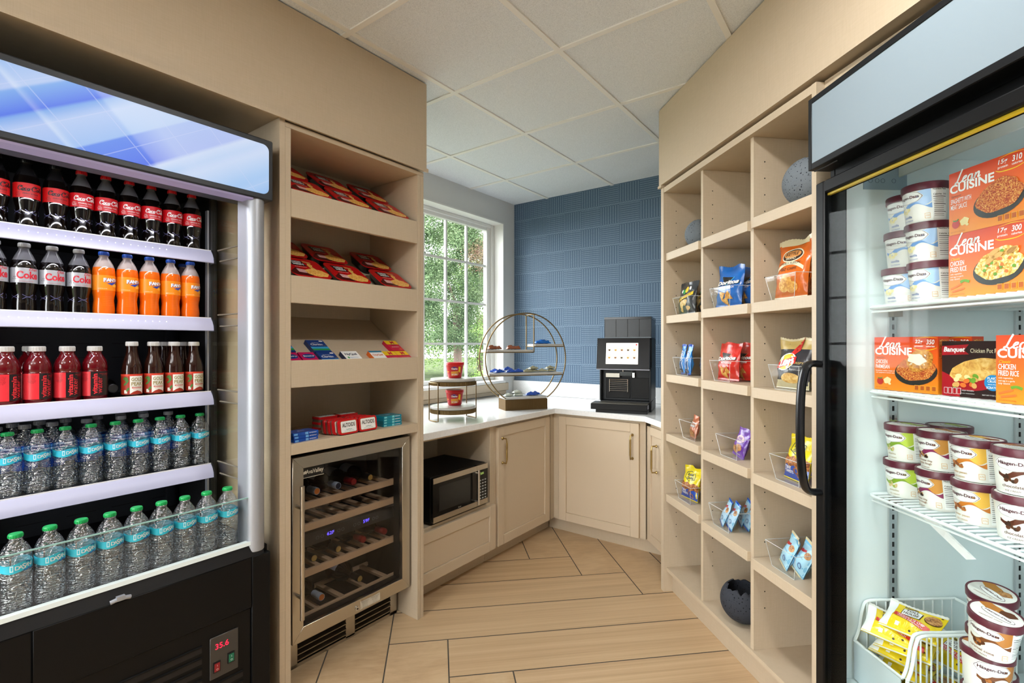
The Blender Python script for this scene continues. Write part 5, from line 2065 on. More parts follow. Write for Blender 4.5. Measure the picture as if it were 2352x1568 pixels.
def bag_surface(w, h, d, seed, flare=0.06, fb=1.0, cr=1.0):
    r = random.Random(seed)
    ph = [r.uniform(0, 6.28) for _ in range(8)]

    def thick(u, v):
        a = min(max(1 - (2 * u / w) ** 2, 0.0), 1.0)
        q = v / h
        e0, e1 = 0.05, 0.93
        if q <= e0 or q >= e1:
            return 0.0012
        s = (q - e0) / (e1 - e0)
        prof = min(1.0, 2.6 * s) ** 0.5 * min(1.0, 1.5 * (1 - s)) ** 0.8
        wr = 0.05 * sin(9 * u / w + ph[0] + 5 * s) + 0.045 * sin(13 * s + ph[1] - 6 * u / w) + 0.03 * sin(23 * u / w + ph[2] + 11 * s)
        edge = 0.08 * sin(26 * q + ph[5]) * (1 - a)
        return max(0.0012, d / 2 * (a ** (0.45 if cr == 1.0 else 0.28) * prof * (1 + cr * wr) + cr * edge * prof))

    def S(u, v, o=0.0, back=False):
        t = thick(u, v) * (fb if back else 1.0)
        q = v / h
        uu = u * (1 - 0.07 * sin(pi * min(max((q - 0.05) / 0.88, 0), 1)) + flare * max(0, abs(q - 0.5) - 0.43))
        if q > 0.9:
            uu += 0.0
        z = v + (0.004 * sin(9 * u / w + ph[3]) if q > 0.9 else 0) * (h / 0.2)
        y = 0.010 * (h / 0.2) * sin(7 * u / w + ph[4]) * max(0, (q - 0.75) * 4)
        return Vector((uu, y + (t + o if back else -t - o), z))
    return S


def make_bag(name, label, cat, group, frame, x, y, z, w, h, d, skin, art, rz=0, rx=0, ry=0, seed=1, back=None, crimp=None, fb=1.0, cr=1.0):
    t = thing(name, label, cat, frame, x, y, z, rz=rz, rx=rx, ry=ry, group=group)
    S = bag_surface(w, h, d, seed, fb=fb, cr=cr)
    m = MB()
    nu, nv = 22, 26
    m.grid(lambda a, b: S(-w / 2 + w * a, h * b), nu, nv, skin)
    m.grid(lambda a, b: S(-w / 2 + w * a, h * b, 0, True), nu, nv, back or skin)
    if art:
        art(m, S, w, h)
    m.build('film_bag', t, sharp=50)
    # sealed ends with a zigzag cut
    for v0, v1, sg, nm in ((0.935 * h, h, 1, 'top_seal'), (0.0, 0.045 * h, -1, 'bottom_seal')):
        c = MB()
        n = 28
        V, F = [], []
        for i in range(n + 1):
            u = -w / 2 + w * i / n
            za, zb = S(u, v0, 0.0008), S(u, v1, 0.0008)
            if sg > 0:
                zb = zb + Vector((0, 0, 0.0022 * (i % 2)))
            V += [za, zb]
        for i in range(n):
            F.append((2 * i, 2 * i + 2, 2 * i + 3, 2 * i + 1))
        c.add(V, F, crimp or skin)
        c.build(nm, t)
    return t


def film(name, col, rough=0.25, metal=0.0, bump=0.25):
    if name in MATS:
        return MATS[name]
    m = mat(name, col, rough, metal, spec=0.6, coat=0.25)
    n = NT(m)
    co = n.coord('Object')
    n.bump(n.noise(n.mapping(co, (1, 1, 0.6)), 45, 3, 0.55, 1.2), bump, 0.006)
    return m

F_BLACK = film('black_bag_film', '#33373c')
F_BLUE = film('blue_bag_film', '#1668c0')
F_RED = film('red_bag_film', '#d02a20')
F_ORG = film('orange_bag_film', '#d96a1c')
F_PURP = film('purple_bag_film', '#6c3aa8')
F_COPP = film('copper_bag_film', '#b0623e', 0.3, 0.2)
F_YEL = film('yellow_bag_film', '#ead818')
F_LBL = film('light_blue_bag_film', '#7cc4ea')
F_RKB = film('bright_blue_bag_film', '#1c86dc')
F_SIL = film('silver_foil_film', '#b8bcc0', 0.25, 0.8)
F_CREAM = film('cream_bag_film', '#d8cfa8', 0.3)
F_WHITE = film('white_bag_film', '#e4e2da', 0.3)
F_BROWN = film('brown_bag_film', '#8a4a2a', 0.25)
F_CYB = film('royal_blue_bag_film', '#1d4fb6')
F_YC = film('cookie_yellow_film', '#efd01e', 0.25)


def food_mat(name, stops, scale=90, dist=1.5):
    m = mat(name, '#c98a36', 0.45)
    n = NT(m)
    n.base(n.ramp(n.noise(n.coord('Object'), scale, 3, 0.6, dist), stops))
    return m

CHIP = food_mat('corn_chip_picture', [(0.3, '#b0661c'), (0.5, '#e0a040'), (0.7, '#f4d284')], 60)
POTATO = food_mat('potato_chip_picture', [(0.3, '#c08a3a'), (0.5, '#e8c070'), (0.7, '#f6e2a8')], 50)
PRETZ = food_mat('pretzel_picture', [(0.35, '#5a2c0e'), (0.5, '#a35d22'), (0.65, '#d49a54')], 60, 2.0)
COOKIE = food_mat('cookie_picture', [(0.33, '#4a2a18'), (0.45, '#a8703c'), (0.65, '#d6a468')], 80)


def art_popcorn(m, S, w, h):
    y = MATS['yellow_ink']
    d_band(m, S, lambda u: 0.49 * h + u * 0.30, lambda u: 0.60 * h + u * 0.30, -0.49 * w, 0.40 * w, y, 0.0012, 14)
    d_text(m, S, 'popcorners', -0.03 * w, 0.545 * h, w=0.72 * w, h=0.055 * h, m=INKK, off=0.0022, rot=0.29, shear=0.2)
    for u, v, a, b, r in ((0.05, 0.36, 0.13, 0.10, 0.4), (-0.12, 0.30, 0.10, 0.13, -0.3), (0.2, 0.18, 0.10, 0.07, 0.2), (-0.15, 0.14, 0.11, 0.06, 0.9)):
        d_ell(m, S, u * w, v * h, a * w, b * h, POTATO, 0.0016, 14, 2, rot=r, wob=0.12, k=3)
    d_ell(m, S, 0.02 * w, 0.76 * h, 0.09 * w, 0.10 * h, y, 0.0016, 12, 2, rot=-0.5)
    d_ell(m, S, -0.12 * w, 0.70 * h, 0.07 * w, 0.09 * h, MATS['grass_green_ink'], 0.0016, 12, 2, rot=0.5)
    d_ell(m, S, -0.25 * w, 0.72 * h, 0.05 * w, 0.06 * h, INKW, 0.0016, 10, 1)
    d_ell(m, S, 0.20 * w, 0.80 * h, 0.05 * w, 0.06 * h, INKW, 0.0016, 10, 1)


def art_chips(word, tri):
    def f(m, S, w, h):
        d_poly(m, S, [(-0.30 * w, 0.74 * h), (-0.06 * w, 0.50 * h), (0.20 * w, 0.70 * h)], INKK, 0.0014)
        d_stroke(m, S, [(-0.30 * w, 0.75 * h), (-0.05 * w, 0.49 * h), (0.22 * w, 0.71 * h)], 0.03 * w, tri, 0.0016, smooth=False)
        d_text(m, S, word, 0.0, 0.575 * h, w=0.88 * w, h=0.12 * h, m=INKK, off=0.0022, bold=0.08, rot=0.06, shear=0.15)
        d_text(m, S, word, 0.0, 0.58 * h, w=0.84 * w, h=0.105 * h, m=INKW, off=0.003, bold=0.045, rot=0.06, shear=0.15)
        d_text(m, S, 'NACHO CHEESE' if tri is ORNG else 'COOL RANCH', 0.05 * w, 0.46 * h, w=0.5 * w, m=INKW, off=0.0022, bold=0.02)
        for u, v, r in ((-0.12, 0.27, 0.3), (0.12, 0.25, -0.5), (0.0, 0.13, 0.9)):
            pts = [(u * w + 0.17 * w * cos(r + k * 2.094), v * h + 0.14 * h * sin(r + k * 2.094)) for k in range(3)]
            d_poly(m, S, pts, CHIP, 0.0016 + 0.0003 * abs(r))
    return f


def art_kettle(m, S, w, h):
    d_rect(m, S, -0.42 * w, 0.90 * h, 0.42 * w, 0.97 * h, F_CREAM, 0.0014, 8)
    d_ell(m, S, 0.0, 0.72 * h, 0.34 * w, 0.12 * h, mat('cream_ink', '#e8e0c0', 0.4), 0.0014, 20, 3)
    d_ell(m, S, 0.0, 0.72 * h, 0.31 * w, 0.10 * h, mat('dark_brown_ink', '#3a2a22', 0.4), 0.0018, 20, 3)
    d_ell(m, S, 0.0, 0.735 * h, 0.27 * w, 0.065 * h, mat('tan_ribbon_ink', '#c98a4a', 0.35), 0.0022, 20, 2)
    d_text(m, S, 'KETTLE', 0.0, 0.745 * h, w=0.38 * w, m=MATS['dark_brown_ink'], off=0.003, bold=0.02)
    d_text(m, S, 'BRAND', 0.0, 0.665 * h, w=0.3 * w, m=MATS['cream_ink'], off=0.003)
    d_band(m, S, lambda u: 0.555 * h - u * u * 6, lambda u: 0.615 * h - u * u * 6, -0.42 * w, 0.42 * w, MATS['cream_ink'], 0.0016, 10)
    d_text(m, S, 'SMOKY FUSION', 0.0, 0.58 * h, w=0.62 * w, m=MATS['dark_brown_ink'], off=0.0028)
    d_text(m, S, 'BBQ CHIPS', 0.0, 0.48 * h, w=0.5 * w, m=MATS['dark_brown_ink'], off=0.0024)
    for u, v in ((-0.12, 0.2), (0.14, 0.18), (0.0, 0.30)):
        d_ell(m, S, u * w, v * h, 0.16 * w, 0.09 * h, CHIP, 0.0018, 16, 2, rot=u * 3)


def art_lays(m, S, w, h):
    d_rect(m, S, -0.5 * w, 0.78 * h, 0.5 * w, 0.96 * h, mat('gold_tan_ink', '#c9b06a', 0.35), 0.0012, 12, 4)
    d_rect(m, S, -0.5 * w, 0.02 * h, 0.5 * w, 0.16 * h, F_CREAM, 0.0012, 12, 3)
    rd = mat('lays_red_ink', '#d02a24', 0.35)
    d_band(m, S, lambda u: 0.60 * h + u * 0.9, lambda u: 0.70 * h + u * 1.9, -0.02 * w, 0.22 * w, rd, 0.0016, 8)
    d_poly(m, S, [(-0.06 * w, 0.62 * h), (0.02 * w, 0.62 * h), (0.22 * w, 0.95 * h), (0.12 * w, 0.95 * h)], rd, 0.0016)
    d_ell(m, S, -0.12 * w, 0.52 * h, 0.30 * w, 0.17 * h, INKW, 0.0018, 20, 2, rot=0.35)
    d_ell(m, S, -0.12 * w, 0.52 * h, 0.27 * w, 0.15 * h, MATS['yellow_ink'], 0.0022, 20, 2, rot=0.35)
    d_band(m, S, lambda u: 0.455 * h + 0.25 * u + 0.0, lambda u: 0.595 * h + 0.25 * u, -0.42 * w, 0.18 * w, rd, 0.0026, 10)
    d_script(m, S, 'lays', -0.12 * w, 0.53 * h, 0.48 * w, INKW, off=0.0034, thick=0.42, rot=0.22)
    d_text(m, S, 'CRISPY', 0.26 * w, 0.50 * h, w=0.26 * w, m=MATS['gold_tan_ink'], off=0.0018)
    d_text(m, S, 'POTATO CHIPS', 0.26 * w, 0.36 * h, w=0.24 * w, m=INKW, off=0.0018)
    d_ell(m, S, 0.05 * w, 0.20 * h, 0.3 * w, 0.10 * h, POTATO, 0.0022, 18, 2)


def art_rice(m, S, w, h):
    d_rect(m, S, -0.32 * w, 0.10 * h, 0.02 * w, 0.55 * h, mat('pale_print', '#b8c8dc', 0.4), 0.0012, 4, 3)
    d_text(m, S, 'OREO', 0.12 * w, 0.62 * h, w=0.36 * h, h=0.36 * w, m=INKW, off=0.0018, bold=0.03, rot=pi / 2)
    d_text(m, S, 'THINS', -0.16 * w, 0.35 * h, w=0.26 * h, h=0.16 * w, m=INKK, off=0.002, rot=pi / 2)
    for k in range(3):
        d_rect(m, S, (0.16 + 0.09 * k) * w, 0.18 * h, (0.20 + 0.09 * k) * w, 0.46 * h, INKK if k < 2 else INKW, 0.0014, 1, 3)
    d_ell(m, S, 0.0, 0.12 * h, 0.35 * w, 0.07 * h, MATS['screen_cup_0'] if 'screen_cup_0' in MATS else INKK, 0.0016, 12, 1)


def art_famous(m, S, w, h):
    d_text(m, S, 'Grandma', 0.0, 0.54 * h, w=0.7 * w, h=0.14 * h, m=INKK, off=0.0020, bold=0.05, shear=0.2)
    d_text(m, S, 'Grandma', 0.0, 0.545 * h, w=0.68 * w, h=0.125 * h, m=INKW, off=0.0028, bold=0.02, shear=0.2)
    d_ell(m, S, -0.08 * w, 0.24 * h, 0.26 * w, 0.15 * h, COOKIE, 0.0018, 16, 2)
    d_ell(m, S, 0.16 * w, 0.18 * h, 0.22 * w, 0.13 * h, COOKIE, 0.0022, 16, 2)
    d_rect(m, S, -0.4 * w, 0.66 * h, 0.4 * w, 0.69 * h, INKW, 0.0014, 8)


def art_purple(m, S, w, h):
    d_ell(m, S, 0.0, 0.62 * h, 0.32 * w, 0.13 * h, MATS['pink_white_ink'], 0.0014, 18, 2)
    d_text(m, S, 'mini', 0.0, 0.66 * h, w=0.3 * w, m=F_PURP, off=0.0022, bold=0.03)
    d_text(m, S, 'Grandma', 0.0, 0.58 * h, w=0.52 * w, h=0.07 * h, m=F_PURP, off=0.0024, bold=0.02)
    d_ell(m, S, -0.12 * w, 0.24 * h, 0.3 * w, 0.12 * h, COOKIE, 0.0018, 18, 2)
    d_ell(m, S, 0.16 * w, 0.34 * h, 0.2 * w, 0.12 * h, COOKIE, 0.002, 16, 2)
    d_text(m, S, '2 COOKIES', 0.08 * w, 0.12 * h, w=0.4 * w, m=INKW, off=0.002)


def art_pretzel(m, S, w, h):
    d_rect(m, S, -0.5 * w, 0.02 * h, 0.5 * w, 0.36 * h, F_CYB, 0.0012, 14, 5)
    d_band(m, S, lambda u: 0.30 * h + 0.02 * h * sin(u * 160), lambda u: 0.50 * h + 0.025 * h * sin(u * 130 + 2), -0.5 * w, 0.5 * w, PRETZ, 0.0018, 22, 4)
    ink = mat('forest_ink', '#22402a', 0.4)
    sh = [(-0.26 * w, 0.80 * h), (0.0, 0.86 * h), (0.26 * w, 0.80 * h), (0.30 * w, 0.64 * h), (0.0, 0.55 * h), (-0.30 * w, 0.64 * h), (-0.26 * w, 0.80 * h)]
    d_stroke(m, S, sh, 0.028 * w, ink, 0.0016, smooth=False)
    d_text(m, S, 'Rold', 0.0, 0.755 * h, w=0.34 * w, h=0.085 * h, m=ink, off=0.002, bold=0.03, rot=0.1)
    d_text(m, S, 'Gold', 0.02 * w, 0.655 * h, w=0.36 * w, h=0.085 * h, m=ink, off=0.002, bold=0.03, rot=0.1)
    d_text(m, S, 'TINY', -0.16 * w, 0.25 * h, w=0.3 * w, m=INKW, off=0.002, bold=0.03)
    d_text(m, S, 'TWISTS', -0.14 * w, 0.17 * h, w=0.36 * w, m=INKW, off=0.002, bold=0.03)
    for u, v in ((0.16, 0.22), (0.26, 0.14), (0.08, 0.40)):
        ring = [(u * w + 0.08 * w * cos(a), v * h + 0.06 * h * sin(a)) for a in [2 * pi * i / 12 for i in range(13)]]
        d_stroke(m, S, ring, 0.035 * w, PRETZ, 0.0026, smooth=False)


def art_bluewhite(blue):
    def f(m, S, w, h):
        d_rect(m, S, -0.5 * w, 0.10 * h, 0.5 * w, 0.88 * h, mat('ice_blue_ink', '#a9dcf2', 0.35) if not blue else mat('pale_sky_ink', '#b4d8f0', 0.35), 0.0010, 10, 6)
        rd = MATS['lays_red_ink'] if 'lays_red_ink' in MATS else MAG
        d_text(m, S, 'Milano' if not blue else 'POPS', -0.2 * w, 0.70 * h, w=0.46 * w, h=0.10 * h, m=rd, off=0.002, bold=0.05, rot=0.35)
        d_ell(m, S, 0.22 * w, 0.66 * h, 0.20 * w, 0.10 * h, COOKIE, 0.0016, 14, 2)
        ring = [(0.16 * w + 0.12 * w * cos(a), 0.30 * h + 0.07 * h * sin(a)) for a in [2 * pi * i / 14 for i in range(15)]]
        d_stroke(m, S, ring, 0.05 * w, mat('slate_blue_ink', '#5a7aa8', 0.4), 0.002, smooth=False)
        d_text(m, S, 'BAKED SNACK', -0.1 * w, 0.50 * h, w=0.5 * w, m=MATS['slate_blue_ink'], off=0.002)
    return f

# ------------------------------------------------------------ open shelf unit on the right
su = thing('shelving_unit', 'tall beige open shelving unit with three columns of snack shelves', 'shelving unit', FR, 0, 0, 0)
YS, YB = 0.025, 0.55
TOPZ = 2.133
def pinholes(m, x, col):
    for k in range(46):
        z = 0.30 + 0.04 * k
        m.lathe([(0.0028, 0.0), (0.0028, 0.0006)], HOLE, 8, ax='x', o=(x, 0.085, z))
for (a, b, y, nm) in ((0.0, 0.030, 0.0, 'side_panel'), (0.3705, 0.3890, YS, 'divider'), (0.7455, 0.7650, YS, 'divider'), (1.1015, 1.1210, 0.0, 'side_panel')):
    m = MB()
    m.box(a, y, 0.0 if nm == 'side_panel' else 0.129, b, YB, 2.1545 if nm == 'side_panel' else TOPZ - 0.0065, LAM)
    if b < 1.1:
        for k in range(28):
            z = 0.29 + 0.0645 * k
            m.lathe([(0.0026, 0.0), (0.0026, 0.0005)], HOLE, 8, ax='x', o=(b, 0.072, z))
    m.build(nm, su)
m = MB()
m.box(0.0305, 0.002, TOPZ - 0.006, 1.101, YB, 2.1545, LAM)
m.build('top_panel', su)
m = MB()
m.box(0.0305, YB - 0.012, 0.129, 1.101, YB, TOPZ, LAM)
m.build('back_panel', su)
m = MB()
m.box(0.0305, YS - 0.008, 0.110, 1.101, YB - 0.0125, 0.1285, LAM)
m.box(0.0305, YS + 0.025, 0.0, 1.101, YS + 0.04, 0.1095, LAM)
m.build('bottom_shelf', su)
COLS = ((0.0305, 0.370), (0.3895, 0.745), (0.7655, 1.101))
SHZ = ((1.803, 1.470, 1.160, 0.845, 0.522), (1.804, 1.480, 1.156, 0.832, 0.506), (1.808, 1.480, 1.153, 0.822, 0.492))
for ci, (a, b) in enumerate(COLS):
    for z in SHZ[ci]:
        m = MB()
        m.box(a + 0.004, YS - 0.013, z - 0.040, b - 0.001, YB - 0.0125, z, LAM)
        m.build('shelf', su, bevel=0.0012)

# speckled vases


def mk_speckle(name, base, spot, sc):
    m = mat(name, base, 0.85, spec=0.2)
    n = NT(m)
    co = n.coord('Object')
    v = n.voronoi(n.mapping(co, (1, 1, 1.2)), sc)
    nz = n.noise(co, sc * 0.6, 2, 0.5)
    f = n.math('ADD', v, n.math('MULTIPLY', n.math('SUBTRACT', nz, 0.5), 0.5))
    n.base(n.ramp(f, [(0.17, spot), (0.23, base)]))
    n.bump(f, 0.4, 0.003)
    return m

VBLUE = mk_speckle('blue_grey_pitted_ceramic', '#70787f', '#20232a', 110)
VBLACK = mk_speckle('charcoal_pitted_ceramic', '#383b42', '#0e0f12', 95)


def make_vase(label, x, y, z, r, material, group, lat=60, rot=0.0, tilt=0):
    t = thing('round_vase', label, 'vase', FR, x, y, z, rz=rot, rx=tilt, group=group)
    m = MB()
    n, nv = 44, 22
    th0, th1 = radians(-86), radians(56)

    def ring(rr, a):
        return rr
    V, F = [], []
    rims = [radians(lat) + 0.10 * sin(7 * 2 * pi * i / n) * 0.6 + 0.07 * sin(13 * 2 * pi * i / n + 1) + 0.05 * random.Random(i).uniform(-1, 1) for i in range(n)]
    for side, k in ((0, 1.0), (1, 0.90)):
        for j in range(nv + 1):
            for i in range(n):
                ph = th0 + (rims[i] - th0) * j / nv
                a = 2 * pi * i / n
                V.append((r * k * cos(ph) * cos(a), r * k * cos(ph) * sin(a), r * 0.97 + r * 0.97 * (sin(ph) if side == 0 else max(sin(ph), -0.93) * (0.93 if j < nv else 1))))
    N = n * (nv + 1)
    for side in (0, 1):
        for j in range(nv):
            for i in range(n):
                a, b = side * N + j * n + i, side * N + j * n + (i + 1) % n
                F.append((a, b, b + n, a + n))
    for i in range(n):
        a, b = nv * n + i, nv * n + (i + 1) % n
        F.append((a, b, N + b, N + a))
    F.append(tuple(range(n - 1, -1, -1)))
    F.append(tuple(N + i for i in range(n)))
    m.add(V, F, material)
    m.build('vase_body', t, sharp=70)
    return t

make_vase('blue-grey pitted round vase on the top shelf of the leftmost column', 0.180, 0.13, 1.8035, 0.078, VBLUE, 'pitted round vases')
make_vase('blue-grey pitted round vase on the top shelf nearest the freezer', 0.945, 0.125, 1.8085, 0.092, VBLUE, 'pitted round vases', rot=70)
make_vase('charcoal pitted bowl vase with broken rim on the bottom shelf', 0.572, 0.108, 0.1290, 0.093, VBLACK, 'pitted round vases', lat=40, rot=25)

# clear bins


def make_bin(label, x, y, z, w=0.118, L=0.245, h=0.090):
    """x, y: front left corner of its foot"""
    t = thing('clear_bin', label, 'bin', FR, x, y, z, group='clear acrylic bins on the open shelves')
    m = MB()
    e = 0.022
    th = 0.0025
    lo = [(0, 0), (w, 0), (w, L), (0, L)]
    hi = [(-e, -0.012), (w + e, -0.012), (w + e, L + 0.012), (-e, L + 0.012)]
    V = [(a, b, 0.0) for a, b in lo] + [(a, b, h) for a, b in hi]
    cx, cy = w / 2, L / 2
    def inn(p, k):
        return (p[0] + (th if p[0] < cx else -th), p[1] + (th if p[1] < cy else -th))
    V += [(*inn(p, 0), th) for p in lo] + [(*inn(p, 0), h) for p in hi]
    F = [(3, 2, 1, 0), (8, 9, 10, 11)]
    for i in range(4):
        j = (i + 1) % 4
        F.append((i, j, 4 + j, 4 + i))
        F.append((8 + i, 12 + i, 12 + j, 8 + j))
        F.append((4 + i, 4 + j, 12 + j, 12 + i))
    m.add(V, F, ACRYL)
    m.build('bin_shell', t)
    m = MB()
    EDGE = mat('bright_acrylic_edge', '#cfd4d4', 0.15, spec=0.8)
    loop = [(a, b, h) for a, b in hi]
    for i in range(4):
        m.tube([loop[i], loop[(i + 1) % 4]], 0.0011, EDGE, 5)
    for i in (0, 1):
        m.tube([(*lo[i], 0.0015), (*hi[i], h)], 0.0009, EDGE, 5)
    m.tube([(*lo[0], 0.0012), (*lo[1], 0.0012)], 0.0009, EDGE, 5)
    m.build('bin_rim', t)
    return t

RN = ('top', 'second', 'third', 'fourth', 'fifth')
CN = ('left', 'middle', 'right')
BX = {(0, 1): 0.092, (0, 2): 0.090, (0, 3): 0.160, (0, 4): 0.114, (1, 1): 0.453, (1, 2): 0.452, (1, 3): 0.503, (1, 4): 0.445, (2, 1): 0.845, (2, 2): 0.862, (2, 3): 0.868, (2, 4): 0.845}
BYF = 0.045
WHAT = {(0, 1): 'black popcorn bags', (0, 2): 'slim blue packs', (0, 3): 'copper cookie bags', (0, 4): 'yellow pretzel bags', (1, 1): 'blue chip bags', (1, 2): 'red chip bags',
        (1, 3): 'purple cookie bags', (1, 4): 'blue-ended snack packs', (2, 1): 'orange chip bags', (2, 2): 'black and gold chip bags', (2, 3): 'yellow pretzel bags', (2, 4): 'pale blue snack packs'}
for (c, r), bx in BX.items():
    make_bin('clear bin holding %s, %s shelf of the %s column' % (WHAT[(c, r)], RN[r], CN[c]), bx, BYF, SHZ[c][r] + 0.0005)


def B(c, r, dx, dy, dz=0.004):
    """point inside the bin of column c, shelf r"""
    return BX[(c, r)] + dx, BYF + dy, SHZ[c][r] + dz

# black popcorn bags
GP = 'black popcorn bags'
x, y, z = B(0, 1, 0.036, 0.036)
p = make_bag('popcorn_bag', 'black popcorn bag with yellow band, front one in its bin', 'snack bag', GP, FR, x, y, z, 0.140, 0.166, 0.055, F_BLACK, art_popcorn, rz=8, rx=-6, seed=3)
x, y, z = B(0, 1, 0.060, 0.105)
dup(p, FR, x, y, z, rz=-10, rx=-8, label='black popcorn bag with yellow band, behind the front one', group=GP)
# slim blue packs
GS = 'slim blue packs'
x, y, z = B(0, 2, 0.012, 0.030)
p = make_bag('cookie_pack', 'slim blue cookie pack at the left of its bin', 'snack pack', GS, FR, x, y, z, 0.064, 0.152, 0.042, F_RKB, art_rice, rz=-10, rx=-3, ry=-4, seed=5, crimp=F_CYB)
x, y, z = B(0, 2, 0.062, 0.034)
dup(p, FR, x, y, z, rz=-8, rx=-3, ry=0, label='slim blue cookie pack upright in the middle of its bin', group=GS)
x, y, z = B(0, 2, 0.080, 0.110)
dup(p, FR, x, y, z, rz=4, rx=-10, ry=-14, label='slim blue cookie pack leaning at the back of its bin', group=GS)
# copper cookie bags
GC = 'copper cookie bags'
x, y, z = B(0, 3, 0.035, 0.034)
p = make_bag('cookie_bag', 'copper cookie bag in front in its bin', 'snack bag', GC, FR, x, y, z, 0.088, 0.112, 0.042, F_COPP, art_famous, rz=-10, rx=-12, seed=8, crimp=F_COPP)
x, y, z = B(0, 3, 0.060, 0.095)
dup(p, FR, x, y, z, rz=-4, rx=-14, label='copper cookie bag behind the front one', group=GC)
# pretzels
GZ = 'yellow and blue pretzel bags'
x, y, z = B(0, 4, 0.034, 0.040)
p = make_bag('pretzel_bag', 'yellow and blue pretzel bag in front in the bin of the left column', 'snack bag', GZ, FR, x, y, z, 0.132, 0.165, 0.060, F_YEL, art_pretzel, rz=8, rx=-10, seed=11)
x, y, z = B(0, 4, 0.056, 0.115)
dup(p, FR, x, y, z, rz=-12, rx=-8, label='yellow and blue pretzel bag at the back of the bin of the left column', group=GZ)
x, y, z = B(2, 3, 0.045, 0.045)
dup(p, FR, x, y, z, rz=-4, rx=-12, label='yellow and blue pretzel bag in front in the bin of the right column', group=GZ)
x, y, z = B(2, 3, 0.060, 0.130)
dup(p, FR, x, y, z, rz=-10, rx=-8, label='yellow and blue pretzel bag at the back of the bin of the right column', group=GZ)
# blue chips
GB = 'blue chip bags'
x, y, z = B(1, 1, 0.040, 0.042)
p = make_bag('chip_bag', 'blue corn chip bag in front in its bin', 'chip bag', GB, FR, x, y, z, 0.156, 0.185, 0.065, F_BLUE, art_chips('Doritos', CYANI), rz=10, rx=-7, ry=2, seed=14)
x, y, z = B(1, 1, 0.055, 0.120)
dup(p, FR, x, y, z, rz=-12, rx=-10, label='blue corn chip bag behind the front one', group=GB)
# red chips
GR = 'red chip bags'
x, y, z = B(1, 2, 0.044, 0.040)
p = make_bag('chip_bag', 'red corn chip bag in front in its bin', 'chip bag', GR, FR, x, y, z, 0.140, 0.165, 0.060, F_RED, art_chips('Doritos', ORNG), rz=6, rx=-5, seed=17)
x, y, z = B(1, 2, 0.058, 0.104)
q2 = dup(p, FR, x, y, z, rz=4, rx=-9, ry=-3, label='red corn chip bag in the middle of its bin', group=GR)
x, y, z = B(1, 2, 0.064, 0.180)
dup(p, FR, x, y, z, rz=-8, rx=-5, label='red corn chip bag at the back of its bin', group=GR)
# orange bags
GO = 'orange chip bags'
x, y, z = B(2, 1, 0.042, 0.044)
p = make_bag('chip_bag', 'tall orange kettle chip bag in front in its bin', 'chip bag', GO, FR, x, y, z, 0.152, 0.225, 0.070, F_ORG, art_kettle, rz=6, rx=-9, seed=21, crimp=F_CREAM)
x, y, z = B(2, 1, 0.056, 0.130)
dup(p, FR, x, y, z, rz=-14, rx=-9, label='orange kettle chip bag at the back, partly behind the freezer', group=GO)
# gold and black
GL = 'black and gold chip bags'
x, y, z = B(2, 2, 0.036, 0.044)
p = make_bag('chip_bag', 'black and gold potato chip bag in front in its bin', 'chip bag', GL, FR, x, y, z, 0.145, 0.185, 0.072, film('dark_bag_film', '#34343a'), art_lays, rz=8, rx=-8, seed=24, crimp=MATS['gold_tan_ink'] if 'gold_tan_ink' in MATS else F_CREAM)
x, y, z = B(2, 2, 0.052, 0.130)
dup(p, FR, x, y, z, rz=-10, rx=-6, label='black and gold potato chip bag at the back of its bin', group=GL)
# purple
GPU = 'purple cookie bags'
x, y, z = B(1, 3, 0.062, 0.042)
p = make_bag('cookie_bag', 'purple mini cookie bag in front in its bin', 'snack bag', GPU, FR, x, y, z, 0.096, 0.125, 0.045, F_PURP, art_purple, rz=-6, rx=-14, ry=8, seed=28)
x, y, z = B(1, 3, 0.078, 0.125)
dup(p, FR, x, y, z + 0.01, rz=-12, rx=-12, ry=4, label='purple mini cookie bag in the middle of its bin', group=GPU)
x, y, z = B(1, 3, 0.070, 0.185)
dup(p, FR, x, y, z + 0.02, rz=0, rx=-6, label='purple mini cookie bag standing at the back of its bin', group=GPU)
# blue ended packs
GK = 'blue-ended snack packs'
x, y, z = B(1, 4, 0.012, 0.030)
p = make_bag('snack_pack', 'pale snack pack with blue ends, front left in its bin', 'snack pack', GK, FR, x, y, z, 0.070, 0.120, 0.028, F_LBL, art_bluewhite(True), rz=-22, rx=-20, ry=12, seed=31, crimp=F_CYB)
for i, (dx, dy, rz, ry, lab) in enumerate(((0.070, 0.030, -14, 8, 'front right in its bin'), (0.026, 0.110, -20, 12, 'second row left in its bin'), (0.078, 0.105, -12, 8, 'second row right in its bin'),
                                           (0.050, 0.170, -6, 4, 'standing at the back of its bin'))):
    x, y, z = B(1, 4, dx, dy)
    dup(p, FR, x, y, z, rz=rz, rx=-20, ry=ry, label='pale snack pack with blue ends, ' + lab, group=GK)
# pale packs
GV = 'pale blue snack packs'
x, y, z = B(2, 4, 0.014, 0.034)
p = make_bag('snack_pack', 'pale blue snack pack with cream ends, front left in its bin', 'snack pack', GV, FR, x, y, z, 0.078, 0.128, 0.036, F_LBL, art_bluewhite(False), rz=-20, rx=-20, ry=12, seed=35, crimp=F_CREAM)
for i, (dx, dy, rz, ry, lab) in enumerate(((0.080, 0.040, -12, 14, 'front right in its bin'), (0.045, 0.125, -16, 6, 'middle of its bin, leaning back'), (0.085, 0.175, -10, 10, 'at the back of its bin'))):
    x, y, z = B(2, 4, dx, dy)
    dup(p, FR, x, y, z, rz=rz, rx=-20, ry=ry, label='pale blue snack pack with cream ends, ' + lab, group=GV)

# ------------------------------------------------------------ packs on the ring stand


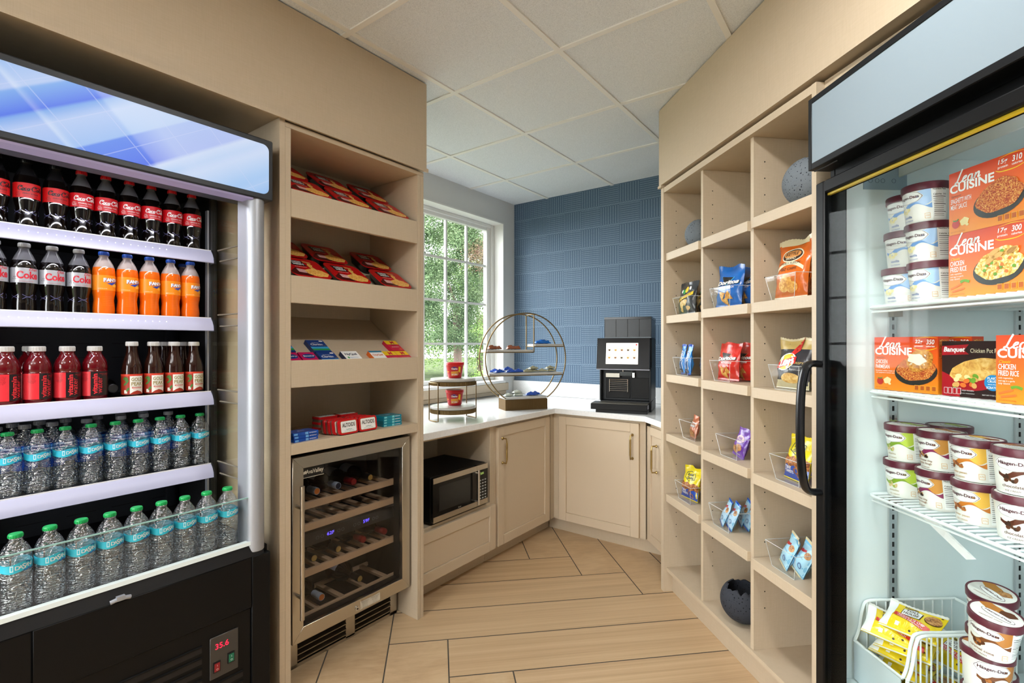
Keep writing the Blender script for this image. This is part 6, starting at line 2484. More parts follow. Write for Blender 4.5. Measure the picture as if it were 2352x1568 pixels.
def ring_pack(name, label, group, x, y, z, w, h, d, skin, art, rz, seed, crimp=None):
    return make_bag(name, label, 'snack pack', group, FRG, x, y, CT + z + d * 0.1 + 0.0015, w, h, d * 1.7, skin, art, rz=rz, rx=-90, seed=seed, crimp=crimp, fb=0.12, cr=2.6)


def art_pastry(m, S, w, h):
    d_rect(m, S, -0.36 * w, 0.36 * h, 0.36 * w, 0.64 * h, mat('pale_tan_ink', '#c8a07c', 0.4), 0.001, 8)
    d_text(m, S, 'BROWNIE', 0, 0.5 * h, w=0.5 * w, m=MATS['dark_brown_ink'], off=0.002)


def art_bluepack(m, S, w, h):
    d_rect(m, S, -0.32 * w, 0.35 * h, 0.32 * w, 0.65 * h, INKW, 0.001, 8)
    d_text(m, S, 'COOKIES', 0, 0.5 * h, w=0.46 * w, m=F_CYB, off=0.002, bold=0.03)
GI = 'snack packs on the ring stand'
b1 = ring_pack('pastry_pack', 'brown wrapped pastry at the left on the upper left ring shelf', GI, -0.052, 0.040, 0.406, 0.100, 0.066, 0.030, F_BROWN, art_pastry, 6, 41)
dup(b1, FRG, 0.080, 0.038, CT + 0.406 + 0.0045, rz=-4, rx=-90, label='brown wrapped pastry next to the hanger bar of the ring stand', group=GI)
ring_pack('cookie_pack', 'long blue pack on the small upper right ring shelf', GI, 0.300, 0.038, 0.445, 0.120, 0.070, 0.030, F_BLUE, art_bluepack, 2, 43)
k1 = None
for i, (x, y, dz, rz, lab) in enumerate(((-0.020, 0.025, 0.0, 12, 'front left blue pack on the middle ring shelf'), (-0.045, 0.085, 0.0, -20, 'rear left blue pack on the middle ring shelf'),
                                         (0.058, 0.030, 0.0, -6, 'second blue pack from the left on the middle ring shelf'), (0.060, 0.090, 0.012, 8, 'blue pack tilted at the rear of the middle ring shelf'),
                                         (0.118, 0.040, 0.0, 4, 'blue pack beside the beige packs on the middle ring shelf'))):
    if k1 is None:
        k1 = ring_pack('cookie_pack', lab, GI, x, y, 0.250 + dz, 0.072, 0.050, 0.024, F_CYB, art_bluepack, rz, 46, crimp=F_WHITE)
    else:
        dup(k1, FRG, x, y, CT + 0.250 + dz + 0.004, rz=rz, rx=-90, label=lab, group=GI)
w1 = None
for i, (x, y, dz, rz, lab) in enumerate(((0.185, 0.035, 0.0, 5, 'flat beige pack at the left of the beige ones on the middle ring shelf'), (0.235, 0.060, 0.0, -8, 'second beige pack on the middle ring shelf'),
                                         (0.240, 0.056, 0.019, 10, 'beige pack lying on top of another one on the middle ring shelf'), (0.305, 0.055, 0.0, 3, 'third beige pack from the left on the middle ring shelf'),
                                         (0.368, 0.050, 0.0, -5, 'lower beige pack at the right end of the middle ring shelf'), (0.366, 0.052, 0.019, 4, 'upper beige pack at the right end of the middle ring shelf'))):
    if w1 is None:
        w1 = ring_pack('nut_pack', lab, GI, x, y, 0.250, 0.070, 0.052, 0.022, film('sage_beige_film', '#aaa78a', 0.3), None, rz, 49)
    else:
        dup(w1, FRG, x, y, CT + 0.250 + dz + 0.004, rz=rz, rx=-90, label=lab, group=GI)
w2 = ring_pack('nut_pack', 'pale pack at the left on the base slab of the ring stand', GI, 0.045, 0.030, 0.090, 0.064, 0.050, 0.022, film('pale_mint_film', '#c3ccc2', 0.3), None, 8, 52)
dup(w2, FRG, 0.112, 0.035, CT + 0.090 + 0.004, rz=-6, rx=-90, label='lower pale pack in the middle of the base slab of the ring stand', group=GI)
dup(w2, FRG, 0.110, 0.038, CT + 0.090 + 0.022, rz=6, rx=-90, label='upper pale pack in the middle of the base slab of the ring stand', group=GI)
dup(k1, FRG, 0.205, 0.035, CT + 0.090 + 0.004, rz=-8, rx=-90, label='front blue pack on the base slab of the ring stand', group=GI)
dup(k1, FRG, 0.255, 0.060, CT + 0.090 + 0.004, rz=14, rx=-90, label='rear blue pack on the base slab of the ring stand', group=GI)
# ------------------------------------------------------------ glass door freezer
LINER = mat('white_freezer_liner', '#dfe9ea', 0.4)
GASK = mat('yellow_seal_strip', '#d9b21c', 0.4)
WIRE = mat('white_coated_wire', '#e8eeee', 0.35)
fr = thing('glass_door_freezer', 'black glass door freezer with a pale blank header and curved handle', 'freezer', FF, 0, 0, 0)
W, YD = 0.74, 0.70
m = MB()
m.box(0.0, 0.045, 0.0, 0.020, YD, 2.03, BLACKP)
m.box(W - 0.02, 0.045, 0.0, W, YD, 2.03, BLACKP)
m.box(0.02, 0.045, 0.0, W - 0.02, YD, 0.335, BLACKP)
m.box(0.02, 0.045, 1.875, W - 0.02, YD, 2.03, BLACKP)
m.box(0.02, YD - 0.02, 0.335, W - 0.02, YD, 1.875, BLACKP)
m.build('cabinet_body', fr, bevel=0.002)
m = MB()
m.box(0.0201, 0.046, 0.335, 0.040, 0.66, 1.874, LINER)
m.box(W - 0.040, 0.046, 0.335, W - 0.0201, 0.66, 1.874, LINER)
m.box(0.040, 0.64, 0.335, W - 0.04, 0.66, 1.874, LINER)
m.box(0.040, 0.046, 0.335, W - 0.04, 0.64, 0.360, LINER)
m.box(0.040, 0.046, 1.855, W - 0.04, 0.64, 1.874, LINER)
m.box(0.040, 0.22, 1.80, W - 0.04, 0.225, 1.855, LINER)
m.box(0.020, 0.0452, 1.765, W - 0.020, 0.060, 1.874, BLACKP)
m.build('liner', fr, bevel=0.002)
m = MB()
m.box(0.0402, 0.115, 1.765, 0.0425, 0.245, 1.835, mat('slate_info_plate', '#8fa3b0', 0.4))
S = flat((0.0425, 0, 0), (0, 1, 0), (0, 0, 1), (1, 0, 0))
for yy in (0.135, 0.155, 0.172, 0.205):
    ring = [(yy + 0.006 * cos(a), 1.79 + 0.006 * sin(a)) for a in [2 * pi * i / 10 for i in range(11)]]
    d_stroke(m, S, ring, 0.0014, mat('slate_dark_print', '#566874', 0.5), 0.0003, smooth=False)
m.build('info_plate', fr)
m = MB()
for k in range(5):
    r = 0.04 + 0.022 * k
    m.tube([(0.50 + r * cos(a), 0.34 + r * sin(a), 1.845 - 0.004 * k) for a in [2 * pi * i / 30 for i in range(30)]], 0.003, mat('grey_wire', '#a9aeb0', 0.35), 6, closed=True)
for k in range(4):
    a = pi / 4 + pi / 2 * k
    m.tube([(0.50 + 0.03 * cos(a), 0.34 + 0.03 * sin(a), 1.848), (0.50 + 0.13 * cos(a), 0.34 + 0.13 * sin(a), 1.832)], 0.003, MATS['grey_wire'], 6)
m.build('fan_guard', fr)
for (xx, yy) in ((0.0405, 0.20), (0.0405, 0.585)):
    m = MB()
    m.box(xx, yy - 0.012, 0.36, xx + 0.006, yy + 0.012, 1.60, CHROME)
    for k in range(46):
        m.box(xx + 0.0061, yy - 0.003, 0.40 + 0.026 * k, xx + 0.0064, yy + 0.003, 0.414 + 0.026 * k, BLACKM)
    m.build('shelf_standard', fr)
FSH = (1.430, 1.192, 0.900)
for zs in FSH:
    m = MB()
    x0, x1, y0, y1 = 0.048, W - 0.048, 0.118, 0.60
    r = 0.03
    loop = rrect(x0, y0, x1, y1, r, 5)
    m.tube([(a, b, zs - 0.008) for a, b in loop], 0.0045, WIRE, 8, closed=True)
    k = 0
    xx = x0 + 0.022
    while xx < x1 - 0.01:
        m.tube([(xx, y0, zs - 0.003), (xx, y1, zs - 0.003)], 0.0026, WIRE, 6)
        xx += 0.0215
    for yy in (0.26, 0.42, 0.55):
        m.tube([(x0, yy, zs - 0.010), (x1, yy, zs - 0.010)], 0.0042, WIRE, 6)
    m.tube([(x0 + 0.02, y0 + 0.002, zs - 0.020), (x1 - 0.02, y0 + 0.002, zs - 0.020)], 0.003, WIRE, 6)
    ws = m.build('wire_shelf', fr)
    m = MB()
    m.box(0.0468, 0.186, zs - 0.032, 0.064, 0.214, zs - 0.0135, mat('clear_shelf_clip', '#d8d6cc', 0.3))
    m.build('shelf_clip', ws)
m = MB()
m.prism([(0.16, 0.870), (0.20, 0.872), (0.31, 0.815), (0.29, 0.806)], 0.175, 0.18, WHITE, axis='y')
m.build('shelf_tag', fr)
# door
m = MB()
DX1, DZ0, DZ1 = W - 0.008, 0.292, 1.790
bar = 0.036
m.box(0.0, 0.0, DZ0, bar, 0.038, DZ1, BLACKP)
m.box(DX1 - bar, 0.0, DZ0, DX1, 0.038, DZ1, BLACKP)
m.box(bar, 0.0, DZ1 - bar, DX1 - bar, 0.038, DZ1, BLACKP)
m.box(bar, 0.0, DZ0, DX1 - bar, 0.038, DZ0 + bar + 0.01, BLACKP)
dr = m.build('door_frame', fr, bevel=0.004)
m = MB()
for bx in ((bar, DZ0 + bar + 0.01, 0.094, DZ1 - bar), (DX1 - 0.094, DZ0 + bar + 0.01, DX1 - bar, DZ1 - bar), (0.094, DZ0 + bar + 0.01, DX1 - 0.094, DZ0 + 0.075), (0.094, DZ1 - 0.044, DX1 - 0.094, DZ1 - bar)):
    m.box(bx[0], 0.0235, bx[1], bx[2], 0.0255, bx[3], mat('black_border_print', '#030304', 0.5, spec=0.1))
m.build('glass_border', dr)
m = MB()
m.box(bar, 0.0075, DZ0 + bar + 0.01, DX1 - bar, 0.0115, DZ1 - bar, pane_mat('freezer_door_glass', (0.95, 0.98, 0.975, 1), 1.5, 0.13))
m.build('door_glass', dr)
m = MB()
m.box(bar, 0.012, DZ1 - bar - 0.0065, DX1 - bar, 0.0215, DZ1 - bar - 0.0005, GASK)
m.box(bar, 0.012, DZ0 + bar + 0.0105, DX1 - bar, 0.0215, DZ0 + bar + 0.015, GASK)
m.build('seal_strip', dr)
m = MB()
hp = [(0.018, 0.0, 1.262), (0.020, -0.030, 1.262), (0.022, -0.048, 1.240), (0.022, -0.058, 1.18), (0.022, -0.061, 1.08), (0.022, -0.058, 0.985), (0.022, -0.048, 0.915), (0.020, -0.030, 0.893), (0.018, 0.0, 0.890)]
hp = catmull(hp, 6)
n = len(hp)
V, F = [], []
for i, p in enumerate(hp):
    q0, q1 = Vector(hp[max(i - 1, 0)]), Vector(hp[min(i + 1, n - 1)])
    t_ = (q1 - q0).normalized()
    sx = Vector((1, 0, 0))
    nn = t_.cross(sx).normalized()
    for k in range(12):
        a = 2 * pi * k / 12
        V.append(Vector(p) + sx * (0.016 * cos(a)) + nn * (0.010 * sin(a)))
for i in range(n - 1):
    for k in range(12):
        F.append((i * 12 + k, i * 12 + (k + 1) % 12, (i + 1) * 12 + (k + 1) % 12, (i + 1) * 12 + k))
F.append(tuple(reversed(range(12))))
F.append(tuple((n - 1) * 12 + k for k in range(12)))
m.add(V, F, mat('black_handle', '#101114', 0.25, spec=0.6))
m.build('door_handle', dr)
# header
m = MB()
HX0, HX1, HZ0, HZ1 = 0.0, W, 1.828, 2.036
hy = -0.022
m.box(HX0, hy + 0.004, HZ0, HX1, 0.0445, HZ1, BLACKP)
for bx in ((HX0, HZ0, HX0 + 0.014, HZ1), (HX1 - 0.014, HZ0, HX1, HZ1), (HX0 + 0.014, HZ0, HX1 - 0.014, HZ0 + 0.018), (HX0 + 0.014, HZ1 - 0.016, HX1 - 0.014, HZ1)):
    m.box(bx[0], hy, bx[1], bx[2], hy + 0.004, bx[3], mat('black_sign_frame', '#101215', 0.45, spec=0.25))
hd = m.build('header', fr, bevel=0.001)
m = MB()
m.box(HX0 + 0.0142, hy + 0.002, HZ0 + 0.0182, HX1 - 0.0142, hy + 0.0038, HZ1 - 0.0162, mat('pale_blue_sign_panel', '#808e97', 0.35, spec=0.25, emit='#c8d8e2', estr=0.03))
m.build('sign_panel', hd)
m = MB()
m.tube([(0.012, -0.010, HZ0 - 0.004), (0.06, -0.012, HZ0 - 0.008), (0.10, -0.004, HZ0 - 0.003)], 0.002, BLACKM, 6)
m.build('cable', hd)
m = MB()
m.box(W - 0.060, 0.052, 0.40, W - 0.0405, 0.075, 1.82, mat('lit_freezer_lamp', '#f2f6f6', 0.3, emit='#f4faff', estr=0.8))
m.build('lamp', fr)
area_light('freezer_led', FF.w(W - 0.075, 0.062, 1.1), (radians(90), 0, FF.a + radians(62)), 0.03, 1.35, 1.5, (0.94, 0.99, 1.0))

# ice cream pints
BURG = mat('burgundy_lid', '#5c2230', 0.35)
PWH = mat('white_tub_paper', '#eceae4', 0.4)
BURGI = mat('burgundy_ink', '#4c1424', 0.4)


def food_cluster(m, S, u, v, r, mats, rnd, n=6):
    for i in range(n):
        a = rnd.uniform(0, 6.28)
        q = r * sqrt(rnd.random())
        d_ell(m, S, u + q * cos(a), v + 0.6 * q * sin(a), r * rnd.uniform(0.28, 0.45), r * rnd.uniform(0.18, 0.32), mats[i % len(mats)], 0.0007 + 0.0001 * i, 10, 1, rot=rnd.uniform(0, 3.1))

FLAV = {
    'vanilla': dict(wave=('#6f9fdc', '#a9c8ee'), name=('vanilla',), col='#2f5fa8', cal='320', food=[mat('petal_cream', '#efe3a8', 0.5), mat('petal_pale', '#f6efcf', 0.5)]),
    'pistachio': dict(wave=('#7fa22a', '#b9cf4a'), name=('pistachio',), col='#a08a4a', cal='390', food=[mat('pistachio_green', '#9fb24a', 0.5), mat('nut_shell', '#d9c08a', 0.5)]),
    'dough': dict(wave=('#8a2a58', '#c98a3a'), name=('chocolate chip', 'cookie dough'), col='#8a5a2a', cal='380', food=[COOKIE, mat('dark_choc', '#3a2012', 0.5)]),
    'pecan': dict(wave=('#c9782a', '#ecb84a'), name=('butter pecan',), col='#b98a3a', cal='370', food=[mat('pecan_brown', '#8a4a1e', 0.5), mat('pecan_light', '#b06a30', 0.5)]),
    'chocolate': dict(wave=('#5a2a1a', '#a8683a'), name=('chocolate',), col='#5a2a1a', cal='350', food=[MATS['dark_choc'] if 'dark_choc' in MATS else COOKIE, mat('milk_choc', '#5a3018', 0.5)]),
    'caramel': dict(wave=('#7a4420', '#b8742e'), name=('caramel cone',), col='#7a4420', cal='310', food=[mat('milk_choc', '#5a3018', 0.5), MATS['pecan_light']]),
}


def make_pint(fl, label, x, y, z, rz=0, rx=0, ry=0):
    f = FLAV[fl]
    t = thing('ice_cream_tub', label, 'ice cream tub', FF, x, y, z, rz=rz, rx=rx, ry=ry, group='ice cream tubs in the freezer')
    rnd = random.Random(hash(fl) % 100 if False else len(fl) * 7)
    hb = 0.086
    rf = lambda v: 0.0405 + 0.0075 * v / hb
    m = MB()
    m.lathe([(0.034, 0.002), (0.0395, 0.0), (rf(0.002), 0.002)] + [(rf(hb * k / 6), hb * k / 6) for k in range(1, 7)], PWH, 48)
    S = cyl(rf, -90)
    c1, c2 = mat(fl + '_wave_ink', f['wave'][0], 0.4), mat(fl + '_wave_light_ink', f['wave'][1], 0.4)
    d_band(m, S, lambda u: 0.048 + 0.006 * sin(u * 120 + 1.0), lambda u: 0.074 + 0.010 * u / 0.05, 0.006, 0.046, c2, 0.0003, 16, 3)
    d_band(m, S, lambda u: 0.040 + 0.007 * sin(u * 95 + 0.2), lambda u: 0.049 + 0.008 * sin(u * 110 + 0.9), -0.034, 0.046, c1, 0.0004, 24, 2)
    # brand oval
    n = 40
    def oval(k, off, mm):
        pts = []
        for i in range(n):
            a = 2 * pi * i / n
            q = 1 + 0.03 * cos(8 * a)
            pts.append((-0.006 + k * 0.034 * q * cos(a), 0.0655 + k * 0.0145 * q * sin(a)))
        V = [S(-0.006, 0.0655, off)] + [S(-0.006 + (a + 0.006) * 0.5, 0.0655 + (b - 0.0655) * 0.5, off) for a, b in pts] + [S(a, b, off) for a, b in pts]
        F = [(0, 1 + i, 1 + (i + 1) % n) for i in range(n)] + [(1 + i, 1 + n + i, 1 + n + (i + 1) % n, 1 + (i + 1) % n) for i in range(n)]
        m.add(V, F, mm)
    oval(1.04, 0.0006, INKW)
    oval(1.0, 0.0008, BURGI)
    oval(0.965, 0.0010, INKW)
    d_text(m, S, 'H\u00e4agen-Dazs', -0.006, 0.0655, w=0.056, h=0.0098, m=BURGI, off=0.0014, bold=0.025)
    food_cluster(m, S, -0.012, 0.034, 0.014, f['food'], rnd, 9)
    ink = mat(fl + '_name_ink', f['col'], 0.4)
    for q, s in enumerate(f['name']):
        d_text(m, S, s, -0.008, 0.0175 - 0.0075 * q + (0.004 if len(f['name']) > 1 else 0), h=0.0065, m=ink, off=0.0008, bold=0.01)
    d_text(m, S, 'ICE CREAM', -0.008, 0.0075 if len(f['name']) == 1 else 0.0045, h=0.0036, m=ink, off=0.0006, shear=0.2)
    d_rect(m, S, 0.030, 0.008, 0.041, 0.021, mat('amber_print', '#dca24a', 0.4), 0.0006, 3)
    d_rect(m, S, 0.0308, 0.0088, 0.0402, 0.0202, PWH, 0.0008, 3)
    d_text(m, S, f['cal'], 0.0355, 0.015, w=0.0075, m=MATS['amber_print'], off=0.0011)
    # nutrition panel
    d_rect(m, S, 0.047, 0.006, 0.082, 0.082, INKW, 0.0005, 8)
    d_text(m, S, 'Nutrition Facts', 0.0645, 0.078, w=0.030, m=INKK, off=0.0008, bold=0.02)
    d_text(m, S, 'Calories  310', 0.0645, 0.0655, w=0.030, m=INKK, off=0.0008, bold=0.015)
    for k in range(11):
        z_ = 0.059 - 0.0046 * k
        d_rect(m, S, 0.049, z_, 0.049 + (0.030 if k % 4 == 0 else 0.024), z_ + (0.0014 if k % 4 == 0 else 0.0008), INKK, 0.0008, 6)
    m.build('tub', t)
    m = MB()
    m.lathe([(0.0485, hb - 0.006), (0.0508, hb - 0.005), (0.0512, hb + 0.010), (0.050, hb + 0.0125), (0.047, hb + 0.0125), (0.0465, hb + 0.0105)], BURG, 48)
    S = flat((0, 0, hb + 0.0105), (1, 0, 0), (0, 1, 0), (0, 0, 1))
    d_ell(m, S, 0, 0, 0.046, 0.046, PWH, 0.0003, 40, 1)
    d_ell(m, S, -0.012, 0.02, 0.030, 0.016, c2, 0.0005, 24, 1, rot=-0.6, wob=0.12)
    d_ell(m, S, 0.016, 0.018, 0.016, 0.013, f['food'][0], 0.0006, 16, 1, wob=0.1)
    d_ell(m, S, 0.004, -0.004, 0.033, 0.0125, BURGI, 0.0007, 28, 1, rot=-0.25)
    d_ell(m, S, 0.004, -0.004, 0.0318, 0.0115, INKW, 0.0009, 28, 1, rot=-0.25)
    d_text(m, S, 'H\u00e4agen-Dazs', 0.004, -0.004, w=0.052, h=0.0085, m=BURGI, off=0.0012, bold=0.02, rot=-0.25)
    d_text(m, S, f['name'][0], -0.002, -0.026, w=0.042, hmax=0.007, m=ink, off=0.0006)
    m.build('lid', t)
    return t


def place_pints(fl, items):
    p = None
    for (x, y, z, rz, rx, ry, lab) in items:
        if p is None:
            p = make_pint(fl, lab, x, y, z, rz, rx, ry)
        else:
            dup(p, FF, x, y, z, rz=rz, rx=rx, ry=ry, label=lab, group='ice cream tubs in the freezer')
PH = 0.0988
zt = FSH[0] + 0.0004
place_pints('vanilla', [
    (0.094, 0.190, zt, 20, 0, 0, 'white and blue vanilla tub, bottom of the rear left stack'),
    (0.100, 0.192, zt + PH, 24, 0, 0, 'white and blue vanilla tub, middle of the rear left stack'),
    (0.098, 0.200, zt + 2 * PH, 16, 0, 0, 'white and blue vanilla tub, top of the rear left stack'),
    (0.200, 0.172, zt, 8, 0, 0, 'white and blue vanilla tub, bottom of the stack beside the orange boxes'),
    (0.197, 0.168, zt + PH, 10, 0, 0, 'white and blue vanilla tub, middle of the stack beside the orange boxes'),
    (0.194, 0.162, zt + 2 * PH, 4, 0, 0, 'white and blue vanilla tub, top of the stack beside the orange boxes')])
zt = FSH[2] + 0.0004
place_pints('pistachio', [
    (0.093, 0.196, zt, 24, 0, 0, 'pistachio tub with green wave, lower one of the front stack'),
    (0.093, 0.199, zt + PH, 10, 0, 0, 'pistachio tub with green wave, upper one of the front stack'),
    (0.112, 0.305, zt + PH, 0, 0, 0, 'tub at the rear whose lid shows above the pistachio stack'),
    (0.110, 0.308, zt, 0, 0, 0, 'tub at the rear under the one whose lid shows')])
place_pints('dough', [
    (0.197, 0.197, zt, -4, 0, 0, 'cookie dough tub, lower one on the third freezer shelf'),
    (0.194, 0.204, zt + PH, 6, 0, 0, 'cookie dough tub, upper one on the third freezer shelf')])
place_pints('pecan', [
    (0.303, 0.193, zt, 10, 0, 0, 'butter pecan tub with amber wave, lower one of its stack'),
    (0.297, 0.196, zt + PH, 6, 0, 0, 'butter pecan tub with amber wave, upper one of its stack')])
place_pints('chocolate', [
    (0.408, 0.186, zt, 34, 0, 0, 'chocolate tub cut by the right photo edge, lower one'),
    (0.402, 0.190, zt + PH, 32, 0, 0, 'chocolate tub cut by the right photo edge, upper one')])

# frozen meal boxes
OR1 = mat('meal_box_orange', '#e0621c', 0.35)
ORG2 = mat('meal_box_deep_orange', '#d8401a', 0.35)
PLATE = mat('black_plate_ink', '#2c2a28', 0.35)
SPAG = food_mat('spaghetti_picture', [(0.32, '#7a1e0e'), (0.45, '#b8431c'), (0.56, '#d98a3a'), (0.7, '#f0c878')], 110, 3.0)
RICE = food_mat('fried_rice_picture', [(0.32, '#a86a1e'), (0.48, '#dfae4a'), (0.58, '#f2dc9a'), (0.7, '#f6edc8')], 140, 0.6)
CHKN = food_mat('breaded_chicken_picture', [(0.32, '#8a4a16'), (0.5, '#c9842e'), (0.7, '#e6b45a')], 130, 0.8)
CRUST = food_mat('pie_crust_picture', [(0.3, '#b8792c'), (0.5, '#dfac54'), (0.7, '#f0cf86')], 60, 0.8)
OGRAD = mat('orange_gradient_print', '#e56a20', 0.35)
_n = NT(OGRAD)
_sp = _n.node('ShaderNodeSeparateXYZ')
_n.link(_n.coord('Object'), _sp.inputs[0])
_n.base(_n.ramp(_n.math('MULTIPLY', _sp.outputs[2], 6.8), [(0.0, '#f0921e'), (0.45, '#e8691c'), (1.0, '#d8401a')]))
GP_ = mat('pea_green', '#6a9a2a', 0.4)
CARR = mat('carrot_orange', '#e0702a', 0.4)


def meal_box(kind, label, x, y, z, rz, w=0.172, h=0.147, d=0.036):
    t = thing('frozen_meal_box', label, 'frozen meal', FF, x, y, z, rz=rz, group='frozen meal boxes in the freezer')
    rnd = random.Random(len(kind))
    m = MB()
    m.box(0, 0, 0, w, d, h, OGRAD)
    S = flat((0, 0, 0), (1, 0, 0), (0, 0, 1), (0, -1, 0))
    y_ = MATS['yellow_ink']
    d_poly(m, S, [(0.0, 0.0), (0.0, 0.0005), (w, 0.0005), (w, 0.0)], OR1, 0.0002)
    d_script(m, S, 'lean', 0.045, 0.131, 0.062, INKW, off=0.0006, thick=0.24)
    d_text(m, S, 'CUISINE', 0.055, 0.108, w=0.104, h=0.0205, m=INKW, off=0.0006, bold=0.03)
    names = {'spag': ('SPAGHETTI WITH', 'MEAT SAUCE'), 'rice': ('CHICKEN', 'FRIED RICE'), 'parm': ('CHICKEN', 'PARMESAN')}[kind]
    d_text(m, S, 'Classic' if kind == 'rice' else 'Signature', 0.018, 0.090, h=0.006, m=y_ if kind == 'rice' else MATS['dark_brown_ink'], off=0.0006, shear=0.3)
    d_text(m, S, names[0], 0.005, 0.079, h=0.0115, w=0.034 if kind != 'spag' else 0.050, m=INKW, off=0.0006, anchor='l', bold=0.01)
    d_text(m, S, names[1], 0.005, 0.065, h=0.0115, w=0.040, m=INKW, off=0.0006, anchor='l', bold=0.01)
    if kind != 'spag':
        for q, s in enumerate(('with vegetables', 'and egg in a garlic', 'soy sauce') if kind == 'rice' else ('breaded white meat chicken', 'with spaghetti in tomato sauce')):
            d_text(m, S, s, 0.005, 0.054 - 0.0062 * q, h=0.0042, m=INKW, off=0.0006, anchor='l')
    cal = {'spag': ('15g', '310'), 'rice': ('17g', '300'), 'parm': ('22g', '350')}[kind]
    for u, s, s2 in ((w - 0.047, cal[0], 'protein'), (w - 0.018, cal[1], 'calories')):
        d_text(m, S, s, u, 0.133, h=0.0125, w=0.020, m=INKW, off=0.0006, bold=0.02, shear=0.15)
        d_text(m, S, s2, u, 0.122, w=0.021, m=INKW, off=0.0006, bold=0.01)
    d_stroke(m, S, [(w - 0.062, 0.118), (w - 0.05, 0.113), (w - 0.02, 0.1125), (w - 0.002, 0.118)], 0.003, y_, 0.0006, taper=0.7)
    d_stroke(m, S, [(w - 0.055, 0.142), (w - 0.03, 0.1455), (w - 0.002, 0.143)], 0.002, y_, 0.0006, taper=0.7)
    # plate and food, kept inside the panel
    pu, pv = 0.116, 0.054
    d_ell(m, S, pu, pv, 0.056, 0.035, PLATE, 0.0008, 30, 2, rot=0.12)
    f = {'spag': SPAG, 'rice': RICE, 'parm': SPAG}[kind]
    d_ell(m, S, pu + 0.001, pv + 0.008, 0.051, 0.031, f, 0.0012, 26, 2, rot=0.12, wob=0.04, k=6)
    if kind == 'spag':
        d_ell(m, S, pu + 0.004, pv + 0.024, 0.036, 0.022, SPAG, 0.0016, 22, 2, rot=0.2, wob=0.05)
    if kind == 'parm':
        d_ell(m, S, pu + 0.012, pv + 0.030, 0.036, 0.028, CHKN, 0.0016, 22, 2, rot=0.5, wob=0.04)
        d_ell(m, S, pu + 0.004, pv + 0.034, 0.024, 0.014, mat('grated_cheese', '#efe6cc', 0.5), 0.002, 18, 2, rot=-0.2, wob=0.15)
        for i in range(12):
            d_ell(m, S, pu + rnd.uniform(-0.02, 0.03), pv + rnd.uniform(0.018, 0.05), 0.003, 0.0012, MATS['grated_cheese'], 0.0022, 6, 1, rot=rnd.uniform(0, 3))
    if kind == 'rice':
        d_ell(m, S, pu + 0.008, pv + 0.024, 0.036, 0.020, RICE, 0.0016, 22, 2, rot=0.3, wob=0.05)
        for i in range(16):
            a = rnd.uniform(0, 6.28)
            q = sqrt(rnd.random())
            d_ell(m, S, pu + 0.044 * q * cos(a), pv + 0.012 + 0.026 * q * sin(a), 0.0042, 0.0036, GP_ if i % 2 else CARR, 0.0022, 9, 1)
        for i in range(5):
            d_ell(m, S, pu + rnd.uniform(-0.025, 0.035), pv + 0.012 + rnd.uniform(0, 0.026), 0.013, 0.0055, mat('grilled_chicken', '#d8a25c', 0.45), 0.0026, 12, 1, rot=rnd.uniform(0, 0.8))
        d_stroke(m, S, [(0.030, 0.034), (0.040, 0.037), (0.052, 0.033)], 0.007, GP_, 0.0008)
        d_stroke(m, S, [(0.006, 0.020), (0.034, 0.030)], 0.005, CARR, 0.0007)
        d_stroke(m, S, [(0.010, 0.013), (0.040, 0.019)], 0.005, CARR, 0.0008)
    else:
        d_ell(m, S, 0.018, 0.024, 0.0095, 0.010, mat('tomato_red', '#c0271c', 0.35), 0.0008, 18, 1)
        d_stroke(m, S, [(0.011, 0.034), (0.018, 0.031), (0.025, 0.035)], 0.0022, MATS['grass_green_ink'], 0.0011)
        d_ell(m, S, 0.039, 0.027, 0.011, 0.009, mat('parmesan_cream', '#ecd9a0', 0.5), 0.0008, 14, 1, rot=0.3, wob=0.12)
        d_ell(m, S, 0.046, 0.018, 0.004, 0.003, MATS['parmesan_cream'], 0.0009, 8, 1)
    for i in range(4):
        u = w - 0.058 + 0.0145 * i
        d_rect(m, S, u, 0.0065, u + 0.0115, 0.020, mat('amber_tab_ink', '#f0a83a', 0.4), 0.0009, 1)
        d_rect(m, S, u + 0.0012, 0.0078, u + 0.0103, 0.0186, mat('brown_orange_ink', '#b8581a', 0.4), 0.0012, 1)
    d_text(m, S, 'NET WT 9 OZ (255g)', 0.005, 0.006, w=0.035, m=MATS['brown_orange_ink'], off=0.0006, anchor='l')
    # side flap print
    S2_ = flat((w, 0, 0), (0, 1, 0), (0, 0, 1), (1, 0, 0))
    d_text(m, S2_, 'LEAN CUISINE', d / 2, h * 0.3, w=0.055, m=INKW, off=0.0004, rot=pi / 2, bold=0.02)
    d_rect(m, S2_, 0.004, h * 0.62, d - 0.004, h * 0.95, f, 0.0003, 1)
    m.build('carton', t)
    return t


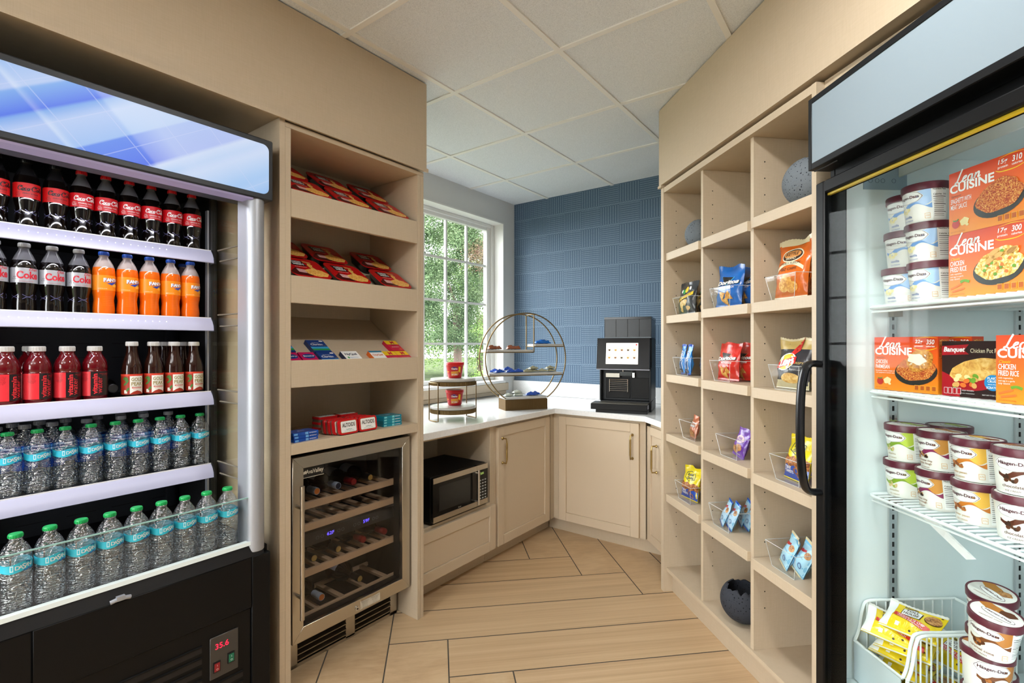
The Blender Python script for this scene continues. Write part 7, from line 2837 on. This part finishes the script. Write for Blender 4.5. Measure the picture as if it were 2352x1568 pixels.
def pie_box(label, x, y, z, rz):
    t = thing('frozen_meal_box', label, 'frozen meal', FF, x, y, z, rz=rz, group='frozen meal boxes in the freezer')
    w, h, d = 0.124, 0.135, 0.040
    m = MB()
    dk = mat('dark_brown_box', '#2a1512', 0.35)
    rd = mat('pie_box_red', '#a81420', 0.35)
    m.box(0, 0, 0, w, d, h, rd)
    S = flat((0, 0, 0), (1, 0, 0), (0, 0, 1), (0, -1, 0))
    d_rect(m, S, 0, 0, w, h, dk, 0.0002, 1)
    d_poly(m, S, [(0, 0.0), (0.04, 0.0), (0.02, 0.05), (0.0, 0.06)], rd, 0.0004)
    d_poly(m, S, [(0, 0.100), (0.058, 0.103), (0.048, 0.113), (0.058, 0.127), (0, 0.123)], rd, 0.0005)
    d_text(m, S, 'Banquet', 0.027, 0.113, w=0.046, h=0.016, m=INKW, off=0.0009, bold=0.03, shear=0.2)
    d_text(m, S, 'Chicken Pot Pie', 0.090, 0.112, w=0.058, h=0.010, m=mat('cream_ink', '#e8e0c0', 0.4), off=0.0008)
    d_ell(m, S, 0.060, 0.040, 0.050, 0.024, rd, 0.0006, 24, 2)
    d_ell(m, S, 0.072, 0.066, 0.056, 0.026, CRUST, 0.0010, 30, 2, rot=0.28, wob=0.02, k=20)
    rnd = random.Random(4)
    cols = [MATS['grilled_chicken'] if 'grilled_chicken' in MATS else CARR, GP_, CARR, mat('potato_cream', '#efdc9c', 0.5)]
    for i in range(16):
        d_ell(m, S, 0.046 + rnd.uniform(-0.026, 0.03), 0.040 + rnd.uniform(-0.014, 0.016), 0.007, 0.0055, cols[i % 4], 0.0013 + 0.00005 * i, 10, 1, rot=rnd.uniform(0, 3))
    d_ell(m, S, 0.106, 0.038, 0.0165, 0.0185, mat('round_blue_ink', '#1f86c8', 0.4), 0.0022, 28, 1)
    for q, (s, hh) in enumerate((('FLAKY', 0.0055), ('CRUST', 0.0055), ('MADE FROM', 0.0024), ('SCRATCH', 0.0055))):
        d_text(m, S, s, 0.106, 0.0485 - 0.0072 * q, h=hh, w=(0.020, 0.020, 0.018, 0.024)[q], m=INKW, off=0.0026, bold=0.02)
    for i in range(4):
        d_rect(m, S, 0.005 + 0.0095 * i, 0.006, 0.013 + 0.0095 * i, 0.021, INKW, 0.0008, 1)
        d_rect(m, S, 0.0058 + 0.0095 * i, 0.0068, 0.0122 + 0.0095 * i, 0.0202, rd, 0.0011, 1)
    d_text(m, S, 'KEEP FROZEN', 0.056, 0.016, w=0.024, m=INKW, off=0.0008)
    d_text(m, S, 'COOK THOROUGHLY', 0.056, 0.009, w=0.028, m=INKW, off=0.0008)
    d_text(m, S, 'NET WT 7 OZ (198g)', 0.102, 0.008, w=0.034, m=INKW, off=0.0008)
    S2_ = flat((w, 0, 0), (0, 1, 0), (0, 0, 1), (1, 0, 0))
    d_rect(m, S2_, d * 0.55, 0.04, d * 0.9, 0.08, INKW, 0.0004, 1)
    d_text(m, S2_, 'Banquet', d * 0.3, 0.09, w=0.04, m=INKW, off=0.0004, rot=pi / 2)
    m.build('carton', t)
    return t
zt = FSH[0] + 0.0004
meal_box('rice', 'orange chicken fried rice box, lower of the two on the top shelf', 0.284, 0.137, zt, 0)
meal_box('spag', 'orange spaghetti with meat sauce box, upper of the two on the top shelf', 0.284, 0.138, zt + 0.1475, 0)
zt = FSH[1] + 0.0004
meal_box('parm', 'orange chicken parmesan box at the left of the second shelf', 0.050, 0.141, zt, 10)
meal_box('parm', 'orange box standing behind the chicken parmesan box', 0.062, 0.225, zt, 8)
pie_box('dark chicken pot pie box between the two orange boxes', 0.230, 0.172, zt, 14)
meal_box('rice', 'orange chicken fried rice box cut by the photo edge on the second shelf', 0.385, 0.148, zt, 4)

# two wire baskets with cookie packs and tubs


def make_basket(label, x0, x1, plate):
    t = thing('wire_basket', label, 'basket', FF, x0, 0.085, 0.3605, group='white wire baskets on the freezer floor')
    w_, d_, h_ = x1 - x0, 0.300, 0.225
    hf = 0.112
    m = MB()
    m.tube([(0.003, 0.004, 0.004), (w_ - 0.003, 0.004, 0.004), (w_ - 0.003, d_ - 0.004, 0.004), (0.003, d_ - 0.004, 0.004)], 0.003, WIRE, 8, closed=True)
    rim = catmull([(w_, 0.0, hf), (w_, 0.012, hf + 0.03), (w_, 0.024, h_ - 0.02), (w_, 0.04, h_), (w_, 0.10, h_)], 5) + [(w_, d_, h_), (0, d_, h_)] + catmull([(0, 0.10, h_), (0, 0.04, h_), (0, 0.024, h_ - 0.02), (0, 0.012, hf + 0.03), (0, 0.0, hf)], 5)
    m.tube(rim, 0.0042, WIRE, 8, closed=True)
    for k in range(10):
        yy = 0.036 + (d_ - 0.045) * k / 9
        for xx in (0.0, w_):
            m.tube([(xx, yy, 0.004), (xx, yy, h_)], 0.0021, WIRE, 6)
    nx = max(4, int(w_ / 0.028))
    for k in range(1, nx):
        xx = w_ * k / nx
        m.tube([(xx, d_, 0.004), (xx, d_, h_)], 0.0021, WIRE, 6)
        m.tube([(xx, 0.0, 0.004), (xx, d_, 0.004)], 0.0021, WIRE, 6)
    m.build('wire_frame', t)
    m = MB()
    m.box(0.002, -0.004, 0.006, w_ - 0.002, -0.0015, hf - 0.002, mat('pale_grey_panel', '#c9d6da', 0.4))
    m.build('front_plate', t)
make_basket('white wire basket of yellow cookie packs at the far side of the freezer floor', 0.047, 0.211, True)
make_basket('white wire basket holding the leaning tubs on the freezer floor', 0.224, 0.560, True)


def art_toll(m, S, w, h):
    wh = INKW
    rd = mat('toll_red_ink', '#d8382a', 0.35)
    d_rect(m, S, -0.5 * w, 0.06 * h, -0.34 * w, 0.94 * h, wh, 0.0010, 4, 8)
    d_poly(m, S, [(-0.22 * w, 0.50 * h), (-0.22 * w, 0.78 * h), (-0.04 * w, 0.86 * h), (0.14 * w, 0.78 * h), (0.14 * w, 0.50 * h)], mat('dark_brown_ink', '#3a2a22', 0.4), 0.0012)
    d_poly(m, S, [(-0.205 * w, 0.515 * h), (-0.205 * w, 0.77 * h), (-0.04 * w, 0.84 * h), (0.125 * w, 0.77 * h), (0.125 * w, 0.515 * h)], wh, 0.0018)
    d_text(m, S, 'TOLL', -0.04 * w, 0.72 * h, w=0.24 * w, h=0.09 * h, m=MATS['dark_brown_ink'], off=0.0026, bold=0.02)
    d_text(m, S, 'HOUSE', -0.04 * w, 0.60 * h, w=0.28 * w, h=0.09 * h, m=MATS['dark_brown_ink'], off=0.0026, bold=0.02)
    d_text(m, S, 'Nestle', -0.10 * w, 0.885 * h, w=0.24 * w, m=MATS['dark_brown_ink'], off=0.0018, bold=0.03)
    d_band(m, S, lambda u: 0.31 * h - u * 0.25, lambda u: 0.46 * h - u * 0.25, -0.32 * w, 0.36 * w, rd, 0.0016, 12)
    d_text(m, S, 'CHOCOLATE CHIP', 0.0, 0.405 * h, w=0.56 * w, m=wh, off=0.0024, bold=0.02, rot=-0.24)
    d_text(m, S, 'COOKIE SANDWICH', 0.0, 0.335 * h, w=0.50 * w, m=wh, off=0.0024, rot=-0.24)
    d_ell(m, S, 0.33 * w, 0.68 * h, 0.15 * w, 0.18 * h, MATS['dark_choc'], 0.0014, 18, 2)
    d_ell(m, S, 0.33 * w, 0.69 * h, 0.145 * w, 0.17 * h, COOKIE, 0.0018, 18, 2)
    d_rect(m, S, -0.22 * w, 0.12 * h, -0.15 * w, 0.22 * h, wh, 0.0012, 2)
    for u, v in ((0.2, 0.16), (0.36, 0.24), (-0.3, 0.5), (0.42, 0.90), (0.05, 0.10)):
        d_ell(m, S, u * w, v * h, 0.022 * w, 0.022 * h, MATS['dark_choc'], 0.0016, 10, 1)
GY = 'cookie sandwich packs in the basket'
pk = None
def pack_at(cx, cy, cz, rz, tilt, ry, lab):
    global pk
    h = 0.104
    a = radians(rz)
    hx = (-sin(a) * cos(radians(tilt)), cos(a) * cos(radians(tilt)), sin(radians(tilt)))
    x, y, z = cx - hx[0] * h / 2, cy - hx[1] * h / 2, cz - hx[2] * h / 2
    if pk is None:
        pk = make_bag('cookie_pack', lab, 'snack pack', GY, FF, x, y, z, 0.128, h, 0.038, F_YC, art_toll, rz=rz, rx=-90 + tilt, ry=ry, seed=61, crimp=F_WHITE, fb=0.45)
    else:
        dup(pk, FF, x, y, z, rz=rz, rx=-90 + tilt, ry=ry, label=lab, group=GY)

for q in ((0.130, 0.200, 0.385, 8, 4, 0, 'yellow cookie pack lying at the very bottom of the basket'),
          (0.130, 0.215, 0.418, 20, 8, 2, 'yellow cookie pack one above the bottom of the basket'),
          (0.132, 0.165, 0.452, 26, 14, -4, 'yellow cookie pack showing through the wires at the front right'),
          (0.124, 0.160, 0.488, 34, 16, 6, 'yellow cookie pack just above the front plate of the basket'),
          (0.146, 0.158, 0.524, 30, 20, -4, 'yellow cookie pack under the topmost one, lettering facing the glass'),
          (0.114, 0.138, 0.545, 44, 22, 8, 'yellow cookie pack at the far left edge of the pile, second from top'),
          (0.140, 0.175, 0.574, 30, 22, 0, 'topmost yellow cookie pack with the large cookie picture'),
          (0.130, 0.305, 0.480, 16, 30, 0, 'yellow cookie pack at the rear of the basket')):
    pack_at(*q)
# leaning stacks of tubs in the second basket
KS = 0.925


def small(o):
    o.scale = (KS, KS, KS)
    return o
z0 = 0.3646
HS = PH * KS + 0.0005
p = small(make_pint('caramel', 'lowest tub of the front stack in the basket, hidden by the door edge', 0.368, 0.150, z0, 20))
GIC = 'ice cream tubs in the freezer'
small(dup(p, FF, 0.366, 0.150, z0 + HS, rz=30, label='second tub from the bottom of the front basket stack', group=GIC))
small(dup(p, FF, 0.362, 0.150, z0 + 2 * HS, rz=64, rx=-3, ry=2, label='third tub of the front basket stack, its white lid top showing', group=GIC))
small(dup(p, FF, 0.380, 0.142, z0 + 3 * HS + 0.004, rz=26, rx=5, ry=7, label='tub with nutrition panel leaning on top of the front basket stack', group=GIC))
for k, lab in enumerate(('lowest tub of the rear basket stack', 'second tub of the rear basket stack', 'third tub of the rear basket stack, part of its dark lid showing')):
    small(make_pint('chocolate', lab, 0.296, 0.232, z0 + k * HS, 15) if k == 0 else dup(p2, FF, 0.296, 0.232, z0 + k * HS, rz=10 * k, label=lab, group=GIC)) if k else None
    if k == 0:
        p2 = small(make_pint('chocolate', lab, 0.296, 0.232, z0, 15))
small(make_pint('dough', 'tilted cookie dough tub on top of the rear basket stack', 0.294, 0.232, z0 + 3 * HS + 0.005, rz=8, rx=6, ry=6))

# ------------------------------------------------------------ outside the window


def leaf_mat(name, stops):
    m = mat(name, '#4a7a3a', 0.9, spec=0.0)
    n = NT(m)
    n.base(n.ramp(n.noise(n.coord('Object'), 3.5, 4, 0.7), stops))
    return m

LG = leaf_mat('green_foliage', [(0.3, '#34442e'), (0.5, '#56694a'), (0.7, '#8b9c76')])
LG2 = leaf_mat('bright_foliage', [(0.3, '#4c6a30'), (0.5, '#74904a'), (0.7, '#a4bc74')])
LR = leaf_mat('reddish_foliage', [(0.3, '#4c3834'), (0.5, '#705a4c'), (0.7, '#86845e')])
BARK = mat('grey_brown_bark', '#6a5a52', 0.9, spec=0.0)


def tree(name, label, cat, group, x, y, zg, blobs, n, leaf, lm, trunk, seed):
    t = thing(name, label, cat, WORLD, x, y, zg, group=group)
    r = random.Random(seed)
    V, F = [], []
    vol = [b[3] * b[4] * b[5] for b in blobs]
    tot = sum(vol)
    for b, v in zip(blobs, vol):
        clumps = []
        for c in range(26):
            d = Vector((r.gauss(0, 1), r.gauss(0, 1), r.gauss(0, 1))).normalized() * r.uniform(0.45, 1.0)
            clumps.append(d)
        for k in range(int(n * v / tot)):
            c = clumps[r.randrange(26)]
            q = c + Vector((r.gauss(0, 0.16), r.gauss(0, 0.16), r.gauss(0, 0.13)))
            p = Vector((b[0] + q.x * b[3], b[1] + q.y * b[4], b[2] + q.z * b[5]))
            if p.z < 0.02:
                continue
            a = Vector((r.gauss(0, 1), r.gauss(0, 1), r.gauss(0, 0.6))).normalized()
            u = a.cross(Vector((r.gauss(0, 1), r.gauss(0, 1), r.gauss(0, 1)))).normalized()
            s = leaf * r.uniform(0.6, 1.3)
            o = len(V)
            V += [p - a * s, p + u * s * 0.45, p + a * s, p - u * s * 0.45]
            F.append((o, o + 1, o + 2, o + 3))
    m = MB()
    m.add(V, F, lm)
    me = bpy.data.meshes.new('foliage')
    me.from_pydata([tuple(v) for v in V], [], F)
    me.materials.append(lm)
    o = bpy.data.objects.new('foliage', me)
    COL.objects.link(o)
    o.parent = t
    if trunk:
        m = MB()
        m.tube([(0.03, 0, 0), (0, 0.02, trunk[1] * 0.4), (-0.03, 0, trunk[1])], trunk[0], BARK, 10)
        for k in range(4):
            a = k * 1.6
            z = trunk[1] * (0.7 + 0.08 * k)
            m.tube([(0, 0, z), (0.4 * cos(a), 0.4 * sin(a), z + 0.6)], trunk[0] * 0.3, BARK, 6)
        m.build('trunk', t)
    return t

ZG = -0.25
m = MB()
m.box(-40, -30, ZG - 0.1, 20, 45, ZG, leaf_mat('lawn_grass', [(0.3, '#2c3424'), (0.5, '#434c36'), (0.7, '#5e664a')]))
struct(m.build('ground'))
m = MB()
d = Vector((-0.69, 0.724, 0))
s = Vector((0.724, 0.69, 0))
c = d * 17
q = [c - s * 20 - d * 1.6, c + s * 20 - d * 1.6, c + s * 20 + d * 1.6, c - s * 20 + d * 1.6]
m.prism([(p.x, p.y) for p in q], ZG, ZG + 0.02, mat('pale_concrete', '#6a6b67', 0.9, spec=0.0))
tag(m.build('footpath'), 'pale concrete path crossing the lawn outside the window', 'path')


def at(dist, lat):
    p = d * dist + s * lat
    return p.x, p.y
GT_ = 'trees outside the window'
x, y = at(9.6, -1.45)
tree('leafy_tree', 'large green tree filling the left panes of the window', 'tree', GT_, x, y, ZG, [(0, 0, 2.3, 1.4, 1.3, 1.3), (0.3, 0.3, 3.6, 1.2, 1.2, 1.0), (-0.4, -0.3, 1.7, 0.9, 0.9, 0.9), (0.1, 0, 4.4, 1.0, 1.0, 0.7)], 150000, 0.021, LG, (0.13, 2.6), 1)
x, y = at(14.5, 0.2)
tree('leafy_tree', 'green tree behind the middle panes of the window', 'tree', GT_, x, y, ZG, [(0, 0, 2.7, 1.1, 1.1, 1.3), (0.2, 0.3, 4.3, 1.0, 1.0, 1.1), (-0.3, 0, 5.2, 0.9, 0.9, 0.8)], 110000, 0.024, LG, (0.12, 2.8), 2)
x, y = at(12.0, 1.5)
tree('leafy_tree', 'reddish tree with bare grey trunk at the right panes of the window', 'tree', GT_, x, y, ZG, [(-0.1, 0, 4.2, 1.0, 0.9, 1.2), (0.2, 0.2, 3.1, 0.8, 0.8, 0.7)], 56000, 0.02, LR, (0.17, 3.6), 3)
x, y = at(25, 1.5)
tree('leafy_tree', 'far pale green tree beyond the path', 'tree', GT_, x, y, ZG, [(0, 0, 3.4, 4.2, 3.4, 3.2), (-4.0, -4, 3.6, 4.2, 3.6, 3.4)], 90000, 0.06, LG2, (0.2, 3.0), 4)
for i, (dd, ll, sc) in enumerate(((8.6, -0.45, 0.42), (9.4, 0.75, 0.45), (13.8, 1.5, 0.7), (7.6, -1.75, 0.5))):
    x, y = at(dd, ll)
    tree('garden_shrub', ('low bright shrub left of the window mullion', 'low bright shrub in the middle of the lawn', 'round shrub at the foot of the reddish tree', 'darker shrub at the left edge of the lawn')[i],
         'shrub', 'shrubs outside the window', x, y, ZG, [(0, 0, sc * 0.7, sc * 1.3, sc * 1.2, sc * 0.7)], 8000, 0.03, LG2 if i < 3 else LG, None, 10 + i)
